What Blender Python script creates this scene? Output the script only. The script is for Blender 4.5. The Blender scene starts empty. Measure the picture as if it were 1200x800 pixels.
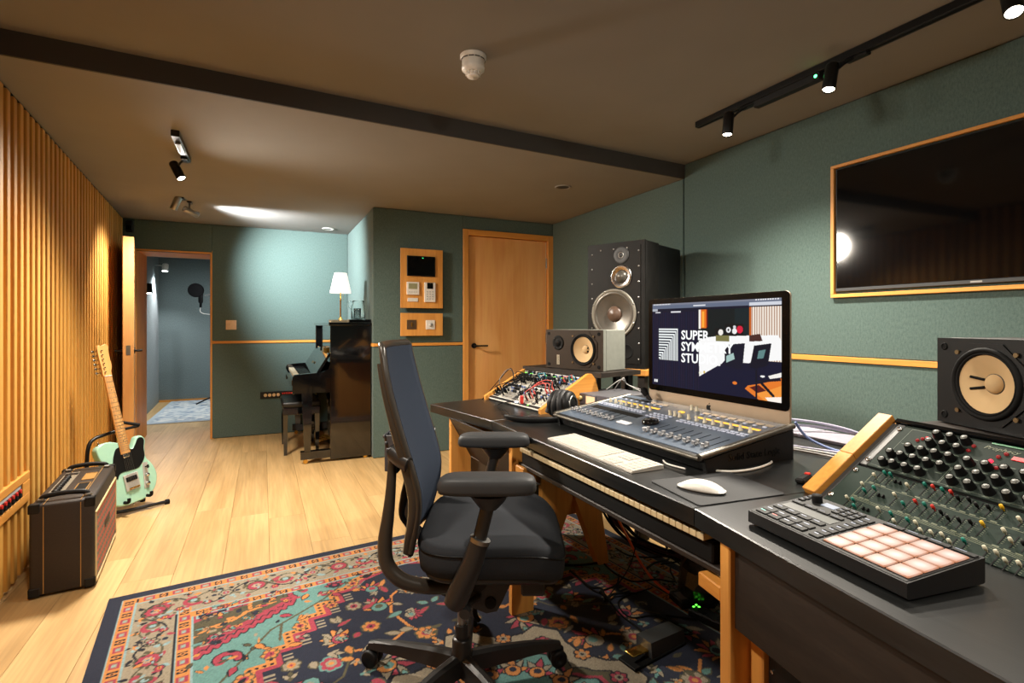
import bpy, bmesh, math, random
import numpy as np
from mathutils import Vector, Matrix
random.seed(7); np.random.seed(7)
scene = bpy.context.scene
COL = scene.collection

# ------------------------------------------------------------------ camera
FOCAL_PX, EYE = 607.0, 1.18
YAW = math.atan(292.0 / 607.0)
cam_data = bpy.data.cameras.new('camera')
cam_data.sensor_fit = 'HORIZONTAL'; cam_data.sensor_width = 36.0
cam_data.lens = FOCAL_PX / 1200.0 * 36.0
cam_data.shift_y = -19.0 / 1200.0
cam_data.clip_start = 0.02
cam = bpy.data.objects.new('camera', cam_data); COL.objects.link(cam)
cam.location = (0, 0, EYE)
cam.rotation_euler = (math.pi / 2, 0, -YAW)
scene.camera = cam

# ------------------------------------------------------------------ world, exposure
world = bpy.data.worlds.new('world'); scene.world = world
world.use_nodes = True
world.node_tree.nodes['Background'].inputs[0].default_value = (0.5, 0.5, 0.55, 1)
world.node_tree.nodes['Background'].inputs[1].default_value = 0.0
scene.view_settings.view_transform = 'Standard'
scene.view_settings.look = 'None'
scene.view_settings.gamma = 1.0
scene.view_settings.use_curve_mapping = False
scene.view_settings.exposure = 0.06
scene.cycles.use_denoising = True
scene.cycles.max_bounces = 10
scene.cycles.diffuse_bounces = 6
scene.cycles.glossy_bounces = 4
scene.cycles.sample_clamp_indirect = 6.0
scene.cycles.caustics_reflective = False
scene.cycles.caustics_refractive = False

WARM = (1.0, 0.91, 0.78); NEUTRAL = (1.0, 0.90, 0.76); COOL = (0.92, 0.97, 1.0)

# the room's spotlights and the added fill spots: (location of the lamp face, target, watts, colour, cone degrees, blend, label)
SPOTS_TRACK = [
    ((2.13, 1.90, 2.15), (1.85, 1.80, 0.5), 215, WARM, 150, 1.0),
    ((2.12, 1.37, 2.16), (1.65, 1.3, 0.6), 85, WARM, 150, 1.0),
    ((2.12, 0.78, 2.16), (1.30, 0.30, 0.6), 40, WARM, 140, 1.0),
    ((2.12, -0.30, 2.16), (1.2, -0.6, 0.6), 60, WARM, 140, 1.0),  # added fill lamp, unseen behind the camera
]
SPOTS_CEILING = [
    ((-0.45, 3.74, 2.08), (0.45, 3.05, 0.2), 385, WARM, 172, 1.0),
    ((-0.50, 5.14, 2.12), (0.80, 6.00, 1.66), 560, COOL, 94, 1.0),
    ((-0.30, 1.20, 2.20), (0.90, 1.80, 0.0), 120, WARM, 150, 1.0),  # added out of view to brighten chair, rug and space under the desk
    ((0.55, -0.60, 2.20), (0.9, 0.6, 0.6), 60, WARM, 150, 1.0),  # second added fill, unseen, lighting from the camera side
    ((-0.66, 5.02, 2.13), (-1.15, 5.25, 1.0), 130, WARM, 100, 0.9),
]

# ------------------------------------------------------------------ helpers
def lin(c):
    return tuple((v / 12.92 if v <= 0.04045 else ((v + 0.055) / 1.055) ** 2.4) for v in c)
def rgb(r, g, b):
    return lin((r / 255.0, g / 255.0, b / 255.0))

def new_mat(name):
    m = bpy.data.materials.new(name); m.use_nodes = True
    return m, m.node_tree, m.node_tree.nodes['Principled BSDF']

def plain(name, c, rough=0.5, metal=0.0, spec=0.5, vary=0.06, scale=40.0, bump=0.0, coat=0.0, bscale=None):
    m, nt, b = new_mat(name)
    b.inputs['Roughness'].default_value = rough
    b.inputs['Metallic'].default_value = metal
    b.inputs['Specular IOR Level'].default_value = spec
    b.inputs['Coat Weight'].default_value = coat
    tc = nt.nodes.new('ShaderNodeTexCoord')
    n = nt.nodes.new('ShaderNodeTexNoise'); n.inputs['Scale'].default_value = scale; n.inputs['Detail'].default_value = 3
    nt.links.new(tc.outputs['Object'], n.inputs['Vector'])
    r = nt.nodes.new('ShaderNodeValToRGB')
    r.color_ramp.elements[0].position = 0.3; r.color_ramp.elements[1].position = 0.7
    r.color_ramp.elements[0].color = (*[v * (1 - vary) for v in c], 1)
    r.color_ramp.elements[1].color = (*[min(1, v * (1 + vary)) for v in c], 1)
    nt.links.new(n.outputs['Fac'], r.inputs['Fac']); nt.links.new(r.outputs['Color'], b.inputs['Base Color'])
    if bump:
        n2 = nt.nodes.new('ShaderNodeTexNoise'); n2.inputs['Scale'].default_value = bscale or scale * 4; n2.inputs['Detail'].default_value = 4
        nt.links.new(tc.outputs['Object'], n2.inputs['Vector'])
        bp = nt.nodes.new('ShaderNodeBump'); bp.inputs['Strength'].default_value = bump; bp.inputs['Distance'].default_value = 0.002
        nt.links.new(n2.outputs['Fac'], bp.inputs['Height']); nt.links.new(bp.outputs['Normal'], b.inputs['Normal'])
    return m

def emit(name, c, strength, base=(0.02, 0.02, 0.02)):
    m, nt, b = new_mat(name)
    b.inputs['Base Color'].default_value = (*base, 1)
    b.inputs['Emission Color'].default_value = (*c, 1)
    b.inputs['Emission Strength'].default_value = strength
    b.inputs['Roughness'].default_value = 0.4
    return m

def wood(name, c1, c2, axis='Z', scale=1.0, rough=0.45, vary=0.25, streak=14.0, spec=0.4, fine=0.25):
    m, nt, b = new_mat(name)
    b.inputs['Roughness'].default_value = rough
    b.inputs['Specular IOR Level'].default_value = spec
    tc = nt.nodes.new('ShaderNodeTexCoord'); oi = nt.nodes.new('ShaderNodeObjectInfo')
    off = nt.nodes.new('ShaderNodeVectorMath'); off.operation = 'SCALE'
    comb = nt.nodes.new('ShaderNodeCombineXYZ')
    for i in range(3): nt.links.new(oi.outputs['Random'], comb.inputs[i])
    nt.links.new(comb.outputs[0], off.inputs[0]); off.inputs['Scale'].default_value = 23.0
    add = nt.nodes.new('ShaderNodeVectorMath'); add.operation = 'ADD'
    nt.links.new(tc.outputs['Object'], add.inputs[0]); nt.links.new(off.outputs[0], add.inputs[1])
    mp = nt.nodes.new('ShaderNodeMapping')
    s = [streak * scale] * 3; s['XYZ'.index(axis)] = 0.9 * scale
    mp.inputs['Scale'].default_value = s
    nt.links.new(add.outputs[0], mp.inputs['Vector'])
    n = nt.nodes.new('ShaderNodeTexNoise'); n.inputs['Scale'].default_value = 1.0; n.inputs['Detail'].default_value = 5; n.inputs['Distortion'].default_value = 0.6
    nt.links.new(mp.outputs[0], n.inputs['Vector'])
    r = nt.nodes.new('ShaderNodeValToRGB')
    r.color_ramp.elements[0].position = 0.32; r.color_ramp.elements[1].position = 0.68
    r.color_ramp.elements[0].color = (*c1, 1); r.color_ramp.elements[1].color = (*c2, 1)
    nt.links.new(n.outputs['Fac'], r.inputs['Fac'])
    mp2 = nt.nodes.new('ShaderNodeMapping')
    s2 = [streak * scale * 9] * 3; s2['XYZ'.index(axis)] = 3.0 * scale
    mp2.inputs['Scale'].default_value = s2; nt.links.new(add.outputs[0], mp2.inputs['Vector'])
    n2 = nt.nodes.new('ShaderNodeTexNoise'); n2.inputs['Scale'].default_value = 1.0; n2.inputs['Detail'].default_value = 3
    nt.links.new(mp2.outputs[0], n2.inputs['Vector'])
    mix = nt.nodes.new('ShaderNodeMixRGB'); mix.blend_type = 'OVERLAY'; mix.inputs['Fac'].default_value = fine
    nt.links.new(r.outputs['Color'], mix.inputs['Color1']); nt.links.new(n2.outputs['Fac'], mix.inputs['Color2'])
    hs = nt.nodes.new('ShaderNodeHueSaturation')
    ma = nt.nodes.new('ShaderNodeMapRange'); ma.inputs['To Min'].default_value = 1 - vary; ma.inputs['To Max'].default_value = 1 + vary
    nt.links.new(oi.outputs['Random'], ma.inputs['Value']); nt.links.new(ma.outputs[0], hs.inputs['Value'])
    nt.links.new(mix.outputs['Color'], hs.inputs['Color']); nt.links.new(hs.outputs['Color'], b.inputs['Base Color'])
    bp = nt.nodes.new('ShaderNodeBump'); bp.inputs['Strength'].default_value = 0.12; bp.inputs['Distance'].default_value = 0.001
    nt.links.new(n2.outputs['Fac'], bp.inputs['Height']); nt.links.new(bp.outputs['Normal'], b.inputs['Normal'])
    return m

def fabric_wall(name, c1, c2):
    m, nt, b = new_mat(name)
    b.inputs['Roughness'].default_value = 0.95; b.inputs['Specular IOR Level'].default_value = 0.1
    b.inputs['Sheen Weight'].default_value = 0.15
    tc = nt.nodes.new('ShaderNodeTexCoord')
    mp = nt.nodes.new('ShaderNodeMapping'); mp.inputs['Scale'].default_value = (1, 1, 0.45)
    nt.links.new(tc.outputs['Object'], mp.inputs['Vector'])
    n = nt.nodes.new('ShaderNodeTexNoise'); n.inputs['Scale'].default_value = 130; n.inputs['Detail'].default_value = 5; n.inputs['Roughness'].default_value = 0.75
    nt.links.new(mp.outputs[0], n.inputs['Vector'])
    r = nt.nodes.new('ShaderNodeValToRGB'); r.color_ramp.elements[0].position = 0.34; r.color_ramp.elements[1].position = 0.66
    r.color_ramp.elements[0].color = (*c1, 1); r.color_ramp.elements[1].color = (*c2, 1)
    nt.links.new(n.outputs['Fac'], r.inputs['Fac']); nt.links.new(r.outputs['Color'], b.inputs['Base Color'])
    n2 = nt.nodes.new('ShaderNodeTexNoise'); n2.inputs['Scale'].default_value = 420; n2.inputs['Detail'].default_value = 2
    nt.links.new(tc.outputs['Object'], n2.inputs['Vector'])
    bp = nt.nodes.new('ShaderNodeBump'); bp.inputs['Strength'].default_value = 0.35; bp.inputs['Distance'].default_value = 0.002
    nt.links.new(n2.outputs['Fac'], bp.inputs['Height']); nt.links.new(bp.outputs['Normal'], b.inputs['Normal'])
    return m

def attr_mat(name, rough=0.9, emission=0.0, bump=0.0):
    m, nt, b = new_mat(name)
    b.inputs['Roughness'].default_value = rough
    a = nt.nodes.new('ShaderNodeAttribute'); a.attribute_name = 'Col'
    if emission:
        b.inputs['Base Color'].default_value = (0.01, 0.01, 0.01, 1)
        nt.links.new(a.outputs['Color'], b.inputs['Emission Color']); b.inputs['Emission Strength'].default_value = emission
        b.inputs['Roughness'].default_value = 0.15
    else:
        nt.links.new(a.outputs['Color'], b.inputs['Base Color']); b.inputs['Specular IOR Level'].default_value = 0.1
        b.inputs['Sheen Weight'].default_value = 0.1
    if bump:
        tc = nt.nodes.new('ShaderNodeTexCoord')
        n2 = nt.nodes.new('ShaderNodeTexNoise'); n2.inputs['Scale'].default_value = 330; n2.inputs['Detail'].default_value = 3
        nt.links.new(tc.outputs['Object'], n2.inputs['Vector'])
        bp = nt.nodes.new('ShaderNodeBump'); bp.inputs['Strength'].default_value = bump; bp.inputs['Distance'].default_value = 0.004
        nt.links.new(n2.outputs['Fac'], bp.inputs['Height']); nt.links.new(bp.outputs['Normal'], b.inputs['Normal'])
    return m

def glass(name, c=(1, 1, 1), rough=0.0):
    m, nt, b = new_mat(name)
    b.inputs['Base Color'].default_value = (*c, 1); b.inputs['Transmission Weight'].default_value = 1.0
    b.inputs['Roughness'].default_value = rough; b.inputs['IOR'].default_value = 1.14
    return m

M = {}
M['fabric_wall'] = fabric_wall('teal_wall_fabric', rgb(75, 92, 88), rgb(93, 111, 106))
M['booth_fabric'] = fabric_wall('booth_wall_fabric', rgb(96, 107, 107), rgb(126, 138, 137))
M['ceiling'] = plain('taupe_ceiling_paint', rgb(141, 138, 133), 0.9, spec=0.2, vary=0.03, scale=3, bump=0.05)
M['step_paint'] = plain('dark_grey_paint', rgb(74, 72, 70), 0.8, spec=0.2, vary=0.04, scale=4)
M['slat_wood'] = wood('pine_slats', rgb(202, 140, 58), rgb(224, 170, 86), 'Z', 1.0, 0.5, 0.12)
M['slat_back'] = wood('slat_backing', rgb(74, 44, 16), rgb(92, 58, 24), 'Z', 1.0, 0.7, 0.05)
M['floor_oak'] = wood('oak_planks', rgb(177, 143, 94), rgb(201, 167, 116), 'Y', 1.0, 0.42, 0.085, 9.0, 0.4, 0.28)
M['joint'] = plain('dark_floor_joint', rgb(150, 118, 80), 0.9)
M['oak_trim'] = wood('oak_trim_y', rgb(206, 138, 58), rgb(224, 158, 78), 'Y', 1.0, 0.45, 0.04)
M['oak_x'] = wood('oak_trim_x', rgb(206, 138, 58), rgb(224, 158, 78), 'X', 1.0, 0.45, 0.04)
M['oak_z'] = wood('oak_z', rgb(200, 136, 62), rgb(220, 158, 82), 'Z', 1.0, 0.45, 0.05, 8)
M['door_oak'] = wood('door_oak', rgb(218, 156, 88), rgb(234, 180, 116), 'Z', 0.8, 0.45, 0.03, 5)
M['black'] = plain('black_plastic', rgb(16, 16, 17), 0.5, spec=0.28)
M['black_metal'] = plain('black_metal', rgb(18, 18, 19), 0.35, 0.3)
M['black_gloss'] = plain('black_gloss', rgb(6, 6, 7), 0.06, spec=0.6, vary=0.02)
M['piano_black'] = plain('piano_lacquer', rgb(8, 8, 9), 0.08, spec=0.6, vary=0.02, coat=0.6)
M['dark_grey'] = plain('dark_grey_plastic', rgb(52, 53, 54), 0.5)
M['mid_grey'] = plain('mid_grey', rgb(110, 110, 110), 0.5)
M['light_grey'] = plain('light_grey', rgb(180, 180, 178), 0.5)
M['white'] = plain('white_plastic', rgb(226, 222, 214), 0.4)
M['chrome'] = plain('chrome', rgb(200, 200, 200), 0.18, 1.0, vary=0.02)
M['steel'] = plain('brushed_steel', rgb(160, 160, 158), 0.35, 1.0, vary=0.05)
M['alu'] = plain('champagne_aluminium', rgb(190, 172, 150), 0.4, 0.6, vary=0.02)
M['brass'] = plain('brass', rgb(214, 168, 80), 0.25, 1.0, vary=0.05)
M['rubber'] = plain('rubber', rgb(13, 13, 13), 0.7, spec=0.2)
M['satin'] = plain('satin_nickel', rgb(196, 194, 188), 0.4, 0.45, vary=0.03)

# ---- mesh builder
class MB:
    def __init__(s):
        s.v = []; s.f = []; s.mi = []; s.sm = []; s.M = Matrix.Identity(4); s.cur = 0
    def add(s, vs, fs, smooth=False):
        o = len(s.v)
        s.v += [tuple(s.M @ Vector(p)) for p in vs]
        for f in fs:
            s.f.append(tuple(i + o for i in f)); s.mi.append(s.cur); s.sm.append(smooth)
        return s
    def box(s, x0, x1, y0, y1, z0, z1):
        vs = [(x0, y0, z0), (x1, y0, z0), (x1, y1, z0), (x0, y1, z0), (x0, y0, z1), (x1, y0, z1), (x1, y1, z1), (x0, y1, z1)]
        return s.add(vs, [(3, 2, 1, 0), (4, 5, 6, 7), (0, 1, 5, 4), (1, 2, 6, 5), (2, 3, 7, 6), (3, 0, 4, 7)])
    def rbox(s, x0, x1, y0, y1, z0, z1, r=0.003, seg=1):
        bm = bmesh.new()
        vs = [bm.verts.new(p) for p in [(x0, y0, z0), (x1, y0, z0), (x1, y1, z0), (x0, y1, z0), (x0, y0, z1), (x1, y0, z1), (x1, y1, z1), (x0, y1, z1)]]
        for f in [(3, 2, 1, 0), (4, 5, 6, 7), (0, 1, 5, 4), (1, 2, 6, 5), (2, 3, 7, 6), (3, 0, 4, 7)]: bm.faces.new([vs[i] for i in f])
        bmesh.ops.bevel(bm, geom=bm.edges[:], offset=r, segments=seg, affect='EDGES', profile=0.5)
        s.bm(bm, seg > 1); bm.free(); return s
    def bm(s, bm, smooth=False):
        bm.verts.index_update()
        return s.add([v.co[:] for v in bm.verts], [tuple(v.index for v in f.verts) for f in bm.faces], smooth)
    def cyl(s, p0, p1, r0, r1=None, n=12, caps=True, smooth=True):
        r1 = r0 if r1 is None else r1
        p0 = Vector(p0); p1 = Vector(p1); d = (p1 - p0).normalized()
        a = Vector((0, 0, 1)) if abs(d.z) < 0.9 else Vector((1, 0, 0))
        u = d.cross(a).normalized(); w = d.cross(u)
        vs = []; fs = []
        for k in range(n):
            t = 2 * math.pi * k / n; q = u * math.cos(t) + w * math.sin(t)
            vs += [p0 + q * r0, p1 + q * r1]
        for k in range(n):
            j = (k + 1) % n; fs.append((2 * k, 2 * k + 1, 2 * j + 1, 2 * j))
        s.add(vs, fs, smooth)
        if caps:
            s.add([vs[2 * k] for k in range(n)], [tuple(range(n))])
            s.add([vs[2 * k + 1] for k in range(n)], [tuple(range(n))[::-1]])
        return s
    def tube(s, pts, r, n=8, caps=True, smooth_path=0, rs=None, flat=None):
        pts = [Vector(p) for p in pts]
        if smooth_path: pts = spline(pts, smooth_path)
        N = len(pts)
        if rs is None: rr = [r] * N
        else:
            rr = [float(np.interp(i / (N - 1), np.linspace(0, 1, len(rs)), rs)) for i in range(N)]
        vs = []; fs = []
        t0 = (pts[1] - pts[0]).normalized()
        a = Vector((0, 0, 1)) if abs(t0.z) < 0.9 else Vector((0, 1, 0))
        u = t0.cross(a).normalized()
        for i in range(N):
            t = (pts[min(i + 1, N - 1)] - pts[max(i - 1, 0)]).normalized()
            u = (u - t * u.dot(t)).normalized(); w = t.cross(u)
            for k in range(n):
                g = 2 * math.pi * k / n
                cu, cw = (math.cos(g), math.sin(g))
                if flat: cw *= flat
                vs.append(pts[i] + (u * cu + w * cw) * rr[i])
        for i in range(N - 1):
            for k in range(n):
                j = (k + 1) % n
                fs.append((i * n + k, i * n + j, (i + 1) * n + j, (i + 1) * n + k))
        s.add(vs, fs, True)
        if caps:
            s.add(vs[:n], [tuple(range(n))[::-1]]); s.add(vs[-n:], [tuple(range(n))])
        return s
    def lathe(s, prof, n=24, smooth=True, caps=True):
        vs = []; fs = []; m = len(prof)
        for k in range(n):
            t = 2 * math.pi * k / n
            for r, z in prof: vs.append((r * math.cos(t), r * math.sin(t), z))
        for k in range(n):
            j = (k + 1) % n
            for i in range(m - 1):
                fs.append((k * m + i, j * m + i, j * m + i + 1, k * m + i + 1))
        s.add(vs, fs, smooth)
        if caps:
            if prof[0][0] > 1e-5: s.add([vs[k * m] for k in range(n)], [tuple(range(n))[::-1]])
            if prof[-1][0] > 1e-5: s.add([vs[k * m + m - 1] for k in range(n)], [tuple(range(n))])
        return s
    def prism(s, poly, z0, z1):
        n = len(poly)
        area = sum(poly[i][0] * poly[(i + 1) % n][1] - poly[(i + 1) % n][0] * poly[i][1] for i in range(n))
        if area < 0: poly = poly[::-1]
        vs = [(x, y, z0) for x, y in poly] + [(x, y, z1) for x, y in poly]
        fs = [tuple(range(n))[::-1], tuple(range(n, 2 * n))] + [(i, (i + 1) % n, n + (i + 1) % n, n + i) for i in range(n)]
        return s.add(vs, fs)
    def loft(s, rings, caps=True, smooth=True, closed=True):
        n = len(rings[0]); vs = [p for r in rings for p in r]; fs = []
        for i in range(len(rings) - 1):
            for k in range(n if closed else n - 1):
                j = (k + 1) % n; fs.append((i * n + k, i * n + j, (i + 1) * n + j, (i + 1) * n + k))
        s.add(vs, fs, smooth)
        if caps: s.add(rings[0], [tuple(range(n))[::-1]], False); s.add(rings[-1], [tuple(range(n))], False)
        return s
    def at(s, loc=(0, 0, 0), rz=0.0, rx=0.0, ry=0.0):
        s.M = Matrix.Translation(loc) @ Matrix.Rotation(rz, 4, 'Z') @ Matrix.Rotation(rx, 4, 'X') @ Matrix.Rotation(ry, 4, 'Y'); return s
    def idm(s): s.M = Matrix.Identity(4); return s
    def mesh(s, name, mats):
        me = bpy.data.meshes.new(name)
        me.from_pydata(s.v, [], s.f); 
        mats = mats if isinstance(mats, (list, tuple)) else [mats]
        for m in mats: me.materials.append(m)
        me.polygons.foreach_set('material_index', s.mi); me.polygons.foreach_set('use_smooth', s.sm)
        bm = bmesh.new(); bm.from_mesh(me)
        bmesh.ops.recalc_face_normals(bm, faces=bm.faces[:]); bm.to_mesh(me); bm.free()
        me.update(); return me
    def build(s, name, mats, parent=None, loc=None, rot=None):
        return link(name, s.mesh(name, mats), parent, loc, rot)

def link(name, data, parent=None, loc=None, rot=None):
    o = bpy.data.objects.new(name, data); COL.objects.link(o)
    if parent is not None: o.parent = parent
    if loc is not None: o.location = loc
    if rot is not None: o.rotation_euler = rot
    return o
def tag(o, label=None, cat=None, group=None, kind=None):
    if label: o['label'] = label
    if cat: o['category'] = cat
    if group: o['group'] = group
    if kind: o['kind'] = kind
    return o
def thing(name, label, cat, loc=(0, 0, 0), rz=0.0, group=None):
    o = bpy.data.objects.new(name, None); o.empty_display_size = 0.05; COL.objects.link(o)
    o.location = loc; o.rotation_euler = (0, 0, rz)
    return tag(o, label, cat, group)
def struct(o):
    o['kind'] = 'structure'; return o
def copy_part(o, parent, loc=None, rot=None):
    c = o.copy(); COL.objects.link(c); c.parent = parent
    if loc is not None: c.location = loc
    if rot is not None: c.rotation_euler = rot
    return c
def spline(pts, k=6):
    out = []; n = len(pts)
    for i in range(n - 1):
        p0, p1, p2, p3 = pts[max(i - 1, 0)], pts[i], pts[i + 1], pts[min(i + 2, n - 1)]
        for j in range(k):
            t = j / k
            out.append(0.5 * ((2 * p1) + (p2 - p0) * t + (2 * p0 - 5 * p1 + 4 * p2 - p3) * t * t + (3 * p1 - p0 - 3 * p2 + p3) * t ** 3))
    out.append(pts[-1]); return out
def spline2(pts, k=6):
    pts = [Vector((x, y, 0)) for x, y in pts]; n = len(pts); out = []
    for i in range(n):
        p0, p1, p2, p3 = pts[i - 1], pts[i], pts[(i + 1) % n], pts[(i + 2) % n]
        for j in range(k):
            t = j / k
            q = 0.5 * ((2 * p1) + (p2 - p0) * t + (2 * p0 - 5 * p1 + 4 * p2 - p3) * t * t + (3 * p1 - p0 - 3 * p2 + p3) * t ** 3)
            out.append((q.x, q.y))
    return out
def rrect(w, h, r, n=5, cx=0, cy=0):
    out = []
    for sx, sy, a0 in ((1, 1, 0), (-1, 1, 90), (-1, -1, 180), (1, -1, 270)):
        for k in range(n + 1):
            a = math.radians(a0 + 90 * k / n)
            out.append((cx + sx * (w / 2 - r) + r * math.cos(a), cy + sy * (h / 2 - r) + r * math.sin(a)))
    return out
def lettering(txt, size, mat, parent, loc, rot=(0, 0, 0), extrude=0.0004, bold=0.0, align='LEFT', name='lettering', sx=1.0, shear=0.0):
    cu = bpy.data.curves.new(name, 'FONT'); cu.body = txt; cu.size = size; cu.extrude = extrude; cu.offset = bold
    cu.align_x = align; cu.align_y = 'BOTTOM_BASELINE'; cu.resolution_u = 2; cu.shear = shear
    cu.materials.append(mat)
    o = link(name, cu, None); me = bpy.data.meshes.new_from_object(o); bpy.data.objects.remove(o)
    me.materials.clear(); me.materials.append(mat); me.name = name
    o = link(name, me, parent, loc, rot); o.scale = (sx, 1, 1); return o

# ---- a small painter for flat print (rug pattern, computer screen): colours go to a point attribute of a fine grid
class Canvas:
    def __init__(s, w, h, px, bg):
        s.w, s.h, s.px = w, h, px
        s.nx = int(round(w / px)) + 1; s.ny = int(round(h / px)) + 1
        s.a = np.empty((s.ny, s.nx, 3), np.float32); s.a[:] = lin(tuple(c / 255.0 for c in bg))
    def _c(s, c): return np.array(lin(tuple(v / 255.0 for v in c)), np.float32)
    def _win(s, x0, x1, y0, y1):
        i0 = max(0, int(x0 / s.px)); i1 = min(s.nx, int(x1 / s.px) + 2); j0 = max(0, int(y0 / s.px)); j1 = min(s.ny, int(y1 / s.px) + 2)
        if i1 <= i0 or j1 <= j0: return None
        X, Y = np.meshgrid(np.arange(i0, i1) * s.px, np.arange(j0, j1) * s.px)
        return i0, i1, j0, j1, X, Y
    def rect(s, x0, x1, y0, y1, c):
        w = s._win(x0, x1, y0, y1)
        if w is None: return
        i0, i1, j0, j1, X, Y = w
        m = (X >= x0) & (X <= x1) & (Y >= y0) & (Y <= y1); s.a[j0:j1, i0:i1][m] = s._c(c)
    def poly(s, pts, c):
        xs = [p[0] for p in pts]; ys = [p[1] for p in pts]
        w = s._win(min(xs), max(xs), min(ys), max(ys))
        if w is None: return
        i0, i1, j0, j1, X, Y = w; m = np.zeros(X.shape, bool); n = len(pts)
        for i in range(n):
            x0, y0 = pts[i]; x1, y1 = pts[(i + 1) % n]
            if y0 == y1: continue
            cond = ((y0 > Y) != (y1 > Y)) & (X < (x1 - x0) * (Y - y0) / (y1 - y0) + x0); m ^= cond
        s.a[j0:j1, i0:i1][m] = s._c(c)
    def disc(s, cx, cy, r, c, ry=None):
        ry = ry or r; w = s._win(cx - r, cx + r, cy - ry, cy + ry)
        if w is None: return
        i0, i1, j0, j1, X, Y = w
        m = ((X - cx) / r) ** 2 + ((Y - cy) / ry) ** 2 <= 1; s.a[j0:j1, i0:i1][m] = s._c(c)
    def line(s, pts, r, c):
        col = s._c(c)
        for (x0, y0), (x1, y1) in zip(pts[:-1], pts[1:]):
            w = s._win(min(x0, x1) - r, max(x0, x1) + r, min(y0, y1) - r, max(y0, y1) + r)
            if w is None: continue
            i0, i1, j0, j1, X, Y = w; L = (x1 - x0) ** 2 + (y1 - y0) ** 2 + 1e-12
            t = np.clip(((X - x0) * (x1 - x0) + (Y - y0) * (y1 - y0)) / L, 0, 1)
            m = (X - x0 - t * (x1 - x0)) ** 2 + (Y - y0 - t * (y1 - y0)) ** 2 <= r * r
            s.a[j0:j1, i0:i1][m] = col
    def grid(s, name, mat, parent, flip=True, to=None, loc=None, rot=None):
        nx, ny = s.nx, s.ny
        X, Y = np.meshgrid(np.arange(nx) * s.px, np.arange(ny) * s.px)
        co = np.zeros((ny * nx, 3), np.float32)
        co[:, 0] = X.ravel(); co[:, 1] = (-Y if flip else Y).ravel()
        idx = np.arange(ny * nx).reshape(ny, nx)
        q = np.stack([idx[1:, :-1], idx[1:, 1:], idx[:-1, 1:], idx[:-1, :-1]], -1).reshape(-1, 4)
        me = bpy.data.meshes.new(name); me.vertices.add(ny * nx); me.vertices.foreach_set('co', co.ravel())
        nf = len(q); me.loops.add(nf * 4); me.loops.foreach_set('vertex_index', q.ravel().astype(np.int32))
        me.polygons.add(nf); me.polygons.foreach_set('loop_start', np.arange(0, nf * 4, 4, dtype=np.int32)); 
        me.update(calc_edges=True)
        at = me.color_attributes.new('Col', 'FLOAT_COLOR', 'POINT')
        rgba = np.ones((ny * nx, 4), np.float32); rgba[:, :3] = s.a.reshape(-1, 3); at.data.foreach_set('color', rgba.ravel())
        me.materials.append(mat); me.validate()
        return link(name, me, parent, loc, rot)
# ================================================================== the room
XR, YD, YB, XA = 2.72, 4.66, 6.20, 0.88          # wall with the television, door wall, far wall, side of the piano nook
ZL, ZU = 2.228, 2.326                            # lower and upper ceiling
Y0 = -2.2
def XL(y): return -1.0 - 0.0681 * (y - 2.92)     # face of the slatted wall
def YS(x): return 2.692 + 0.0394 * x             # step in the ceiling

# floor with single planks
floor = struct(MB().box(-2.2, 3.1, Y0, 10.2, -0.12, -0.016).build('floor', M['joint']))
pw, gap = 0.206, 0.0008
x = -0.587 - pw * 6
i = 0
while x < XR:
    y = Y0 - random.uniform(0.2, 1.6)
    while y < 7.6:
        L = random.choice([1.5, 1.8, 2.1, 2.3]) 
        a, b = max(y, Y0), min(y + L, 7.6)
        if b - a > 0.05:
            me = MB().rbox(x + gap / 2 - x, pw - gap, 0, b - a - gap, -0.016, 0.0, 0.0005).mesh('plank', M['floor_oak'])
            link('plank', me, floor, (x, a, random.uniform(-0.0003, 0)))
        y += L
    x += pw; i += 1

# ceiling: two levels and the step between them
sx0, sx1 = -1.6, 2.9
c = MB().prism([(sx0, Y0 - .1), (sx1, Y0 - .1), (sx1, YS(sx1)), (sx0, YS(sx0))], ZU, ZU + 0.1)
struct(c.build('ceiling', M['ceiling']))
c = MB().prism([(sx0, YS(sx0) + 0.012), (sx1, YS(sx1) + 0.012), (sx1, 6.9), (sx0, 6.9)], ZL, ZU + 0.1)
struct(c.build('ceiling', M['ceiling']))
c = MB().prism([(sx0, YS(sx0)), (sx1, YS(sx1)), (sx1, YS(sx1) + 0.012), (sx0, YS(sx0) + 0.012)], ZL - 0.002, ZU)
struct(c.build('trim_1', M['step_paint']))

FW = M['fabric_wall']
def panelled(name, boxes, panels):
    m = MB()
    for b in boxes: m.box(*b)
    w = struct(m.build(name, FW))
    for p in panels: MB().rbox(*p, 0.004).build('fabric_panel', FW, w)
    return w
# wall with the television: stretched fabric panels above and below the wooden rail
ps = []
for ya, yb in ((YD - 0.002, 0.3), (0.296, Y0)):
    ps.append((XR - 0.012, XR + 0.01, yb, ya, 0.004, 0.988)); 
    if ya > YS(XR) > yb:
        ps.append((XR - 0.012, XR + 0.01, YS(XR) + 0.01, ya, 1.018, ZL - 0.004)); ps.append((XR - 0.012, XR + 0.01, yb, YS(XR) - 0.004, 1.018, ZU - 0.004))
    else: ps.append((XR - 0.012, XR + 0.01, yb, ya, 1.018, ZU - 0.004))
panelled('wall_right', [(XR, XR + 0.2, Y0, 6.9, -0.1, ZU + 0.1)], ps)
struct(MB().rbox(XR - 0.02, XR + 0.005, Y0, YD - 0.055, 0.989, 1.017, 0.002).build('trim_2', M['oak_trim']))
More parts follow.
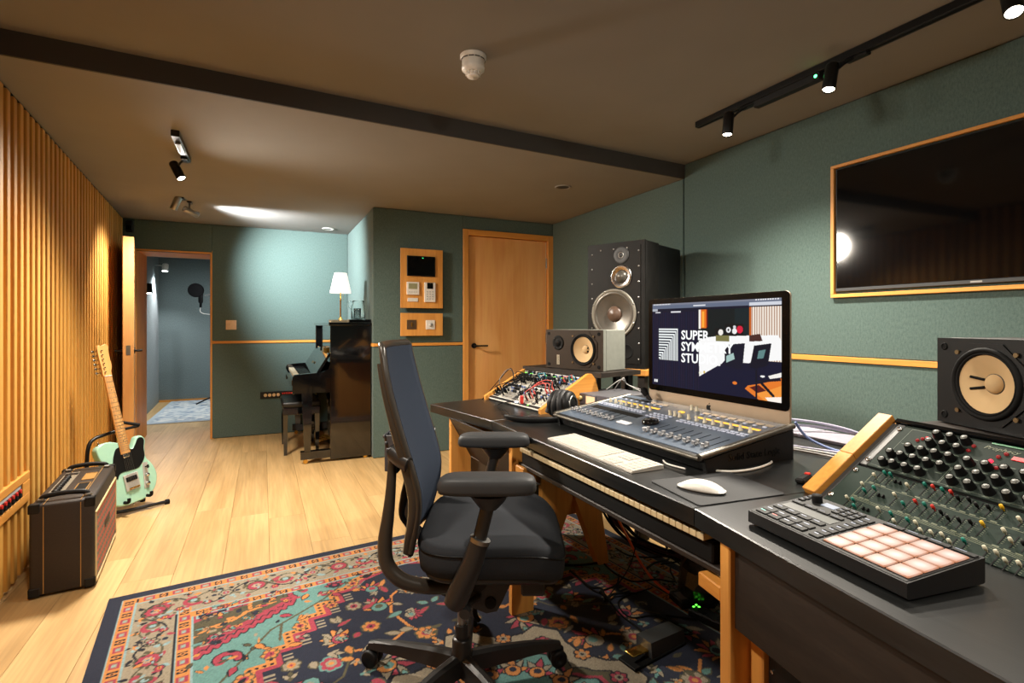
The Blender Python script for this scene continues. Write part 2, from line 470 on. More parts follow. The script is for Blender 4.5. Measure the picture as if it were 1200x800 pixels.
# wall with the closed door
DX0, DX1, DZ = 1.722, 2.712, 2.101
panelled('wall_door_side', [(XA + 0.06, DX0 + .02, YD + 0.012, YD + 0.2, 0, ZL), (DX0 + .02, XR, YD + 0.012, YD + 0.2, DZ - .02, ZL), (DX1 - .02, XR, YD + 0.012, YD + 0.2, 0, DZ)],
         [(XA + 0.002, DX0 - 0.001, YD, YD + 0.02, 0.004, 0.990), (XA + 0.002, DX0 - 0.001, YD, YD + 0.02, 1.020, ZL - 0.004), (DX0, XR - 0.013, YD, YD + 0.02, DZ + 0.001, ZL - 0.004)])
struct(MB().rbox(XA + 0.001, DX0, YD - 0.008, YD + 0.02, 0.992, 1.018, 0.002).build('trim_3', M['oak_x']))
# nook side wall
panelled('wall_nook_side', [(XA + 0.012, XA + 0.06, YD + 0.014, 6.5, 0, ZL)],
         [(XA, XA + 0.02, YD + 0.002, YB - 0.002, 0.004, 0.990), (XA, XA + 0.02, YD + 0.002, YB - 0.002, 1.020, ZL - 0.004)])
struct(MB().rbox(XA - 0.008, XA + 0.02, YD + 0.001, YB - 0.01, 0.991, 1.019, 0.002).build('trim_4', M['oak_trim']))
# far wall with the open doorway
OX0, OX1, OZ, YB2 = -1.125, -0.487, 1.922, 6.72
panelled('wall_back', [(-1.6, OX0 - 0.03, YB + 0.012, YB2, -0.01, ZU), (OX1 + 0.03, 0.94, YB + 0.012, YB2, -0.01, ZU), (OX0 - 0.03, OX1 + 0.03, YB + 0.012, YB2, OZ + 0.03, ZU)],
         [(-1.6, OX0 - 0.012, YB, YB + 0.02, 0.002, ZL - 0.004), (OX0 - 0.012, OX1 + 0.012, YB, YB + 0.02, OZ + 0.012, ZL - 0.004),
          (OX1 + 0.012, XA, YB, YB + 0.02, 0.004, 0.988), (OX1 + 0.012, XA, YB, YB + 0.02, 1.016, ZL - 0.004)])
struct(MB().rbox(OX1 + 0.013, XA - 0.002, YB - 0.008, YB + 0.02, 0.989, 1.015, 0.002).build('trim_5', M['oak_x']))
# wall behind the camera
panelled('wall_front', [(-1.7, XR + 0.1, Y0 - 0.2, Y0, -0.1, ZU + 0.1)], [])

# slatted wall: backing board and one object per slat
ang = math.atan2(-0.0681, 1.0)
wl = MB()
wl.prism([(XL(Y0 - 0.1) - 0.059, Y0 - 0.1), (XL(YB + 0.01) - 0.059, YB + 0.01), (XL(YB + 0.01) - 0.3, YB + 0.01), (XL(Y0 - .1) - 0.3, Y0 - 0.1)], -0.1, ZU + 0.05)
wall_left = struct(wl.build('wall_left', M['slat_back']))
me = MB().rbox(-0.060, 0.0, -0.0215, 0.0215, 0.0, 1.0, 0.003).mesh('slat', M['slat_wood'])
y = 6.11; k = 0
while y > Y0:
    top = (ZL if y > YS(-1) - 0.03 else ZU) - 0.016
    s = link('slat', me, wall_left, (XL(y), y, 0.012 + 0.004 * random.random()), (0, 0, -ang)); s.scale = (1 + random.uniform(-.03, .03), 1 + random.uniform(-.03, .03), top - 0.012)
    y -= 0.0885
# dark shadow-gap rail above the slats
m = MB().prism([(XL(Y0) - 0.045, Y0), (XL(YB) - 0.045, YB), (XL(YB) - 0.012, YB), (XL(Y0) - 0.012, Y0)], ZL - 0.016, ZU)
struct(m.build('trim_6', M['rubber']))

# jack plate set into the slats
jp = thing('wall_jack_plate', 'wooden plate across the slats with a red and black row of audio sockets', 'socket panel', (XL(3.28), 3.28, 0.0), -ang)
def wood_frame(): 
    m = MB(); L = 0.9
    m.rbox(-0.05, 0.006, -L, 0.0, 0.335, 0.378, 0.003); m.rbox(-0.05, 0.006, -L, 0.0, 0.438, 0.478, 0.003)
    m.rbox(-0.05, 0.006, -0.105, -0.0, 0.378, 0.438, 0.002); m.rbox(-0.05, 0.006, -L, -0.8, 0.378, 0.438, 0.002); return m
wood_frame().build('frame', M['oak_trim'], jp)
MB().box(-0.03, 0.002, -0.80, -0.105, 0.376, 0.44).build('socket_panel', M['black_metal'], jp)
MB().box(0.001, 0.0035, -0.79, -0.125, 0.422, 0.436).build('label_strip', M['light_grey'], jp)
red = plain('red_plastic', rgb(200, 46, 36), 0.4); M['red'] = red
for k in range(14):
    yy = -0.135 - k * 0.048
    if k < 8: MB().cyl((0.0, yy, 0.412), (0.009, yy, 0.412), 0.009, n=10).build('red_socket', red, jp)
    o = MB().cyl((0.0, yy, 0.391), (0.009, yy, 0.391), 0.011, n=10).build('socket', M['black'], jp)

# closed door
d = bpy.data.objects.new('door_1', None); COL.objects.link(d); struct(d)
tag(d, 'closed oak door with black lever handle in the teal wall')
m = MB(); m.rbox(DX0, DX0 + 0.056, YD - 0.012, YD + 0.12, 0, DZ, 0.003); m.rbox(DX1 - 0.06, DX1, YD - 0.012, YD + 0.12, 0, DZ, 0.003)
m.build('door_frame', M['oak_z'], d)
MB().rbox(DX0 + 0.056, DX1 - 0.06, YD - 0.012, YD + 0.12, DZ - 0.055, DZ, 0.003).build('door_frame', M['oak_x'], d)
MB().rbox(DX0 + 0.060, DX1 - 0.072, YD + 0.022, YD + 0.07, 0.008, DZ - 0.060, 0.002).build('door_leaf', M['door_oak'], d)
MB().box(DX1 - 0.069, DX1 - 0.062, YD + 0.03, YD + 0.06, 0.01, DZ - 0.062).build('edge_seal', M['white'], d)
m = MB(); m.cyl((1.842, YD + 0.024, 0.982), (1.842, YD + 0.012, 0.982), 0.026, n=20); m.cyl((1.842, YD + 0.012, 0.982), (1.842, YD - 0.035, 0.982), 0.009, n=10)
m.rbox(1.833, 1.965, YD - 0.045, YD - 0.030, 0.974, 0.990, 0.003)
m.build('door_handle', M['black_metal'], d)
for zz in (0.3, 1.05, 1.82): MB().cyl((DX1 - 0.067, YD + 0.016, zz - 0.05), (DX1 - 0.067, YD + 0.016, zz + 0.05), 0.007, n=8).build('hinge', M['steel'], d)

# open doorway: lining, frame edge, open leaf
d2 = bpy.data.objects.new('door_2', None); COL.objects.link(d2); struct(d2)
tag(d2, 'thick oak door standing open beside the slatted wall')
m = MB(); m.box(OX0 - 0.03, OX0, YB + 0.002, YB2 + 0.005, 0, OZ + 0.03); m.box(OX1, OX1 + 0.03, YB + 0.002, YB2 + 0.005, 0, OZ + .03)
m.build('door_lining', M['oak_z'], d2)
MB().box(OX0, OX1, YB + 0.002, YB2 + 0.005, OZ, OZ + 0.03).build('door_lining', M['oak_x'], d2)
m = MB()
for a, b in ((OX0 - 0.012, OX0 + 0.004), (OX1 - 0.004, OX1 + 0.012)): m.rbox(a, b, YB - 0.006, YB + 0.004, 0, OZ + 0.012, 0.001)
m.build('door_frame', M['oak_z'], d2)
MB().rbox(OX0 - 0.012, OX1 + 0.012, YB - 0.006, YB + 0.004, OZ - 0.004, OZ + 0.012, 0.001).build('door_frame', M['oak_x'], d2)
m = MB(); m.box(OX1 - 0.006, OX1 - 0.001, YB + 0.01, YB + 0.03, 0, OZ); m.box(OX0, OX1, YB + 0.01, YB + 0.03, OZ - 0.006, OZ - 0.001); m.build('door_seal', M['black'], d2)
hx, hy = OX0 - 0.003, YB - 0.012
lx, ly = -0.978, 5.312
la = math.atan2(ly - hy, lx - hx)
leafL = math.hypot(lx - hx, ly - hy)
leaf = MB().rbox(0, leafL, -0.078, 0.0, 0.012, 1.925, 0.004).build('door_leaf', M['door_oak'], d2, (hx, hy, 0), (0, 0, la))
m = MB(); m.box(leafL - 0.001, leafL + 0.002, -0.054, -0.024, 0.93, 1.01); m.build('lock_plate', M['steel'], leaf)
m = MB()
for sg in (1, -1):
    y0 = 0.0 if sg > 0 else -0.078
    m.cyl((leafL - 0.06, y0, 0.965), (leafL - 0.06, y0 + sg * 0.05, 0.965), 0.009, n=10); m.cyl((leafL - 0.06, y0, 0.965), (leafL - 0.06, y0 + sg * 0.008, 0.965), 0.025, n=14)
    m.rbox(leafL - 0.19, leafL - 0.052, y0 + sg * 0.05 - 0.007, y0 + sg * 0.05 + 0.007, 0.957, 0.973, 0.003)
m.build('door_handle', M['black_metal'], leaf)

# ---------------- the booth behind the doorway
BF = M['booth_fabric']
struct(MB().box(-1.75, 1.0, 9.50, 9.7, -0.02, 2.5).build('wall_booth_back', BF))
struct(MB().prism([(-1.32, YB2), (-1.44, 9.55), (-1.75, 9.55), (-1.75, YB2)], -0.02, 2.5).build('wall_booth_left', BF))
struct(MB().box(0.6, 0.8, YB2, 9.6, -0.02, 2.5).build('wall_booth_right', BF))
struct(MB().box(-1.75, 1.0, YB2, 9.7, 2.22, 2.5).build('ceiling_booth', M['ceiling']))
struct(MB().box(-1.43, 0.6, 9.48, 9.5, 0, 0.03).build('baseboard_booth', M['oak_x']))
cv = Canvas(1.9, 2.04, 0.02, (196, 200, 200))
rng = np.random.RandomState(3)
for k in range(900):
    x_, y_ = rng.rand() * 1.9, rng.rand() * 2.04
    c_ = [(140, 156, 172), (176, 184, 188), (220, 218, 210), (120, 138, 158)][k % 4]
    cv.disc(x_, y_, 0.015 + 0.04 * rng.rand(), c_, 0.012 + 0.03 * rng.rand())
cv.rect(0, 1.9, 1.97, 2.04, (150, 165, 178)); cv.rect(0.0, 0.05, 0, 2.04, (176, 186, 190))
M['booth_rug'] = attr_mat('faded_rug_pile', 0.95, bump=0.3)
br = thing('booth_rug', 'faded blue and cream rug on the booth floor beyond the doorway', 'rug', (-1.27, 9.44, 0.0))
MB().rbox(0, 1.85, -2.06, 0.02, 0.001, 0.009, 0.002).build('backing', M['light_grey'], br)
cv.grid('pile', M['booth_rug'], br, loc=(0, 0, 0.0095))
struct(MB().box(-1.7, 0.8, YB2 + 0.9, 9.6, -0.016, -0.0005).build('floor_booth', M['floor_oak']))

def spot_data(loc, tgt, watts, col, cone, blend, size=0.03):
    li = bpy.data.lights.new('spot_light', 'SPOT'); li.energy = watts; li.color = col
    li.spot_size = math.radians(cone); li.spot_blend = blend; li.shadow_soft_size = size
    return li
M['lens_warm'] = emit('lamp_lens_warm', (1.0, 0.88, 0.68), 25.0)
M['lens_cool'] = emit('lamp_lens_cool', (0.9, 0.96, 1.0), 25.0)
def spotlight(label, face, tgt, watts, col, cone, blend, mount, group=None, mat=None, r=0.026, L=0.115, base=True, soft=0.05):
    """a cylindrical track head: face = centre of the lens, mount = point on ceiling, track or wall"""
    face = Vector(face); dirv = (Vector(tgt) - face).normalized()
    t = thing('spotlight', label, 'lamp', mount, 0, group)
    rel = face - Vector(mount)
    q = dirv.to_track_quat('-Z', 'Y')
    body = MB().lathe([(r * 0.2, L), (r * 0.9, L), (r, L - 0.008), (r, 0.0), (r * 0.9, -0.004), (r * 0.86, 0.004)], 20, caps=False)
    o = body.build('lamp_head', mat or M['black_metal'], t, rel); o.rotation_mode = 'QUATERNION'; o.rotation_quaternion = q
    e = MB().cyl((0, 0, 0.003), (0, 0, 0.005), r * 0.84, n=20).build('lens', M['lens_cool'] if col == COOL else M['lens_warm'], t, rel); e.rotation_mode = 'QUATERNION'; e.rotation_quaternion = q
    back = rel - dirv * (L * 0.62)
    MB().tube([(0, 0, 0), tuple(back * 0.5 + Vector((0, 0, 0.008))), tuple(back)], 0.0065, 8).build('stem', mat or M['black_metal'], t)
    if base: MB().rbox(-0.017, 0.017, -0.045, 0.045, -0.012, 0.0, 0.003).build('adapter', M['black_metal'], t)
    lo = link('spot_light', spot_data(face, tgt, watts, col, cone, blend, soft), t, rel + dirv * 0.012); lo.rotation_mode = 'QUATERNION'; lo.rotation_quaternion = q
    return t

# ceiling track along the television wall
tr = thing('lighting_track', 'long black ceiling track carrying spotlights along the television wall', 'lighting track', (2.215, 0, ZU))
MB().rbox(-0.018, 0.018, -1.6, 2.185, -0.032, 0.0, 0.002).build('rail', M['black_metal'], tr)
MB().box(-0.006, 0.006, -1.6, 2.183, -0.0335, -0.031).build('slot', M['rubber'], tr)
MB().rbox(-0.019, 0.019, 1.46, 1.80, -0.066, -0.033, 0.003).build('driver_box', M['black'], tr)
MB().cyl((-0.020, 1.478, -0.048), (-0.017, 1.478, -0.048), 0.007, n=10).build('green_indicator', emit('green_led', (0.05, 1.0, 0.2), 12.0), tr)
lb = ['black spotlight at the far end of the long ceiling track', 'black spotlight on the long track just past its green indicator',
      'black spotlight on the track above the television', 'added black fill spotlight on the track behind the camera']
for (f_, t_, w_, c_, cn, bl), l_ in zip(SPOTS_TRACK, lb):
    spotlight(l_, f_, t_, w_, c_, cn, bl, (2.215, f_[1] - 0.06, ZU - 0.033), 'spotlights on the long track')
# two heads on the lower ceiling
st = thing('lighting_track', 'short black track end on the low ceiling near the slatted wall', 'lighting track', (-0.425, 3.29, ZL))
MB().rbox(-0.020, 0.020, 0, 0.50, -0.034, 0.0, 0.002).build('rail', M['black_metal'], st)
MB().rbox(-0.014, 0.014, 0.10, 0.30, -0.046, -0.034, 0.002).build('driver_box', M['steel'], st)
f_, t_, w_, c_, cn, bl = SPOTS_CEILING[0]
spotlight('bright spotlight hanging from the short track facing the slats', f_, t_, w_, c_, cn, bl, (-0.43, 3.72, ZL - 0.034), 'spotlights on the low ceiling', soft=0.16)
f_, t_, w_, c_, cn, bl = SPOTS_CEILING[1]
spotlight('tilted spotlight near the doorway turned towards the piano corner', f_, t_, w_, c_, cn, bl, (-0.56, 5.16, ZL), 'spotlights on the low ceiling', M['steel'])
f_, t_, w_, c_, cn, bl = SPOTS_CEILING[4]
spotlight('twin spotlight near the doorway turned down at the slatted wall', f_, t_, w_, c_, cn, bl, (-0.60, 5.03, ZL), 'spotlights on the low ceiling', M['steel'])
for (f_, t_, w_, c_, cn, bl), l_ in zip(SPOTS_CEILING[2:4], ('added fill spotlight on the upper ceiling above the foreground floor', 'added fill spotlight on the upper ceiling behind the camera')):
    spotlight(l_, f_, t_, w_, c_, cn, bl, (f_[0] - 0.02, f_[1] - 0.04, ZU), 'added spotlights on the upper ceiling')  # both heads are added fill, out of view
# booth lamps
spotlight('white wall spotlight high in the booth corner', (-1.29, 9.02, 1.97), (-1.33, 8.75, 0.9), 70, COOL, 120, 0.6, (-1.42, 9.10, 2.06), 'booth wall spotlights', M['white'], 0.04, 0.11, False)
spotlight('dark wall spotlight at the inner left edge of the doorway', (-1.25, 7.62, 1.57), (-1.18, 7.45, 0.8), 30, COOL, 130, 0.6, (-1.352, 7.64, 1.64), 'booth wall spotlights', M['black_metal'], 0.035, 0.12, False)
spotlight('spotlight on the booth ceiling out of sight above the microphone', (-0.2, 8.1, 2.10), (-0.5, 8.8, 0.6), 75, COOL, 140, 0.8, (-0.2, 8.0, 2.22), 'booth wall spotlights', M['black_metal'], 0.035, 0.12)

# small ceiling and wall fittings
sd = thing('smoke_detector', 'white smoke detector on the upper ceiling', 'detector', (0.808, 2.062, ZU))
R_ = 0.056
MB().lathe([(R_, 0), (R_, -0.010), (R_ * 0.93, -0.016), (R_ * 0.90, -0.018)], 28).build('base', M['white'], sd)
MB().lathe([(R_ * 0.86, -0.018), (R_ * 0.84, -0.044), (R_ * 0.88, -0.050), (R_ * 0.86, -0.060), (R_ * 0.6, -0.070)], 28).build('body', M['white'], sd)
MB().lathe([(R_ * 0.46, -0.068), (R_ * 0.46, -0.086), (R_ * 0.42, -0.090), (0, -0.092)], 24).build('sensor_cap', M['white'], sd)
for k in range(12):
    a = k * math.pi / 6
    MB().at((0, 0, 0), a).box(R_ * 0.875, R_ * 0.905, -0.011, 0.011, -0.0215, -0.0175).build('vent_slot', M['dark_grey'], sd)
    MB().at((0, 0, 0), a).box(R_ * 0.50, R_ * 0.58, -0.003, 0.003, -0.083, -0.070).build('cage_rib', M['white'], sd)
for (cx, cy, lab) in ((2.05, 3.37, 'round recessed ceiling speaker before the closed door'), (0.64, 5.93, 'round recessed ceiling fitting above the piano nook')):
    t = thing('ceiling_speaker', lab, 'ceiling fitting', (cx, cy, ZL), 0, 'round fittings in the low ceiling')
    MB().lathe([(0.062, 0.0), (0.062, -0.004), (0.056, -0.007), (0.046, -0.004), (0.046, 0.0)], 28, caps=False).build('rim', M['ceiling'] if cx > 1 else M['white'], t)
    MB().cyl((0, 0, 0.0), (0, 0, -0.003), 0.046, n=28).build('grille', M['step_paint'] if cx > 1 else M['mid_grey'], t)
s_ = thing('wall_sensor', 'small dark alarm sensor high in the corner above the open door', 'sensor', (-1.17, 6.19, 2.09))
MB().rbox(-0.03, 0.03, -0.05, 0.008, -0.005, 0.11, 0.01).build('housing', M['black'], s_)
MB().rbox(-0.02, 0.02, -0.056, -0.05, 0.02, 0.06, 0.003).build('lens_window', M['black_gloss'], s_)

def plate(name, lab, cat, loc, w, h, mat, t=0.008):
    o = thing(name, lab, cat, loc); MB().rbox(-w / 2, w / 2, -t, 0.0, -h / 2, h / 2, 0.002).build('plate', mat, o); return o
M['bronze_plate'] = plain('antique_brass_plate', rgb(226, 196, 160), 0.4, 0.2)
o = plate('light_switch', 'square brass switch plate on the far teal wall by the doorway', 'switch', (-0.30, YB, 1.184), 0.098, 0.10, M['bronze_plate'])
for sx in (-0.02, 0.02): MB().rbox(sx - 0.008, sx + 0.008, -0.013, -0.008, -0.013, 0.013, 0.002).build('rocker', M['bronze_plate'], o)
o = thing('wall_socket_strip', 'long socket strip on the far wall left of the piano stool', 'socket panel', (0.145, YB, 0.425))
MB().rbox(-0.17, 0.20, -0.012, 0.0, -0.036, 0.036, 0.002).build('plate', M['black_metal'], o)
pale = plain('pale_connector', rgb(214, 180, 130), 0.4)
for k in range(4): MB().cyl((-0.12 + k * 0.042, -0.020, 0), (-0.12 + k * 0.042, -0.012, 0), 0.017, n=14).build('round_socket', pale, o)
for k in range(6): MB().rbox(0.045 + k * 0.018, 0.057 + k * 0.018, -0.018, -0.012, 0.004, 0.02, 0.001).build('jack_socket', red, o)
MB().rbox(0.16, 0.19, -0.018, -0.012, -0.022, 0.022, 0.002).build('outlet', pale, o)

# boards with intercom and switches on the door wall
b = thing('intercom_board', 'tall oak board with intercom screen, thermostat and keypad beside the door', 'control panel', (1.3085, YD - 0.045, 1.605))
MB().rbox(-0.1965, 0.1965, -0.006, 0.012, -0.269, 0.269, 0.002).build('board', M['oak_z'], b)
MB().box(-0.15, 0.15, 0.012, 0.046, -0.22, 0.22).build('standoff', M['black'], b)
s = MB().rbox(-0.142, 0.120, -0.020, -0.006, 0.02, 0.203, 0.003).build('intercom', M['black'], b)
MB().box(-0.136, 0.114, -0.0215, -0.0195, 0.027, 0.196).build('screen', M['black_gloss'], s)
MB().box(-0.004, 0.008, -0.0225, -0.0212, 0.182, 0.188).build('green_indicator', emit('green_led_dim', (0.05, 0.9, 0.25), 1.5), s)
s = MB().rbox(-0.145, -0.030, -0.022, -0.006, -0.150, -0.034, 0.003).build('thermostat', M['white'], b)
MB().box(-0.128, -0.050, -0.0235, -0.0215, -0.098, -0.048).build('display', plain('lcd_green_grey', rgb(150, 148, 112), 0.3), s)
for k in range(4): MB().box(-0.128 + k * .022, -0.114 + k * .022, -0.0235, -0.0215, -0.128, -0.122).build('button', M['light_grey'], s)
MB().rbox(-0.135, -0.040, -0.012, -0.006, -0.212, -0.178, 0.002).build('label_tile', M['white'], b)
s = MB().rbox(0.018, 0.122, -0.022, -0.006, -0.213, -0.034, 0.003).build('keypad', M['white'], b)
MB().box(0.042, 0.098, -0.0235, -0.0215, -0.092, -0.036).build('display', M['black_gloss'], s)
for r_ in range(4):
    for c_ in range(3): MB().rbox(0.038 + c_ * 0.025, 0.052 + c_ * 0.025, -0.024, -0.0215, -0.125 - r_ * 0.022, -0.113 - r_ * 0.022, 0.001).build('key', M['light_grey'], s)
b = thing('switch_board', 'low oak board with two square switch plates beside the door', 'control panel', (1.3085, YD - 0.045, 1.187))
MB().rbox(-0.1965, 0.1965, -0.006, 0.012, -0.103, 0.103, 0.002).build('board', M['oak_z'], b)
MB().box(-0.15, 0.15, 0.012, 0.046, -0.08, 0.08).build('standoff', M['black'], b)
s = MB().rbox(-0.142, -0.055, -0.012, -0.006, -0.043, 0.042, 0.002).build('switch_plate', plain('dark_bronze', rgb(120, 96, 72), 0.35, 0.7), b)
MB().rbox(-0.104, -0.092, -0.022, -0.012, -0.016, 0.018, 0.002).build('toggle', M['brass'], s)
s = MB().rbox(0.032, 0.120, -0.014, -0.006, -0.046, 0.040, 0.004).build('switch_plate', M['white'], b)
MB().at((0.076, -0.014, -0.003), 0, math.pi / 2).lathe([(0.018, 0), (0.017, 0.008), (0.0, 0.009)], 16).build('dial', M['light_grey'], s)

# television in its wooden surround
t = thing('television', 'large black wall television in a thin oak surround', 'television', (XR - 0.0125, 1.13, 1.668))
FY, FZ = 0.597, 0.345
MB().rbox(-0.022, 0.0, -FY, FY, FZ - 0.016, FZ, 0.002).build('surround', M['oak_trim'], t)
MB().rbox(-0.022, 0.0, -FY, FY, -FZ, -FZ + 0.018, 0.002).build('surround', M['oak_trim'], t)
for a, b_ in ((-FY, -FY + 0.018), (FY - 0.018, FY)): MB().rbox(-0.022, 0.0, a, b_, -FZ + 0.018, FZ - 0.016, 0.002).build('surround', M['oak_z'], t)
MB().rbox(-0.016, 0.0, -FY + 0.024, FY - 0.024, -FZ + 0.03, FZ - 0.022, 0.003).build('cabinet', M['black'], t)
MB().box(-0.0175, -0.0155, -FY + 0.032, FY - 0.032, -FZ + 0.05, FZ - 0.028).build('screen', M['black_gloss'], t)
MB().rbox(-0.020, -0.0155, -FY + 0.026, FY - 0.026, -FZ + 0.031, -FZ + 0.047, 0.002).build('lower_bezel', M['dark_grey'], t)
MB().box(-0.0212, -0.0198, -0.04, 0.0, -FZ + 0.036, -FZ + 0.043).build('badge', M['steel'], t)
# ================================================================== rug (flat woven print on a pile grid)
def paint_rug():
    W, L = 2.33, 3.0
    NAVY, ORG, TEAL, RED, BEI, OLI, LBL, DK = (38, 45, 66), (220, 136, 40), (98, 154, 148), (178, 48, 74), (164, 150, 124), (92, 86, 62), (140, 178, 182), (30, 34, 46)
    cv = Canvas(W, L, 0.004, NAVY)
    hw, hl = W / 2, L / 2
    P = lambda cx, cy, r, a: (cx + r * math.cos(a), cy + r * math.sin(a))
    def flower(cx, cy, r, cols, n=8, a0=0.0):
        for k in range(n):
            a = a0 + 2 * math.pi * k / n
            cv.disc(*P(cx, cy, r * 0.62, a), r * 0.40, cols[0])
        for k in range(n):
            a = a0 + 2 * math.pi * k / n
            cv.disc(*P(cx, cy, r * 0.60, a), r * 0.26, cols[1])
        cv.disc(cx, cy, r * 0.42, cols[2]); cv.disc(cx, cy, r * 0.2, cols[3])
    def leaf(cx, cy, ln, wd, a, c, oc=None, inner=None):
        def shape(s, w):
            pts = []
            for t in np.linspace(0, 1, 9): pts.append((t * s, w * math.sin(math.pi * t ** 0.8)))
            for t in np.linspace(1, 0, 9): pts.append((t * s, -w * math.sin(math.pi * t ** 0.8)))
            return [(cx + x * math.cos(a) - y * math.sin(a), cy + x * math.sin(a) + y * math.cos(a)) for x, y in pts]
        if oc: cv.poly(shape(ln * 1.1, wd * 1.45), oc)
        cv.poly(shape(ln, wd), c)
        if inner: cv.poly(shape(ln * 0.7, wd * 0.45), inner)
    def palmette(cx, cy, s, a, cols, n=7, oc=DK):
        for k in range(n):
            t = (k - (n - 1) / 2) / ((n - 1) / 2)
            leaf(cx, cy, s * (1.0 - 0.28 * abs(t)), s * 0.16, a + t * 1.45, cols[k % 2], oc)
        cv.disc(cx, cy, s * 0.40, oc); cv.disc(cx, cy, s * 0.34, cols[2]); cv.disc(cx + s * .08 * math.cos(a), cy + s * .08 * math.sin(a), s * 0.18, cols[3])
    def scroll(cx, cy, r, a, c, th, oc=None, turn=4.4, sgn=1):
        pts = [P(cx, cy, r * (1 - 0.13 * t), a + sgn * t) for t in np.linspace(0, turn, 18)]
        if oc: cv.line(pts, th * 1.5, oc)
        cv.line(pts, th, c); cv.disc(*pts[-1], th * 1.5, c)
    def serr(pts, th, c): cv.line(pts, th, c)
    def bud(cx, cy, s, a, c1, c2):
        leaf(cx, cy, s, s * 0.22, a, c1, DK); leaf(cx, cy, s * 0.85, s * 0.16, a + 0.7, c2, DK); leaf(cx, cy, s * 0.85, s * 0.16, a - 0.7, c2, DK)
        cv.disc(cx, cy, s * 0.2, c1)
    # ---- spandrels (quarter): stepped edge from the end border to the side border
    f0, fv = 0.305, 0.345
    steps = [(1.13, fv), (1.06, fv + .035), (0.98, fv + 0.06), (0.92, fv + .12), (0.86, fv + 0.12), (0.86, fv + 0.20), (0.79, fv + 0.20), (0.79, fv + 0.27), (0.72, fv + 0.27), (0.72, fv + 0.35),
             (0.65, fv + 0.35), (0.65, fv + 0.43), (0.58, fv + 0.43), (0.58, fv + 0.51), (0.51, fv + 0.51), (0.51, fv + 0.60), (0.44, fv + 0.60), (0.44, fv + 0.69), (0.37, fv + .69), (0.37, fv + 0.78), (f0, fv + 0.80)]
    cv.poly([(f0, fv - 0.06)] + [(1.13, fv - 0.06)] + steps, TEAL)
    serr([(x - 0.036, y - 0.028) for x, y in steps], 0.017, ORG)
    for i in range(len(steps) - 1):
        (x0, y0), (x1, y1) = steps[i], steps[i + 1]; n = max(1, int(math.hypot(x1 - x0, y1 - y0) / 0.022))
        for q in range(n): cv.disc(x0 + (x1 - x0) * q / n - 0.036, y0 + (y1 - y0) * q / n - 0.028, 0.0065, DK)
    serr([(x - 0.010, y - 0.008) for x, y in steps], 0.010, RED)
    for x, y in steps[3::2]:
        for q in range(3): cv.rect(x + 0.002, x + 0.034, y - 0.058 + q * 0.022, y - 0.048 + q * 0.022, BEI)
    # corner panel inside the spandrel: red/olive stepped pieces
    cv.poly([(f0, fv - .05), (f0 + .36, fv - .05), (f0 + .36, fv + .08), (f0 + .25, fv + .14), (f0 + .12, fv + .22), (f0, fv + .30)], RED)
    cv.poly([(f0, fv + .06), (f0 + .12, fv + .02), (f0 + .30, fv + .00), (f0 + .33, fv + .06), (f0 + .22, fv + .12), (f0 + .10, fv + .19), (f0, fv + .25)], OLI)
    cv.rect(f0 + .012, f0 + .13, fv - .035, fv + .03, LBL); cv.rect(f0 + .02, f0 + .12, fv - .028, fv + .022, NAVY); cv.rect(f0 + .05, f0 + .09, fv - .015, fv + .008, RED)
    cv.rect(f0 + .215, f0 + .355, fv - .045, fv + .035, OLI); cv.line([(f0 + .21, fv - .045), (f0 + .205, fv + .05)], .008, ORG)
    flower(f0 + .285, fv - .004, .034, (DK, RED, ORG, NAVY), 6)
    flower(f0 + .165, fv - .012, .030, (NAVY, RED, OLI, DK), 5)
    cv.line([(f0, fv + .17), (f0 + .06, fv + .12), (f0 + .14, fv + .11), (f0 + .2, fv + .07), (f0 + .30, fv + .045)], .007, ORG)
    for t in range(6): scroll(f0 + .04 + .05 * t, fv + .145 - .022 * t, .016, t, ORG, .004)
    flower(f0 + .07, fv + .20, .026, (DK, RED, TEAL, NAVY), 6)
    z = []
    for k in range(13): z += [(f0 + .37 - .0306 * k, fv + .07 + .019 * k), (f0 + .355 - .0306 * k, fv + .105 + .019 * k)]
    cv.line(z, .013, DK); cv.line(z, .008, RED)
    scroll(f0 + .40, fv + .01, .045, 2.2, RED, .011, DK, 4.2)
    scroll(f0 + .10, fv + .37, .045, 0.4, RED, .011, DK, 4.2, -1)
    # teal field motifs
    cv.line([(f0 + .08, fv + .50), (f0 + .26, fv + .26), (f0 + .38, fv + .19), (f0 + .48, fv + .13), (f0 + .57, fv + .05)], .005, OLI)
    cv.line([(f0 + .30, fv + .24), (f0 + .28, fv + .35)], .005, OLI); cv.line([(f0 + .46, fv + .14), (f0 + .52, fv + .16)], .005, OLI)
    palmette(f0 + .545, fv + .035, .06, -1.4, (RED, RED, NAVY, RED), 5)
    for (x, y, r) in ((.24, .42, .034), (.36, .29, .03), (.15, .52, .036), (.62, .06, .03), (.5, .2, .026), (.08, .60, .03)):
        flower(f0 + x, fv + y, r, (OLI, ORG, RED, DK), 6)
    for (x, y, a, c) in ((.30, .17, .5, RED), (.43, .05, 2.2, ORG), (.20, .33, 1.0, ORG), (.67, .03, -.3, DK), (.4, .22, 2.6, ORG), (.13, .43, 2.0, RED), (.05, .5, 1.2, BEI), (.3, .4, .2, ORG), (.52, .1, .9, RED), (.2, .58, .4, RED), (.06, .68, -.4, ORG), (.60, .12, .3, ORG), (.72, .0, .2, ORG), (.76, -.02, 3, RED)):
        leaf(f0 + x, fv + y, .052, .012, a, c, DK)
    for (x, y, a) in ((.34, .36, .3), (.11, .62, 1.2), (.47, .09, -.5)): bud(f0 + x, fv + y, .045, a, BEI, RED)
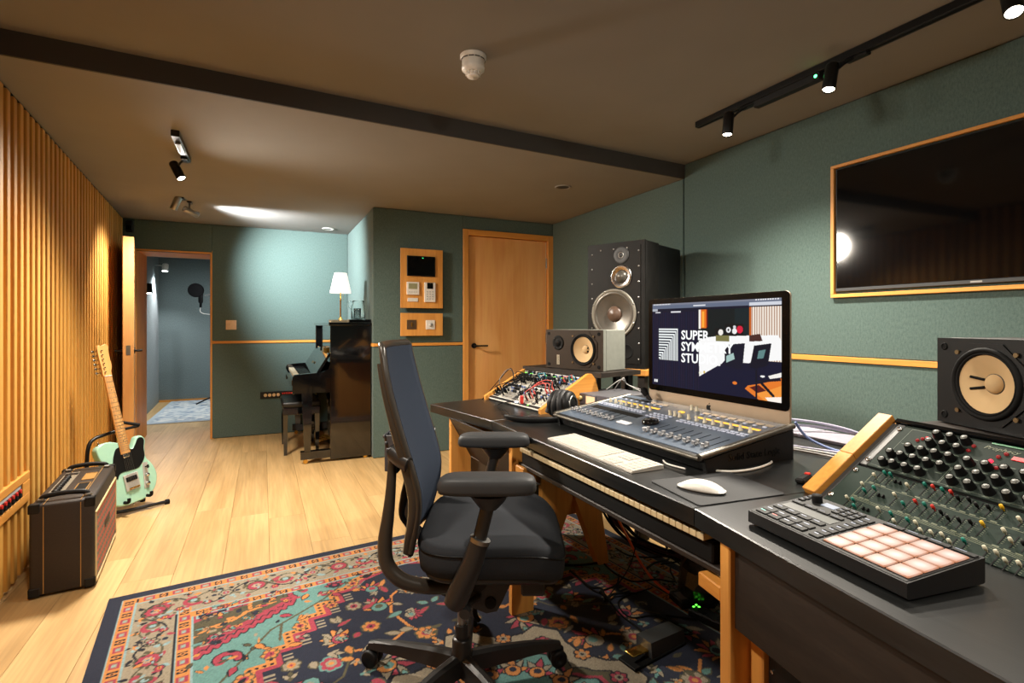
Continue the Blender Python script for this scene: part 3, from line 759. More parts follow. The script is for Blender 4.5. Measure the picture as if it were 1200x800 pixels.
    # ---- navy field: stems, palmettes, blossoms
    stem = [(hw, 0.50), (1.04, .60), (1.0, .72), (1.03, .86), (.92, .93), (.80, .90)]
    cv.line(stem, .006, ORG); cv.line([(.80, .90), (.74, 1.02), (.62, 1.08), (.50, 1.16), (.40, 1.3)], .005, OLI)
    cv.line([(1.03, .86), (1.10, 1.02), (1.08, 1.2), (.95, 1.28), (.80, 1.25), (.66, 1.3), (.5, 1.42)], .006, ORG)
    palmette(hw, .60, .125, -1.57, (BEI, BEI, ORG, LBL), 11)
    leaf(hw, .64, .10, .045, -1.57, LBL, ORG, RED)
    for (x, y, s, a, cs) in ((.985, .50, .075, -1.2, (RED, ORG, TEAL, RED)), (.97, .66, .09, -1.57, (ORG, RED, TEAL, OLI)), (.78, .80, .085, -2.3, (ORG, BEI, RED, TEAL)), (.88, 1.04, .10, .4, (BEI, RED, ORG, TEAL)),
                            (.64, 1.00, .08, 2.2, (RED, ORG, TEAL, BEI)), (1.06, .78, .06, .3, (RED, RED, BEI, TEAL)), (.52, 1.22, .085, 2.6, (BEI, ORG, RED, NAVY)), (.74, 1.30, .10, -1.2, (ORG, RED, BEI, TEAL)), (.98, 1.40, .09, 1.2, (BEI, BEI, RED, ORG)), (.40, 1.42, .09, .6, (RED, ORG, TEAL, NAVY))):
        palmette(x, y, s, a, cs, 7)
    for (x, y, r, cs) in ((.90, .78, .04, (OLI, ORG, RED, DK)), (1.07, .93, .045, (OLI, ORG, RED, TEAL)), (.72, .93, .045, (TEAL, RED, BEI, ORG)), (.60, .87, .035, (OLI, BEI, ORG, RED)), (.79, 1.14, .05, (OLI, ORG, RED, DK)), (.46, 1.06, .04, (OLI, ORG, RED, TEAL)),
                          (.98, 1.16, .045, (TEAL, RED, ORG, DK)), (.60, 1.36, .05, (OLI, BEI, RED, ORG)), (.86, 1.42, .045, (OLI, ORG, RED, TEAL)), (1.10, 1.32, .05, (BEI, RED, ORG, DK)), (.88, .60, .035, (OLI, BEI, RED, DK))):
        flower(x, y, r, cs, 7)
    rg = random.Random(5)
    for k in range(150):
        x = rg.uniform(.36, hw); y = rg.uniform(.42, hl)
        if x < 1.13 and y < np.interp(x, [.3, .58, .86, 1.1], [1.22, .94, .60, .44]): continue
        c = [ORG, RED, BEI, TEAL, OLI, ORG, BEI][k % 7]; a = rg.uniform(0, 6.28)
        if k % 3 == 0: bud(x, y, rg.uniform(.034, .05), a, c, [BEI, ORG, RED][k % 3])
        else: leaf(x, y, rg.uniform(.035, .07), rg.uniform(.008, .014), a, c, OLI if c != OLI else None)
    # medallion around the centre
    for s, c in ((1.0, DK), (.97, BEI), (.80, DK), (.78, OLI), (.70, RED), (.66, DK), (.64, TEAL)):
        pts = []
        for k in range(64):
            a = 2 * math.pi * k / 64; r = (.40 + .05 * math.cos(8 * a) + .02 * (k % 2)) * s
            pts.append((hw + r * math.cos(a), hl + r * 1.15 * math.sin(a)))
        cv.poly(pts, c)
    for k in range(16):
        a = 2 * math.pi * k / 16
        flower(hw + .36 * math.cos(a), hl + .415 * math.sin(a), .034, (DK, [RED, ORG][k % 2], BEI, DK), 6)
        palmette(hw + .20 * math.cos(a), hl + .23 * math.sin(a), .075, a, ([RED, ORG][k % 2], BEI, ORG, NAVY), 5)
    flower(hw, hl, .14, (DK, RED, ORG, NAVY), 10)
    # ---- borders
    cv.rect(0, W, 0, .345, BEI); cv.rect(0, .305, 0, L, BEI)
    def band_v(u0, u1):
        cv.rect(u0, u1, u0, L, ORG); cv.rect(u0 - .006, u0, u0, L, LBL); cv.rect(u1, u1 + .006, u1, L, LBL)
        v = u0 + .02; k = 0; w = u1 - u0
        while v < hl + .1:
            if k % 2 == 0:
                cv.rect(u0 + .008, u1 - .008, v, v + .030, DK); cv.disc((u0 + u1) / 2, v + .015, .010, ORG); cv.disc((u0 + u1) / 2, v + .015, .005, DK); cv.rect(u0 + .008, u0 + .016, v + .011, v + .019, ORG); cv.rect(u1 - .016, u1 - .008, v + .011, v + .019, ORG)
            else:
                cv.rect(u0 + .006, u1 - .006, v - .004, v + .034, RED); cv.rect(u0 + .014, u1 - .014, v + .003, v + .027, BEI); cv.disc((u0 + u1) / 2, v + .015, .006, LBL)
            v += .052; k += 1
    def band_h(v0, v1):
        cv.rect(v0, W, v0, v1, ORG); cv.rect(v0, W, v0 - .006, v0, LBL); cv.rect(v1, W, v1, v1 + .006, LBL)
        u = v0 + .02; k = 0
        while u < hw + .1:
            if k % 2 == 0:
                cv.rect(u, u + .030, v0 + .008, v1 - .008, DK); cv.disc(u + .015, (v0 + v1) / 2, .010, ORG); cv.disc(u + .015, (v0 + v1) / 2, .005, DK); cv.rect(u + .011, u + .019, v0 + .008, v0 + .016, ORG); cv.rect(u + .011, u + .019, v1 - .016, v1 - .008, ORG)
            else:
                cv.rect(u - .004, u + .034, v0 + .006, v1 - .006, RED); cv.rect(u + .003, u + .027, v0 + .014, v1 - .014, BEI); cv.disc(u + .015, (v0 + v1) / 2, .006, LBL)
            u += .052; k += 1
    band_h(.058, .106); band_v(.055, .100)
    cv.rect(.262, W, .292, .298, DK); cv.rect(.246, .252, .29, L, DK)
    cv.rect(.262, hw, .298, .345, ORG); band_h(.298, .340); cv.rect(0, .256, .25, .36, BEI)
    band_v(.256, .302); band_h(.298, .340); cv.rect(0, .246, .28, .36, BEI); cv.rect(.246, .252, .29, L, DK)
    cv.rect(0, W, 0, .05, NAVY); cv.rect(0, .048, 0, L, NAVY); cv.rect(.05, W, .050, .054, BEI)
    band_v(.055, .100)
    # vines of the beige border
    rq = random.Random(17)
    for q in range(95):
        x, y = rq.uniform(f0, f0 + .37), rq.uniform(fv - .05, fv + .30)
        if y > fv + .27 - (x - f0) * .55: continue
        c = [OLI, RED, ORG, NAVY, TEAL, BEI, RED][q % 7]
        if q % 4 == 0: flower(x, y, rq.uniform(.012, .02), (DK, c, ORG, DK), 5)
        elif q % 4 == 1: cv.rect(x, x + rq.uniform(.02, .05), y, y + rq.uniform(.008, .02), c)
        else: leaf(x, y, rq.uniform(.02, .04), rq.uniform(.005, .009), rq.uniform(0, 6.28), c, DK)
    for q in range(130):
        x, y = rq.uniform(f0, f0 + .80), rq.uniform(fv - .05, fv + .78)
        lim = np.interp(x, [f0, .58, .86, 1.1], [1.05, .78, .46, .36])
        if y > lim - .03 or (x < f0 + .37 and y < fv + .30 - (x - f0) * .55): continue
        leaf(x, y, rq.uniform(.018, .04), rq.uniform(.005, .009), rq.uniform(0, 6.28), [ORG, OLI, RED, DK, BEI, ORG][q % 6], DK if q % 2 else None)
    def border_motifs(get, length, start):
        t = np.linspace(start, length, 160)
        cv.line([get(q, .5 + .33 * math.sin(q * 2 * math.pi / .30)) for q in t], .004, DK)
        cv.line([get(q, .5 - .30 * math.sin(q * 2 * math.pi / .30)) for q in t], .0035, OLI)
        s = start + .06; k = 0
        while s < length:
            x, y = get(s, .5); j = k % 3
            if j == 0:
                flower(x, y, .044, (OLI, DK, BEI, OLI), 9); flower(x, y, .036, (RED, RED, LBL, ORG), 8); flower(x, y, .018, (LBL, ORG, LBL, NAVY), 6)
            elif j == 1:
                scroll(x, y, .042, k, RED, .010, None, 3.6, 1 if k % 2 else -1); cv.disc(x, y, .024, OLI, .018); cv.disc(x, y, .012, LBL)
                for dd in (-.05, .05): flower(*get(s + dd, .78), .018, (DK, RED, ORG, DK), 6)
            else:
                flower(x, y, .030, (DK, BEI, RED, LBL), 6)
                for q in range(6): cv.disc(*P(x, y, .045, q * 1.05), .010, [NAVY, LBL, DK][q % 3])
            for dd, ff, c in ((.03, .2, ORG), (.05, .8, LBL), (-.035, .85, RED), (-.03, .15, DK), (.065, .35, OLI)):
                p = get(s + dd, ff); leaf(p[0], p[1], .034, .009, k * 1.3 + dd * 60, c)
            for q in range(9):
                p = get(s + rq.uniform(-.055, .055), rq.uniform(.06, .94)); leaf(p[0], p[1], rq.uniform(.014, .026), .0055, rq.uniform(0, 6.28), [DK, LBL, OLI, RED, ORG, DK, OLI][q % 7])
            s += .12; k += 1
    border_motifs(lambda q, f: (q, .112 + .172 * f), hw + .15, .13)
    border_motifs(lambda q, f: (.108 + .134 * f, q), hl + .15, .16)
    # mirror the quarter
    nx2, ny2 = cv.nx // 2, cv.ny // 2
    a = cv.a
    a[:, cv.nx - nx2:] = a[:, :nx2][:, ::-1]
    a[cv.ny - ny2:] = a[:ny2][::-1]
    # wool variation
    n = np.random.RandomState(1).normal(1, .10, a.shape[:2])[..., None].astype(np.float32)
    g = a.mean(-1, keepdims=True); cv.a = np.clip((a * 0.82 + g * 0.18) * n * 0.70, 0, 1)
    return cv
M['rug_pile'] = attr_mat('rug_wool_pile', 0.95, bump=0.4)
rug = thing('patterned_rug', 'large navy, orange and teal oriental rug under the office chair', 'rug', (-0.592, 2.745, 0.0), math.radians(5.5))
MB().rbox(-0.002, 2.332, -3.002, 0.002, 0.0005, 0.009, 0.003).build('binding', plain('navy_binding', rgb(40, 47, 66), 0.9), rug)
paint_rug().grid('pile', M['rug_pile'], rug, loc=(0, 0, 0.0095))

# ================================================================== guitar amplifier
M['tolex'] = plain('dark_brown_vinyl', rgb(44, 36, 30), 0.55, spec=0.35, vary=0.12, scale=120, bump=0.4, bscale=500)
M['tolex_top'] = M['tolex']
def grille_cloth():
    m, nt, b = new_mat('diamond_grille_cloth'); b.inputs['Roughness'].default_value = 0.85
    tc = nt.nodes.new('ShaderNodeTexCoord'); mp = nt.nodes.new('ShaderNodeMapping')
    mp.inputs['Rotation'].default_value = (math.radians(45), 0, 0); mp.inputs['Scale'].default_value = (1, 1, 1)
    nt.links.new(tc.outputs['Object'], mp.inputs['Vector'])
    ch = nt.nodes.new('ShaderNodeTexChecker'); ch.inputs['Scale'].default_value = 34
    ch.inputs['Color1'].default_value = (*rgb(176, 78, 60), 1); ch.inputs['Color2'].default_value = (*rgb(84, 98, 84), 1)
    nt.links.new(mp.outputs[0], ch.inputs['Vector'])
    n = nt.nodes.new('ShaderNodeTexNoise'); n.inputs['Scale'].default_value = 260
    nt.links.new(tc.outputs['Object'], n.inputs['Vector'])
    mx = nt.nodes.new('ShaderNodeMixRGB'); mx.blend_type = 'OVERLAY'; mx.inputs['Fac'].default_value = 0.5
    nt.links.new(ch.outputs['Color'], mx.inputs['Color1']); nt.links.new(n.outputs['Fac'], mx.inputs['Color2'])
    nt.links.new(mx.outputs['Color'], b.inputs['Base Color']); return m
amp = thing('guitar_amplifier', 'dark brown vinyl guitar amplifier with diamond grille standing against the slatted wall', 'amplifier', (-0.682, 2.912, 0.0), math.atan2(0.060, 0.656))
AW, AD, AH = 0.66, 0.222, 0.405    # local: y along the front (away), x 0 = front, negative = back
m = MB(); m.rbox(-AD, 0, 0, AW, 0.012, AH, 0.012, 3)
m.build('cabinet', M['tolex'], amp)
pip = plain('gold_piping', rgb(150, 112, 56), 0.5)
m = MB()
for xx in (-AD + 0.048, -0.048):
    m.box(xx - 0.0015, xx + 0.0015, -0.0015, 0.001, 0.02, AH - 0.01); m.box(xx - 0.0015, xx + 0.0015, 0.0, AW, AH - 0.001, AH + 0.0015)
m.build('piping', pip, amp)
MB().box(-0.002, 0.002, 0.022, AW - 0.022, 0.028, AH - 0.075).build('grille_cloth', grille_cloth(), amp)
m = MB()
m.box(0.0, 0.006, 0.016, AW - 0.016, AH - 0.076, AH - 0.068); m.box(0.0, 0.006, 0.016, AW - 0.016, 0.02, 0.028)
m.box(0.0, 0.006, 0.016, 0.023, 0.02, AH - 0.07); m.box(0.0, 0.006, AW - 0.023, AW - 0.016, 0.02, AH - 0.07)
m.build('grille_frame', plain('cream_grille_piping', rgb(200, 176, 130), 0.5), amp)
MB().rbox(0.0, 0.004, 0.27, 0.42, 0.18, 0.215, 0.001).build('badge_plate', M['tolex'], amp)
for y_ in (0.0, AW):
    for x_ in (-AD, 0.0):
        for z_ in (0.012, AH):
            sx, sy, sz = (1 if x_ < -0.1 else -1), (1 if y_ < 0.3 else -1), (1 if z_ < 0.2 else -1)
            m = MB(); a = 0.036; o = 0.003
            m.rbox(min(x_ - sx * o, x_ + sx * a), max(x_ - sx * o, x_ + sx * a), min(y_ - sy * o, y_ + sy * 0.006), max(y_ - sy * o, y_ + sy * 0.006), min(z_ - sz * o, z_ + sz * a), max(z_ - sz * o, z_ + sz * a), 0.003)
            m.rbox(min(x_ - sx * o, x_ + sx * 0.006), max(x_ - sx * o, x_ + sx * 0.006), min(y_ - sy * o, y_ + sy * a), max(y_ - sy * o, y_ + sy * a), min(z_ - sz * o, z_ + sz * a), max(z_ - sz * o, z_ + sz * a), 0.003)
            m.rbox(min(x_ - sx * o, x_ + sx * a), max(x_ - sx * o, x_ + sx * a), min(y_ - sy * o, y_ + sy * a), max(y_ - sy * o, y_ + sy * a), min(z_ - sz * o, z_ + sz * 0.006), max(z_ - sz * o, z_ + sz * 0.006), 0.003)
            m.build('corner_protector', M['black'], amp)
# top: control panel with knobs, vents, two side handles
MB().box(-AD + 0.028, -AD + 0.085, 0.12, AW - 0.10, AH - 0.004, AH + 0.0015).build('control_panel', plain('grey_panel', rgb(120, 112, 98), 0.5), amp)
for k in range(9):
    y_ = 0.165 + k * 0.034
    m = MB().at((-AD + 0.056, y_, AH + 0.0015)); m.lathe([(0.014, 0), (0.013, 0.012), (0.009, 0.017), (0, 0.017)], 14)
    m.idm(); m.build('knob', M['black'], amp)
MB().box(-AD + 0.03, -AD + 0.083, 0.50, 0.545, AH - 0.003, AH + 0.002).build('switch_bay', M['black'], amp)
for y_, mm in ((0.17, M['rubber']), (0.37, pip)):
    m = MB(); m.box(-0.10, -0.058, y_, y_ + 0.13, AH - 0.002, AH + 0.0012); o = m.build('top_vent', mm, amp)
    m = MB()
    for a, b_, c_, d_ in ((-0.104, -0.10, y_ - .004, y_ + .134), (-0.058, -0.054, y_ - .004, y_ + .134), (-0.104, -0.054, y_ - .004, y_), (-0.104, -0.054, y_ + .13, y_ + .134)): m.box(a, b_, c_, d_, AH - 0.001, AH + 0.003)
    m.build('vent_rim', pip, o)
for y_ in (0.055, AW - 0.055):
    h = MB().tube([(-AD + 0.03, y_, AH + 0.006), (-AD + 0.045, y_, AH + 0.021), (-AD / 2, y_, AH + 0.027), (-0.045, y_, AH + 0.021), (-0.03, y_, AH + 0.006)], 0.0085, 10, smooth_path=5, flat=1.3).build('handle', M['black'], amp)
    m = MB()
    for xx in (-AD + 0.03, -0.03): m.rbox(xx - 0.014, xx + 0.014, y_ - 0.013, y_ + 0.013, AH, AH + 0.014, 0.004)
    m.build('end_cap', M['steel'], h)
for y_ in (0.05, AW - 0.05):
    for x_ in (-AD + 0.04, -0.04): MB().cyl((x_, y_, 0.0), (x_, y_, 0.013), 0.014, n=12).build('foot', M['rubber'], amp)

# ================================================================== electric guitar on its stand
M['surf'] = plain('surf_green_lacquer', rgb(160, 206, 184), 0.25, spec=0.5, vary=0.02, coat=0.4)
M['maple'] = wood('maple_neck', rgb(206, 148, 84), rgb(224, 172, 108), 'Z', 1.0, 0.35, 0.02)
M['pickguard'] = plain('black_pickguard', rgb(16, 16, 17), 0.3)
gt = thing('electric_guitar', 'pale green electric guitar with black pickguard and maple neck on a floor stand', 'guitar', (-0.735, 3.98, 0.062))
# local: x across the face (bass side to the left), z along the neck, -y front face
body_pts = [(0.0, 0.0), (0.075, 0.006), (0.135, 0.045), (0.163, 0.115), (0.150, 0.185), (0.120, 0.240), (0.125, 0.300), (0.138, 0.345), (0.120, 0.378), (0.090, 0.378), (0.068, 0.345), (0.050, 0.318), (0.030, 0.322),
            (0.028, 0.372), (-0.028, 0.375), (-0.060, 0.388), (-0.105, 0.392), (-0.145, 0.370), (-0.150, 0.320), (-0.128, 0.262), (-0.122, 0.225), (-0.145, 0.175), (-0.165, 0.110), (-0.140, 0.042), (-0.078, 0.006)]
bp_ = spline2(body_pts, 5)
def inset(poly, d):
    n = len(poly); out = []
    for i in range(n):
        x0, y0 = poly[i - 1]; x1, y1 = poly[(i + 1) % n]; tx, ty = x1 - x0, y1 - y0; l = math.hypot(tx, ty) + 1e-9
        out.append((poly[i][0] - ty / l * d, poly[i][1] + tx / l * d))
    return out
def slab(m, poly, y0, y1, r):
    """outline in x,z extruded along y with a rounded rim"""
    rings = []
    for (yy, d) in ((y0, r), (y0 + r * 0.3, r * 0.3), (y0 + r, 0), (y1 - r, 0), (y1 - r * 0.3, r * 0.3), (y1, r)):
        rings.append([(x, yy, z) for x, z in inset(poly, d)])
    m.loft(rings); return m
GROT = Matrix.Rotation(math.radians(48), 4, 'Z') @ Matrix.Rotation(math.radians(-12), 4, 'X') @ Matrix.Rotation(math.radians(-4), 4, 'Y')
gt.scale = (1.05, 1.05, 1.05); gt.rotation_mode = 'QUATERNION'; gt.rotation_quaternion = GROT.to_quaternion()
slab(MB(), bp_, -0.0225, 0.0225, 0.006).build('body', M['surf'], gt)
pg = spline2([(0.030, 0.322), (0.050, 0.314), (0.072, 0.338), (0.094, 0.366), (0.118, 0.366), (0.128, 0.345), (0.115, 0.300), (0.108, 0.245), (0.075, 0.205), (0.045, 0.192), (-0.05, 0.195), (-0.075, 0.165), (-0.085, 0.20), (-0.080, 0.27), (-0.055, 0.33), (-0.03, 0.345), (0.028, 0.345)], 4)
m = MB(); m.loft([[(x, -0.0226, z) for x, z in pg], [(x, -0.0252, z) for x, z in pg]], smooth=False); m.build('pickguard', M['pickguard'], gt)
# neck with frets and dots
m = MB()
rings = []
for z_, w_ in ((0.300, 0.0285), (0.375, 0.0275), (0.55, 0.025), (0.78, 0.0215)):
    ring = []
    for k in range(9):
        a = math.pi * k / 8; ring.append((-w_ * math.cos(a), -0.026 + 0.020 * math.sin(a) ** 0.8 if 0 < k < 8 else -0.026, z_))
    ring += [(w_ * 0.96, -0.0315, z_), (-w_ * 0.96, -0.0315, z_)]
    rings.append(ring)
m.loft(rings); neck = m.build('neck', M['maple'], gt)
m = MB(); nutz = 0.775; sc = 0.648
for k in range(1, 22):
    z_ = nutz - sc * (1 - 2 ** (-k / 12)); w_ = np.interp(z_, [0.30, 0.78], [0.0275, 0.0208])
    if z_ > 0.303: m.box(-w_, w_, -0.0326, -0.0312, z_ - 0.0009, z_ + 0.0009)
m.build('frets', M['steel'], neck)
m = MB()
for k in (3, 5, 7, 9, 12, 15, 17):
    z_ = nutz - sc * (1 - 2 ** (-(k - 0.5) / 12)); m.cyl((0, -0.0312, z_), (0, -0.0322, z_), 0.003, n=8)
m.build('inlays', M['black'], neck)
hs = spline2([(-0.022, 0.772), (0.022, 0.772), (0.026, 0.80), (0.037, 0.83), (0.036, 0.88), (0.037, 0.925), (0.042, 0.952), (0.025, 0.970), (0.004, 0.958), (-0.012, 0.962), (-0.024, 0.945), (-0.026, 0.88), (-0.024, 0.82)], 4)
m = MB(); slab(m, hs, -0.028, -0.013, 0.002); head = m.build('headstock', M['maple'], gt)
MB().box(-0.021, 0.021, -0.0335, -0.026, 0.773, 0.777).build('nut', M['white'], head)
for k in range(6):
    z_ = 0.800 + k * 0.026; x_ = -0.012 + 0.001 * k
    t_ = MB(); t_.cyl((x_, -0.028, z_), (x_, -0.037, z_), 0.004, n=10); t_.cyl((x_ - 0.010, -0.010, z_), (x_ - 0.030, -0.012, z_), 0.003, n=8)
    t_.rbox(x_ - 0.045, x_ - 0.030, -0.017, -0.007, z_ - 0.007, z_ + 0.007, 0.003, 2); t_.rbox(x_ - 0.012, x_ + 0.008, -0.013, -0.004, z_ - 0.009, z_ + 0.009, 0.002)
    t_.build('tuning_machine', M['chrome'], head)
MB().rbox(-0.020, 0.020, -0.032, -0.024, 0.275, 0.295, 0.004, 2).build('neck_pickup', M['chrome'], gt)
br_ = MB().rbox(-0.044, 0.044, -0.030, -0.0225, 0.078, 0.175, 0.002).build('bridge_plate', M['satin'], gt)
for k in range(3): MB().cyl((-0.026 + k * .021, -0.034, 0.090), (-0.010 + k * .021, -0.034, 0.090), 0.005, n=10).build('saddle', M['brass'], br_)
MB().rbox(-0.034, 0.034, -0.033, -0.029, 0.132, 0.160, 0.002).build('bridge_pickup', M['black'], br_)
cp = MB().at((0.092, 0, 0.135), 0, 0, math.radians(8)).rbox(-0.016, 0.016, -0.0255, -0.0222, -0.078, 0.078, 0.003).idm().build('control_plate', M['satin'], gt)
m = MB().at((0.099, -0.0252, 0.185), 0, math.pi / 2, 0).cyl((0, 0, 0), (0, 0, 0.018), 0.004, n=8); m.rbox(-.006, .006, -.01, .01, 0.016, 0.026, 0.002); m.build('switch_tip', M['black'], cp)
for z_ in (0.135, 0.085):
    MB().at((0.092 - (z_ - .11) * -0.14, -0.0252, z_), 0, math.pi / 2, 0).lathe([(0.0115, 0), (0.0115, 0.012), (0.010, 0.014), (0, 0.0145)], 16).build('knob', M['chrome'], cp)
m = MB()
for k in range(6):
    x0 = -0.025 + k * 0.010; x1 = -0.016 + k * 0.0064
    m.tube([(x0, -0.036, 0.088), (x1, -0.0345, 0.776)], 0.0006, 4, caps=False)
m.build('strings', M['steel'], gt)
for p in ((-0.12, 0, 0.392), (0, 0, -0.002)): MB().at(p).lathe([(0.006, -0.004), (0.004, 0.006), (0.007, 0.012), (0, 0.013)] if p[2] > 0.1 else [(0.006, 0.004), (0.004, -0.006), (0.007, -0.010), (0, -0.011)], 10).build('strap_button', M['chrome'], gt)

gs = thing('guitar_stand', 'black tubular floor stand cradling the pale green guitar', 'stand', (-0.735, 3.98, 0.0), math.radians(48))
m = MB()
m.tube([(-0.17, 0.17, 0.02), (-0.165, 0.165, 0.30), (-0.155, 0.165, 0.43), (-0.12, 0.17, 0.475), (-0.05, 0.165, 0.492), (0.02, 0.150, 0.505)], 0.011, 10, smooth_path=6)
m.build('upright', M['black_metal'], gs)
m = MB(); m.tube([(0.0, 0.155, 0.503), (0.11, 0.10, 0.52)], 0.009, 8); m.tube([(0.02, 0.16, 0.56), (0.115, 0.095, 0.525)], 0.010, 8); m.build('neck_yoke', M['rubber'], gs)
m = MB(); m.tube([(-0.17, 0.17, 0.022), (-0.05, 0.02, 0.022), (0.18, -0.06, 0.016)], 0.011, 8, smooth_path=5); m.build('leg', M['black_metal'], gs)
m = MB(); m.tube([(-0.17, 0.17, 0.022), (0.0, 0.17, 0.022), (0.17, 0.14, 0.016)], 0.011, 8, smooth_path=5); m.build('leg', M['black_metal'], gs)
m = MB(); m.tube([(-0.17, 0.17, 0.022), (-0.25, -0.02, 0.016)], 0.011, 8); m.build('leg', M['black_metal'], gs)
for p in ((0.18, -0.06, 0.016), (0.17, 0.14, 0.016), (-0.25, -0.02, 0.016)):
    MB().at((p[0], p[1], 0.0)).lathe([(0.0, 0.001), (0.015, 0.001), (0.017, 0.012), (0.014, 0.028), (0, 0.03)], 12).build('rubber_foot', M['rubber'], gs)
for sx in (-0.07, 0.075):
    MB().tube([(sx, 0.06, 0.07), (sx, 0.045, 0.085), (sx, -0.045, 0.088), (sx, -0.055, 0.115)], 0.010, 8, smooth_path=4).build('cradle_arm', M['rubber'], gs)
MB().tube([(-0.165, 0.167, 0.10), (-0.07, 0.06, 0.072), (0.075, 0.06, 0.072)], 0.010, 8).build('cradle_bar', M['black_metal'], gs)

# ================================================================== upright piano and stool
pn = thing('upright_piano', 'glossy black upright piano with its keyboard facing the nook', 'piano', (0.872, 4.72, 0.0))
PB = M['piano_black']     # local: x to -0.65 (keyboard side), y 0..1.40 along the wall
def px_(x): return x
for y_ in (0.0, 1.36):
    sp = MB().rbox(-0.346, 0.0, y_, y_ + 0.04, 0.02, 1.178, 0.004).build('side_panel', PB, pn)
MB().rbox(-0.335, -0.02, 0.04, 1.36, 0.18, 0.60, 0.003).build('lower_panel', PB, pn)
MB().rbox(-0.310, -0.03, 0.04, 1.36, 0.60, 1.178, 0.003).build('upper_panel', PB, pn)
MB().rbox(-0.360, 0.004, -0.012, 1.412, 1.178, 1.205, 0.005).build('lid', PB, pn)
MB().rbox(-0.30, 0.0, 0.04, 1.36, 0.04, 0.19, 0.003).build('plinth', PB, pn)
for y_ in (0.0, 1.355):
    poly = [(-0.648, 0.602), (-0.648, 0.735), (-0.635, 0.760), (-0.50, 0.770), (-0.42, 0.772), (-0.36, 0.80), (-0.345, 0.86), (-0.34, 0.86), (-0.34, 0.602)]
    m = MB(); m.loft([[(x, y_, z) for x, z in poly], [(x, y_ + 0.045, z) for x, z in poly]], smooth=False); m.build('key_cheek', PB, pn)
    m = MB(); m.loft([[(-0.575, y_ + 0.002, 0.605), (-0.49, y_ + 0.002, 0.605), (-0.49, y_ + 0.045, 0.605), (-0.575, y_ + 0.045, 0.605)], [(-0.555, y_ + 0.002, 0.105), (-0.505, y_ + 0.002, 0.105), (-0.505, y_ + 0.045, 0.105), (-0.555, y_ + 0.045, 0.105)]], smooth=False); m.build('leg', PB, pn)
    MB().rbox(-0.585, -0.34, y_, y_ + 0.05, 0.038, 0.108, 0.004).build('toe_block', PB, pn)
    MB().cyl((-0.545, y_ + 0.012, 0.019), (-0.545, y_ + 0.038, 0.019), 0.019, n=14).build('caster', M['brass'], pn)
    MB().cyl((-0.05, y_ + 0.012, 0.019), (-0.05, y_ + 0.038, 0.019), 0.019, n=14).build('caster', M['brass'], pn)
MB().rbox(-0.64, -0.34, 0.045, 1.355, 0.605, 0.665, 0.003).build('key_bed', PB, pn)
MB().rbox(-0.652, -0.625, 0.045, 1.355, 0.665, 0.715, 0.004).build('key_slip', PB, pn)
wk = MB(); 
for k in range(52): 
    y_ = 0.075 + k * 0.0240; wk.rbox(-0.622, -0.475, y_, y_ + 0.0228, 0.70, 0.728, 0.0015)
tag(wk.build('white_keys', plain('ivory_keys', rgb(222, 208, 180), 0.3), pn), kind='stuff')
bk = MB()
for k in range(51):
    if k % 7 in (0, 2, 3, 5, 6): 
        y_ = 0.075 + (k + 1) * 0.0240; bk.rbox(-0.575, -0.477, y_ - 0.006, y_ + 0.006, 0.726, 0.741, 0.002)
tag(bk.build('black_keys', M['black_gloss'], pn), kind='stuff')
m = MB(); m.loft([[(-0.475, 0.05, 0.735), (-0.455, 0.05, 0.728), (-0.335, 0.05, 0.925), (-0.353, 0.05, 0.935)], [(-0.475, 1.35, 0.735), (-0.455, 1.35, 0.728), (-0.335, 1.35, 0.925), (-0.353, 1.35, 0.935)]], smooth=False)
fb = m.build('fallboard', PB, pn)
m = MB(); m.loft([[(-0.438, 0.62, 0.815), (-0.426, 0.62, 0.834), (-0.426, 0.76, 0.834), (-0.438, 0.76, 0.815)], [(-0.4365, 0.62, 0.814), (-0.4245, 0.62, 0.833), (-0.4245, 0.76, 0.833), (-0.4365, 0.76, 0.814)]], smooth=False); m.build('gilt_emblem', M['brass'], fb)
MB().rbox(-0.37, -0.31, 0.30, 0.46, 0.93, 0.975, 0.004).build('music_clip', M['brass'], pn)
MB().rbox(-0.36, -0.312, 0.72, 1.0, 0.93, 0.965, 0.004).build('music_ledge', PB, pn)
for k in range(3):
    MB().tube([(-0.30, 0.62 + k * 0.075, 0.075), (-0.37, 0.62 + k * 0.075, 0.065), (-0.41, 0.62 + k * 0.075, 0.055)], 0.016, 8, smooth_path=3, flat=0.4).build('pedal', M['brass'], pn)
bn = thing('piano_bench', 'black padded piano stool before the piano keyboard', 'stool', (0.155, 5.10, 0.0))
m = MB(); m.rbox(0.0, 0.33, 0.0, 0.56, 0.43, 0.485, 0.02, 3); m.build('cushion', plain('black_leather', rgb(16, 16, 17), 0.4, bump=0.2), bn)
MB().rbox(0.006, 0.324, 0.006, 0.554, 0.365, 0.432, 0.004).build('apron', PB, bn)
for x_ in (0.01, 0.28):
    for y_ in (0.01, 0.51): 
        m = MB(); m.loft([[(x_, y_, 0.38), (x_ + .04, y_, 0.38), (x_ + .04, y_ + .04, 0.38), (x_, y_ + .04, 0.38)], [(x_ + .006, y_ + .006, 0), (x_ + .034, y_ + .006, 0), (x_ + .034, y_ + .034, 0), (x_ + .006, y_ + .034, 0)]], smooth=False); m.build('leg', PB, bn)
MB().cyl((0.334, 0.28, 0.40), (0.324, 0.28, 0.40), 0.022, n=14).build('height_knob', M['black'], bn)

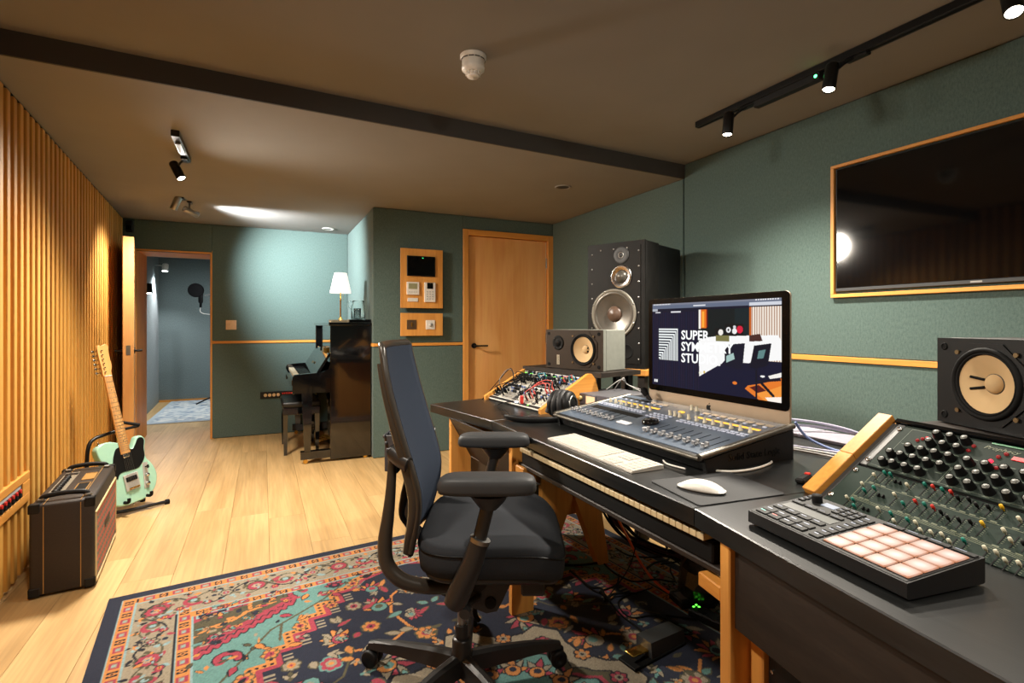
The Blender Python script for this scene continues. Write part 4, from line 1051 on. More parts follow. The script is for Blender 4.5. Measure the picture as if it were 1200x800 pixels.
# things on the piano
lp = thing('table_lamp', 'small brass table lamp with white fabric shade on the piano', 'lamp', (0.655, 5.06, 1.206))
MB().lathe([(0, 0.0), (0.058, 0.0), (0.060, 0.006), (0.048, 0.014), (0.022, 0.028), (0.013, 0.048), (0, 0.05)], 24).build('base', M['brass'], lp)
MB().lathe([(0.007, 0.045), (0.006, 0.20), (0.010, 0.21), (0.006, 0.22), (0.006, 0.30)], 14).build('stem', M['brass'], lp)
def shade_mat():
    m, nt, b = new_mat('white_lamp_fabric'); b.inputs['Base Color'].default_value = (0.85, 0.83, 0.78, 1); b.inputs['Roughness'].default_value = 0.9
    b.inputs['Emission Color'].default_value = (1.0, 0.95, 0.88, 1); b.inputs['Emission Strength'].default_value = 0.9; return m
m = MB(); m.lathe([(0.097, 0.275), (0.056, 0.462), (0.054, 0.462), (0.095, 0.275), (0.097, 0.275)], 32, caps=False); m.build('lamp_shade', shade_mat(), lp)
m = MB().tube([(0.02, -0.015, 0.285), (0.022, -0.017, 0.20)], 0.0012, 5); m.build('pull_chain', M['brass'], lp)
bu = bpy.data.lights.new('bulb', 'POINT'); bu.energy = 3.0; bu.color = (1, .85, .65); bu.shadow_soft_size = 0.03
link('bulb', bu, lp, (0, 0, 0.37))
bk_ = thing('gilt_book', 'closed grey book with gilt lettering under the brass lamp', 'book', (0.535, 4.74, 1.2055))
MB().box(0.004, 0.146, 0.004, 0.196, 0.003, 0.020).build('pages', plain('cream_paper', rgb(214, 200, 170), 0.8), bk_)
m = MB(); m.rbox(0.0, 0.15, 0, 0.2, 0, 0.003, 0.001); m.rbox(0, 0.15, 0, 0.2, 0.020, 0.023, 0.001); m.rbox(0, 0.15, -0.002, 0.003, 0, 0.023, 0.001); cov = m.build('cover', plain('grey_book_cloth', rgb(120, 116, 100), 0.7), bk_)
m = MB()
for k in range(9): m.box(0.012 + k * 0.014, 0.020 + k * 0.014, -0.003, -0.0018, 0.008, 0.015)
m.build('gilt_tooling', M['brass'], cov)
bk_ = thing('black_case', 'flat black lacquered case on the piano lid under the glass jar', 'case', (0.69, 4.735, 1.2055))
MB().rbox(0, 0.185, 0, 0.22, 0, 0.013, 0.002).build('lower_shell', M['black_gloss'], bk_); MB().rbox(0, 0.185, 0, 0.22, 0.0135, 0.026, 0.002).build('lid', M['black_gloss'], bk_)
M['glass'] = glass('clear_glass', (0.97, 0.99, 0.98))
jr = thing('glass_jug', 'clear glass jug with looped handle standing on the piano', 'jug', (0.782, 4.86, 1.2320))
MB().lathe([(0, 0.0), (0.058, 0.0), (0.062, 0.008), (0.062, 0.12), (0.050, 0.150), (0.054, 0.170), (0.051, 0.170), (0.047, 0.150), (0.059, 0.119), (0.059, 0.010), (0, 0.008)], 32).build('bowl', M['glass'], jr)
MB().tube([(-0.050, 0, 0.150), (-0.080, 0, 0.165), (-0.088, 0, 0.120), (-0.058, 0, 0.085)], 0.006, 8, smooth_path=5).build('handle', M['glass'], jr)
tw = thing('glass_tumbler', 'slim clear tumbler behind the glass jug on the piano', 'glass', (0.80, 5.02, 1.2055))
MB().lathe([(0, 0), (0.032, 0.0), (0.036, 0.13), (0.034, 0.13), (0.030, 0.008), (0, 0.008)], 24).build('bowl', M['glass'], tw)

# booth microphone
mk_ = thing('booth_microphone', 'black studio microphone with round pop filter in the booth', 'microphone', (-0.66, 8.72, 0.009))
M['mesh_black'] = plain('black_mesh', rgb(9, 9, 10), 0.7, spec=0.1)
MB().cyl((0.02, 0, 0.02), (0.02, 0, 1.55), 0.011, n=10).build('stand_pole', M['black_metal'], mk_)
MB().tube([(0.02, 0, 1.52), (0.0, 0, 1.62), (-0.10, -0.02, 1.60)], 0.010, 8, smooth_path=4).build('boom', M['steel'], mk_)
for a in (0.5, 2.6, 4.7): MB().tube([(0.02, 0, 0.14), (0.02 + .28 * math.cos(a), .28 * math.sin(a), 0.016)], 0.011, 8).build('leg', M['black_metal'], mk_)
m = MB().at((-0.15, -0.02, 1.43)); m.lathe([(0, 0), (0.016, 0.0), (0.017, 0.06), (0.030, 0.07), (0.032, 0.20), (0.028, 0.25), (0, 0.262)], 18); m.build('microphone_body', M['black'], mk_)
m = MB(); m.tube([(-0.20 + .095 * math.cos(a), -0.11 + .02 * math.cos(a), 1.67 + .095 * math.sin(a)) for a in np.linspace(0, 2 * math.pi, 25)], 0.006, 6); m.cyl((-0.20, -0.112, 1.67), (-0.201, -0.108, 1.67), 0.094, n=24); m.build('pop_filter', M['mesh_black'], mk_)
MB().tube([(-0.15, -0.02, 1.44), (-0.15, -0.02, 1.36), (-0.05, 0, 1.33), (0.10, 0.0, 1.34)], 0.004, 6, smooth_path=5).build('cable', M['white'], mk_)
# ================================================================== office chair
M['chair_fabric'] = plain('charcoal_chair_fabric', rgb(44, 46, 50), 0.9, spec=0.15, vary=0.10, scale=300, bump=0.4, bscale=900)
M['chair_back_fabric'] = plain('slate_blue_back_fabric', rgb(48, 56, 70), 0.9, spec=0.15, vary=0.08, scale=300, bump=0.4, bscale=900)
M['chair_plastic'] = plain('satin_black_chair_plastic', rgb(34, 32, 31), 0.38, spec=0.5, vary=0.04)
M['chair_frame'] = plain('warm_reflection_chair_frame', rgb(54, 48, 42), 0.3, spec=0.5, vary=0.03)  # brown of reflected warm wood put into the base colour
M['arm_pad'] = plain('soft_grey_arm_pad', rgb(50, 51, 53), 0.55, spec=0.4, vary=0.03)
ch = thing('office_chair', 'black swivel office chair with blue grey backrest standing on the patterned rug', 'chair', (0.583, 1.589, 0.010), -YAW)
CP = M['chair_plastic']
# five-star base
hub = MB().lathe([(0.0, 0.05), (0.026, 0.05), (0.034, 0.062), (0.036, 0.105), (0.031, 0.118), (0.031, 0.150), (0.027, 0.158), (0, 0.158)], 24).build('hub', CP, ch)
caster_me = None
for k in range(5):
    a = math.radians(18 + 72 * k)
    m = MB(); rings = []
    for t, hz, w_, h_ in ((0.02, 0.080, 0.026, 0.030), (0.12, 0.083, 0.024, 0.026), (0.24, 0.080, 0.020, 0.019), (0.32, 0.074, 0.017, 0.013), (0.345, 0.070, 0.014, 0.010)):
        rings.append([(t, -w_, hz - h_), (t, w_, hz - h_), (t, w_ * 0.75, hz + h_ * 0.7), (t, w_ * 0.3, hz + h_), (t, -w_ * 0.3, hz + h_), (t, -w_ * 0.75, hz + h_ * 0.7)])
    m.loft(rings, smooth=False); leg = m.build('leg', CP, ch, None, (0, 0, a))
    if caster_me is None:
        m = MB()
        for s_ in (-1, 1):
            m.at((0.335, s_ * 0.017, 0.0), 0, math.pi / 2).lathe([(0.0, -0.010), (0.025, -0.010), (0.029, -0.006), (0.029, 0.006), (0.025, 0.010), (0.012, 0.010), (0.010, 0.006), (0, 0.006)], 20)
        m.idm(); m.v = [(x, y, z + 0.029) for x, y, z in m.v]
        m.rbox(0.312, 0.358, -0.008, 0.008, 0.030, 0.062, 0.004); m.cyl((0.340, 0, 0.05), (0.340, 0, 0.075), 0.008, n=10)
        caster_me = m.mesh('caster', M['black'])
    link('caster', caster_me, leg)
MB().cyl((0, 0, 0.15), (0, 0, 0.36), 0.014, n=18).build('gas_column', M['steel'], ch)
MB().cyl((0, 0, 0.15), (0, 0, 0.20), 0.022, n=18).build('column_sleeve', CP, ch)
MB().tube([(0.03, 0.02, 0.36), (0.05, 0.03, 0.30), (0.04, 0.035, 0.22), (0.055, 0.03, 0.19)], 0.008, 8, smooth_path=5).build('cable_boot', M['rubber'], ch)
# tilt mechanism
m = MB(); prof = [(-0.08, 0.36), (0.0, 0.325), (0.085, 0.292), (0.118, 0.298), (0.135, 0.33), (0.175, 0.415), (0.19, 0.445), (0.10, 0.462), (-0.08, 0.455)]
m.loft([[(x, -0.105, z) for x, z in prof], [(x, 0.105, z) for x, z in prof]], smooth=False); m.build('mechanism', CP, ch)
for y_, mm in ((-0.112, M['rubber']), ):
    MB().cyl((0.098, y_, 0.325), (0.098, y_ + 0.006, 0.325), 0.017, n=18).build('pivot_cap', mm, ch)
    MB().cyl((0.055, y_, 0.395), (0.055, y_ + .006, 0.395), 0.036, n=18).build('spring_housing', M['black'], ch)
kn = MB().tube([(0.06, -0.11, 0.345), (0.035, -0.135, 0.338), (0.028, -0.17, 0.332)], 0.011, 10, smooth_path=4, rs=[0.014, 0.009, 0.012]).build('tilt_lever', CP, ch)
MB().cyl((0.028, -0.165, 0.333), (0.026, -0.182, 0.331), 0.0165, n=16).build('lever_cap', M['dark_grey'], kn)
MB().rbox(0.19, 0.26, -0.17, -0.06, 0.375, 0.435, 0.006).build('seat_slide_handle', CP, ch)
# seat cushion
def superell(a, b, n, p, cx, cy):
    out = []
    for k in range(n):
        t = 2 * math.pi * k / n; c, s_ = math.cos(t), math.sin(t)
        out.append((cx + a * math.copysign(abs(c) ** (2 / p), c), cy + b * math.copysign(abs(s_) ** (2 / p), s_)))
    return out
def seat_z(x, y, base):
    return base + 0.018 * (abs(y) / 0.25) ** 2.2 - 0.035 * max(0, (x - 0.20) / 0.13) ** 2 + 0.012 * max(0, (-x) / 0.12) ** 2 - 0.012
m = MB(); rings = []
for sc_, base in ((0.93, 0.452), (0.985, 0.460), (1.0, 0.490), (1.0, 0.520), (0.985, 0.541), (0.94, 0.551), (0.75, 0.556), (0.45, 0.556), (0.1, 0.556)):
    rings.append([(x, y, seat_z(x, y, base)) for x, y in superell(0.222 * sc_, 0.255 * sc_, 56, 4.2, 0.103, 0.0)])
m.loft(rings); seat = m.build('seat', M['chair_fabric'], ch)
m = MB(); m.tube([(x, y, seat_z(x, y, 0.523)) for x, y in superell(0.2235, 0.2565, 56, 4.2, 0.103, 0)] + [(0.3265, 0, seat_z(0.3265, 0, 0.523))], 0.0022, 5, caps=False); m.build('seam', M['black'], seat)
m = MB(); rings = []
for sc_, base in ((0.80, 0.438), (0.93, 0.440), (0.965, 0.456), (0.93, 0.462)):
    rings.append([(x, y, seat_z(x, y, base)) for x, y in superell(0.222 * sc_, 0.255 * sc_, 40, 4.0, 0.103, 0)])
m.loft(rings); m.build('seat_pan', CP, ch)
# backrest
bz = [0.50, 0.60, 0.676, 0.75, 0.86, 0.98, 1.07, 1.105]
bxs = [-0.137, -0.108, -0.100, -0.118, -0.152, -0.186, -0.205, -0.212]
bhw = [0.160, 0.195, 0.208, 0.214, 0.216, 0.212, 0.202, 0.188]
def bx_(z): return float(np.interp(z, bz, bxs))
def sm(z, xs): # smooth interpolation through the table
    zz = np.linspace(z - 0.04, z + 0.04, 9); return float(np.mean([np.interp(q, bz, xs) for q in zz]))
rows = np.linspace(0.505, 1.10, 26)
def surf(z, v, off):
    hw_ = sm(z, bhw); 
    edge = min(1.0, (1.10 - z) / 0.05 + 0.55) if z > 1.08 else (min(1.0, 0.55 + (z - 0.505) / 0.08) if z < 0.55 else 1)
    hw_ *= edge if False else 1
    y = v * hw_
    return (sm(z, bxs) - 0.030 * (1 - v * v) + off, y, z)
m = MB(); cols = np.linspace(-1, 1, 15)
front = [[surf(z, v * 0.955, 0.012) for v in cols] for z in rows]; back = [[surf(z, v * 0.955, -0.006) for v in cols] for z in rows]
rings = []
for f_, b_ in zip(front, back): rings.append(f_ + b_[::-1])
m.loft(rings); bk_o = m.build('backrest', M['chair_back_fabric'], ch)
loop = [surf(z, -1, 0) for z in rows] + [surf(1.108, v, -0.002) for v in np.linspace(-0.95, 0.95, 9)] + [surf(z, 1, 0) for z in rows[::-1]] + [surf(0.498, v, 0) for v in np.linspace(0.95, -0.95, 9)]
loop.append(loop[0])
m = MB(); m.tube(loop, 0.0095, 10, caps=False, flat=1.4); m.build('back_frame', M['chair_frame'], ch)
# outer shell strip around the lower half
for s_ in (-1, 1):
    pts = [surf(z, s_ * 1.0, -0.012) for z in np.linspace(0.50, 1.06, 14)]
    m = MB(); m.tube(pts, 0.017, 8, rs=[0.012, 0.018, 0.019, 0.016, 0.012, 0.009], flat=0.6); m.build('back_shell_rim', M['chair_frame'], ch)
# yoke carrying the back
for s_ in (-1, 1):
    y_ = s_ * 0.165
    m = MB(); m.tube([(0.02, s_ * 0.09, 0.372), (-0.07, s_ * 0.14, 0.390), (-0.155, y_, 0.420), (-0.202, y_, 0.468), (-0.209, y_, 0.535), (-0.200, y_, 0.610), (-0.192, y_, 0.690), (-0.188, y_, 0.765), (-0.186, s_ * 0.185, 0.800)], 0.018, 10, smooth_path=6, rs=[0.018, 0.019, 0.019, 0.013, 0.010], flat=1.15)
    m.build('back_yoke', M['chair_frame'] if s_ < 0 else CP, ch)
    m = MB(); m.tube([(-0.186, s_ * 0.180, 0.800), (-0.155, s_ * 0.205, 0.785), (-0.128, s_ * 0.222, 0.775)], 0.017, 8, flat=1.4); m.build('yoke_link', CP, ch)
    m = MB(); m.tube([(-0.150, s_ * 0.12, 0.720), (-0.160, s_ * 0.12, 0.660), (-0.170, s_ * 0.12, 0.600), (-0.150, s_ * 0.12, 0.565)], 0.010, 8, smooth_path=4, rs=[.008, .013, .009, .008]); m.build('pelvic_lever', M['black'], ch)
MB().tube([(-0.186, -0.18, 0.800), (-0.196, 0, 0.806), (-0.186, 0.18, 0.800)], 0.014, 8, smooth_path=5).build('yoke_crossbar', CP, ch)
lum = MB()
for z_ in np.linspace(0.735, 0.835, 6): lum.rbox(-0.196 - (z_ - .74) * 0.25, -0.188 - (z_ - .74) * .25, -0.15, 0.15, z_, z_ + 0.010, 0.002)
for y_ in np.linspace(-0.14, 0.14, 8): lum.rbox(-0.216, -0.188, y_ - 0.004, y_ + 0.004, 0.735, 0.843, 0.002)
lum.build('lumbar_grille', plain('smoky_lumbar_plastic', rgb(80, 80, 84), 0.2), ch)
lp_ = MB().rbox(-0.188, -0.172, -0.15, 0.15, 0.73, 0.835, 0.006); lp_.build('lumbar_pad', M['black'], ch)
# armrests
for s_, nm in ((-1, 'near'), (1, 'far')):
    y_ = s_ * 0.272
    m = MB(); rings = []
    for sc_, z_ in ((0.88, 0.716), (0.97, 0.718), (1.0, 0.728), (0.995, 0.743), (0.96, 0.754), (0.88, 0.760), (0.5, 0.763), (0.05, 0.763)):
        rings.append([(x, y, z_ - 0.012 * max(0, (0.0 - x) / 0.06) * (1 if z_ > .73 else 0) * 0.4) for x, y in superell(0.135 * sc_, 0.048 * (sc_ if sc_ > .5 else sc_), 36, 3.6, 0.095, y_)])
    m.loft(rings); pad = m.build('arm_pad', M['arm_pad'], ch)
    m = MB(); m.tube([(0.10, y_, 0.708), (0.100, y_, 0.690), (0.098, y_, 0.670)], 0.03, 12, rs=[0.055, 0.042, 0.024], flat=0.7); m.build('arm_bracket', CP, ch)
    m = MB(); m.tube([(0.100, y_, 0.690), (0.072, y_ * 1.0, 0.575), (0.05, y_, 0.50)], 0.019, 12, flat=0.8); m.build('arm_post', CP, ch)
    m = MB(); m.tube([(0.076, y_, 0.586), (0.055, y_, 0.520), (0.012, y_, 0.424), (0.000, y_, 0.405)], 0.028, 14, rs=[0.0265, 0.029, 0.032, 0.026], flat=0.85); m.build('arm_sleeve', CP, ch)
    m = MB(); m.tube([(0.078, y_, 0.590), (0.0745, y_, 0.579)], 0.029, 14, flat=.85); m.build('sleeve_collar', M['steel'], ch)
    m = MB(); m.tube([(0.005, y_, 0.425), (0.02, s_ * 0.18, 0.425), (0.04, s_ * 0.08, 0.43)], 0.020, 8); m.build('arm_bar', CP, ch)

# ================================================================== the studio desk
M['desk_top'] = wood('black_stained_desk', rgb(20, 21, 21), rgb(31, 32, 32), 'Y', 1.0, 0.30, 0.05, 22, 0.5, 0.35)
M['desk_edge'] = wood('black_stained_panel', rgb(34, 28, 24), rgb(46, 38, 32), 'Y', 1.0, 0.55, 0.05, 22, 0.35, 0.35)
DZ_ = 0.755; TH = 0.043
A_, J1, J2 = (0.816, 2.719), (0.918, 2.114), (0.904, 0.903)
J1b, J2b = (1.98, 2.33), (1.98, 0.785)
desk = thing('studio_desk', 'large angled black studio desk with wooden supports', 'desk', (0, 0, 0))
def worktop(poly):
    m = MB(); r = 0.003
    area = sum(poly[i][0] * poly[(i + 1) % len(poly)][1] - poly[(i + 1) % len(poly)][0] * poly[i][1] for i in range(len(poly)))
    if area < 0: poly = poly[::-1]
    def ins(d):
        d = max(d, 0.0011)
        out = []; n = len(poly)
        for i in range(n):
            p, q, s_ = Vector(poly[i - 1]), Vector(poly[i]), Vector(poly[(i + 1) % n])
            e1 = (q - p).normalized(); e2 = (s_ - q).normalized()
            n1 = Vector((-e1.y, e1.x)); n2 = Vector((-e2.y, e2.x)); b = (n1 + n2); b = b / max(0.3, b.dot(n1)); out.append(q + b * d)
        return out
    m.loft([[(p.x, p.y, DZ_ - TH) for p in ins(0.0006)], [(p.x, p.y, DZ_ - r) for p in ins(0.0006)], [(p.x, p.y, DZ_) for p in ins(r)]], smooth=False)
    return m.build('worktop', M['desk_top'], desk)
worktop([A_, J1, J1b, (1.93, 2.98), (1.127, 2.787)])
worktop([J1, J2, J2b, J1b])
worktop([J2, (0.854, 0.615), (0.803, 0.310), (0.73, -0.13), (1.86, -0.25), J2b])
# support boards and panels of the two wings
ZT = DZ_ - TH
def board(x0, x1, y0, y1, z0, z1, nm='support_board', mat=None): MB().rbox(x0, x1, y0, y1, z0, z1, 0.003).build(nm, mat or M['oak_z'], desk)
board(0.862, 1.45, 2.505, 2.537, 0, ZT); board(0.905, 1.005, 1.880, 1.912, 0, ZT)
m = MB(); m.loft([[(0.875, 1.914, ZT), (0.890, 1.914, ZT), (1.000, 1.914, 0.50), (0.985, 1.914, 0.50)], [(0.850, 2.503, ZT), (0.865, 2.503, ZT), (0.985, 2.503, 0.50), (0.970, 2.503, 0.50)]], smooth=False); m.build('slanted_panel', M['desk_edge'], desk)
wth = math.radians(-100.0)
def wing(m): m.at((J2[0], J2[1], 0), wth); return m
wing(MB()).rbox(0.078, 0.110, 0.010, 0.45, 0.010, ZT, 0.003).idm().build('support_board', M['oak_z'], desk)
wing(MB()).rbox(0.110, 1.0, 0.022, 0.042, 0.533, ZT, 0.003).idm().build('front_panel', M['desk_edge'], desk)
wing(MB()).rbox(0.112, 0.150, 0.060, 0.080, 0.010, 0.533, 0.003).idm().build('inner_batten', M['oak_z'], desk)
wing(MB()).rbox(-0.002, 0.078, 0.012, 0.046, 0.573, 0.606, 0.003).idm().build('tray_bearer', M['oak_trim'], desk)
MB().rbox(0.915, 0.960, 1.80, 1.880, 0.585, 0.620, 0.003).build('tray_bearer', M['oak_trim'], desk)
# splayed trestle legs under the middle
for poly in ([(1.335, 0.60), (1.52, 0.60), (1.499, 0.25), (1.540, 0.0), (1.483, 0.0), (1.345, 0.348)], [(1.335, 0.60), (1.15, 0.60), (1.171, 0.25), (1.120, 0.0), (1.177, 0.0), (1.325, 0.348)]):
    m = MB(); m.loft([[(x, 2.095, z) for x, z in poly], [(x, 2.145, z) for x, z in poly]], smooth=False); m.build('trestle_leg', M['oak_z'], desk)
MB().rbox(1.20, 1.47, 2.147, 2.17, 0.26, 0.62, 0.003).build('trestle_gusset', M['oak_z'], desk)
MB().rbox(1.12, 1.56, 2.09, 2.17, 0.62, ZT, 0.003).build('trestle_head', M['oak_x'], desk)
for y_ in (0.92, 2.24): MB().rbox(1.85, 1.92, y_, y_ + 0.05, 0.0, ZT, 0.004).build('rear_leg', M['desk_edge'], desk)
# sliding tray and the long keyboard in it
MB().rbox(0.930, 1.26, 0.845, 1.875, 0.612, 0.628, 0.003).build('keyboard_tray', M['desk_edge'], desk)
for y_ in (0.850, 1.850): MB().rbox(0.96, 1.24, y_, y_ + 0.018, 0.628, ZT, 0.002).build('tray_runner', M['black_metal'], desk)
mk = thing('keyboard_instrument', 'long black piano-style keyboard on the sliding tray under the desk', 'keyboard', (0.918, 1.848, 0.629), -math.pi / 2)
MB().rbox(0.0, 0.975, 0.014, 0.27, 0.0, 0.050, 0.004).build('body', M['rubber'], mk)
MB().rbox(0.0, 0.975, 0.20, 0.27, 0.048, 0.078, 0.004).build('control_bar', M['black'], mk)
m = MB()
for k in range(42): m.rbox(0.012 + k * 0.0226, 0.0336 + k * 0.0226, 0.0, 0.145, 0.052, 0.068, 0.0015)
tag(m.build('white_keys', plain('keyboard_white_keys', rgb(206, 186, 146), 0.4), mk), kind='stuff')
m = MB()
for k in range(41):
    if k % 7 in (0, 1, 3, 4, 5): m.rbox(0.012 + (k + 1) * 0.0226 - 0.006, 0.012 + (k + 1) * 0.0226 + 0.005, 0.05, 0.145, 0.066, 0.078, 0.002)
tag(m.build('black_keys', M['black_gloss'], mk), kind='stuff')
# rack gear under the wings
def rack(name, lab, loc, rz, w, h, d, knobs, face):
    t = thing(name, lab, 'audio equipment', loc, rz, 'rack units under the desk wings')
    MB().rbox(0.01, w - 0.01, 0.004, d, 0.001, h - 0.001, 0.002).build('chassis', M['black_metal'], t)
    MB().rbox(0.0, w, -0.002, 0.004, 0.001, h - 0.002, 0.001).build('faceplate', face, t)
    for k in range(knobs):
        x = 0.05 + k * (w - 0.1) / max(1, knobs - 1)
        MB().cyl((x, -0.002, h * 0.5), (x, -0.016, h * 0.5), min(0.009, h * 0.25), n=12).build('knob', M['dark_grey'], t)
    for x in (0.012, w - 0.012): MB().cyl((x, -0.002, h * 0.5), (x, -0.005, h * 0.5), 0.004, n=8).build('rack_screw', M['chrome'], t)
    return t
fp = plain('bronze_black_faceplate', rgb(48, 42, 36), 0.4, 0.2)
zz = 0.505
for k, (h_, n_, l_) in enumerate(((0.133, 0, 'blank dark rack unit highest of the stack under the far desk wing'), (0.089, 4, 'dark rack unit with four knobs, second in the far wing stack'), (0.133, 6, 'dark rack unit with six knobs, lowest of the far wing stack'))):
    zz -= h_
    t = rack('rack_unit', l_, (0.968 - 0.003 * k, 2.499, zz), math.radians(-86.5), 0.572, h_, 0.06, n_, fp)
MB().rbox(0.0, 0.572, -0.004, 0.06, 0.131, 0.135, 0.001).build('top_edge', M['light_grey'], [o for o in COL.objects if o.name.startswith('rack_unit')][0])
wx, wy = math.cos(wth), math.sin(wth)
def wpt(lx, ly): return (J2[0] + lx * wx - ly * wy, J2[1] + lx * wy + ly * wx)
zz = 0.515
for k, (h_, n_, l_) in enumerate(((0.089, 0, 'black rack unit just below the near desk panel'), (0.066, 3, 'brown faced rack unit with small legends under the near desk panel'), (0.089, 5, 'black rack unit with screw heads low under the near wing'), (0.133, 6, 'black rack unit with six knobs at floor level under the near wing'))):
    zz -= h_ + 0.002; p = wpt(0.155, 0.072 + 0.006 * (k % 2))
    t = rack('rack_unit', l_, (p[0], p[1], zz), wth, 0.50, h_, 0.30, n_, fp if k == 1 else M['black_metal'])
    for q in range(4): MB().box(0.06 + q * 0.05, 0.085 + q * 0.05, -0.0032, -0.0018, h_ * 0.28, h_ * 0.28 + 0.004).build('legend', pale, t)

# ================================================================== computer with wide screen
im = thing('desktop_computer', 'all-in-one computer with silver chin showing a studio web page', 'computer', (1.53, 1.453, DZ_), -math.pi / 2)
W2 = 0.3375
def rr3(w, z0, z1, r, y):  # rounded rectangle in x,z
    return [(x, y, z) for x, z in rrect(w, z1 - z0, r, 5, 0, (z0 + z1) / 2)]
m = MB(); m.loft([rr3(2 * W2 - .002, 0.081, 0.537, 0.018, 0.0), rr3(2 * W2, 0.080, 0.538, 0.018, 0.003), rr3(2 * W2, 0.080, 0.538, 0.018, 0.008), rr3(2 * W2 - 0.10, 0.13, 0.50, 0.03, 0.030), rr3(2 * W2 - 0.35, 0.22, 0.40, 0.05, 0.042)]); m.build('shell', M['alu'], im)
m = MB(); m.loft([rr3(2 * W2 - 0.001, 0.146, 0.5375, 0.016, -0.0025), rr3(2 * W2 - 0.001, 0.146, 0.5375, 0.016, 0.001)], smooth=False); m.build('front_glass', plain('bezel_glass', rgb(4, 4, 5), 0.2, spec=0.12), im)
# stand
m = MB(); m.loft([[(-0.10, 0.035, 0.23), (0.10, 0.035, 0.23), (0.10, 0.045, 0.23), (-0.10, 0.045, 0.23)], [(-0.10, 0.11, 0.10), (0.10, 0.11, 0.10), (0.10, 0.12, 0.10), (-0.10, 0.12, 0.10)], [(-0.10, 0.10, 0.01), (0.10, 0.10, 0.01), (0.10, 0.12, 0.006), (-0.10, 0.12, 0.006)]], smooth=False); m.build('stand_neck', M['alu'], im)
MB().rbox(-0.10, 0.10, -0.05, 0.13, 0.0, 0.007, 0.002).build('stand_foot', M['alu'], im)
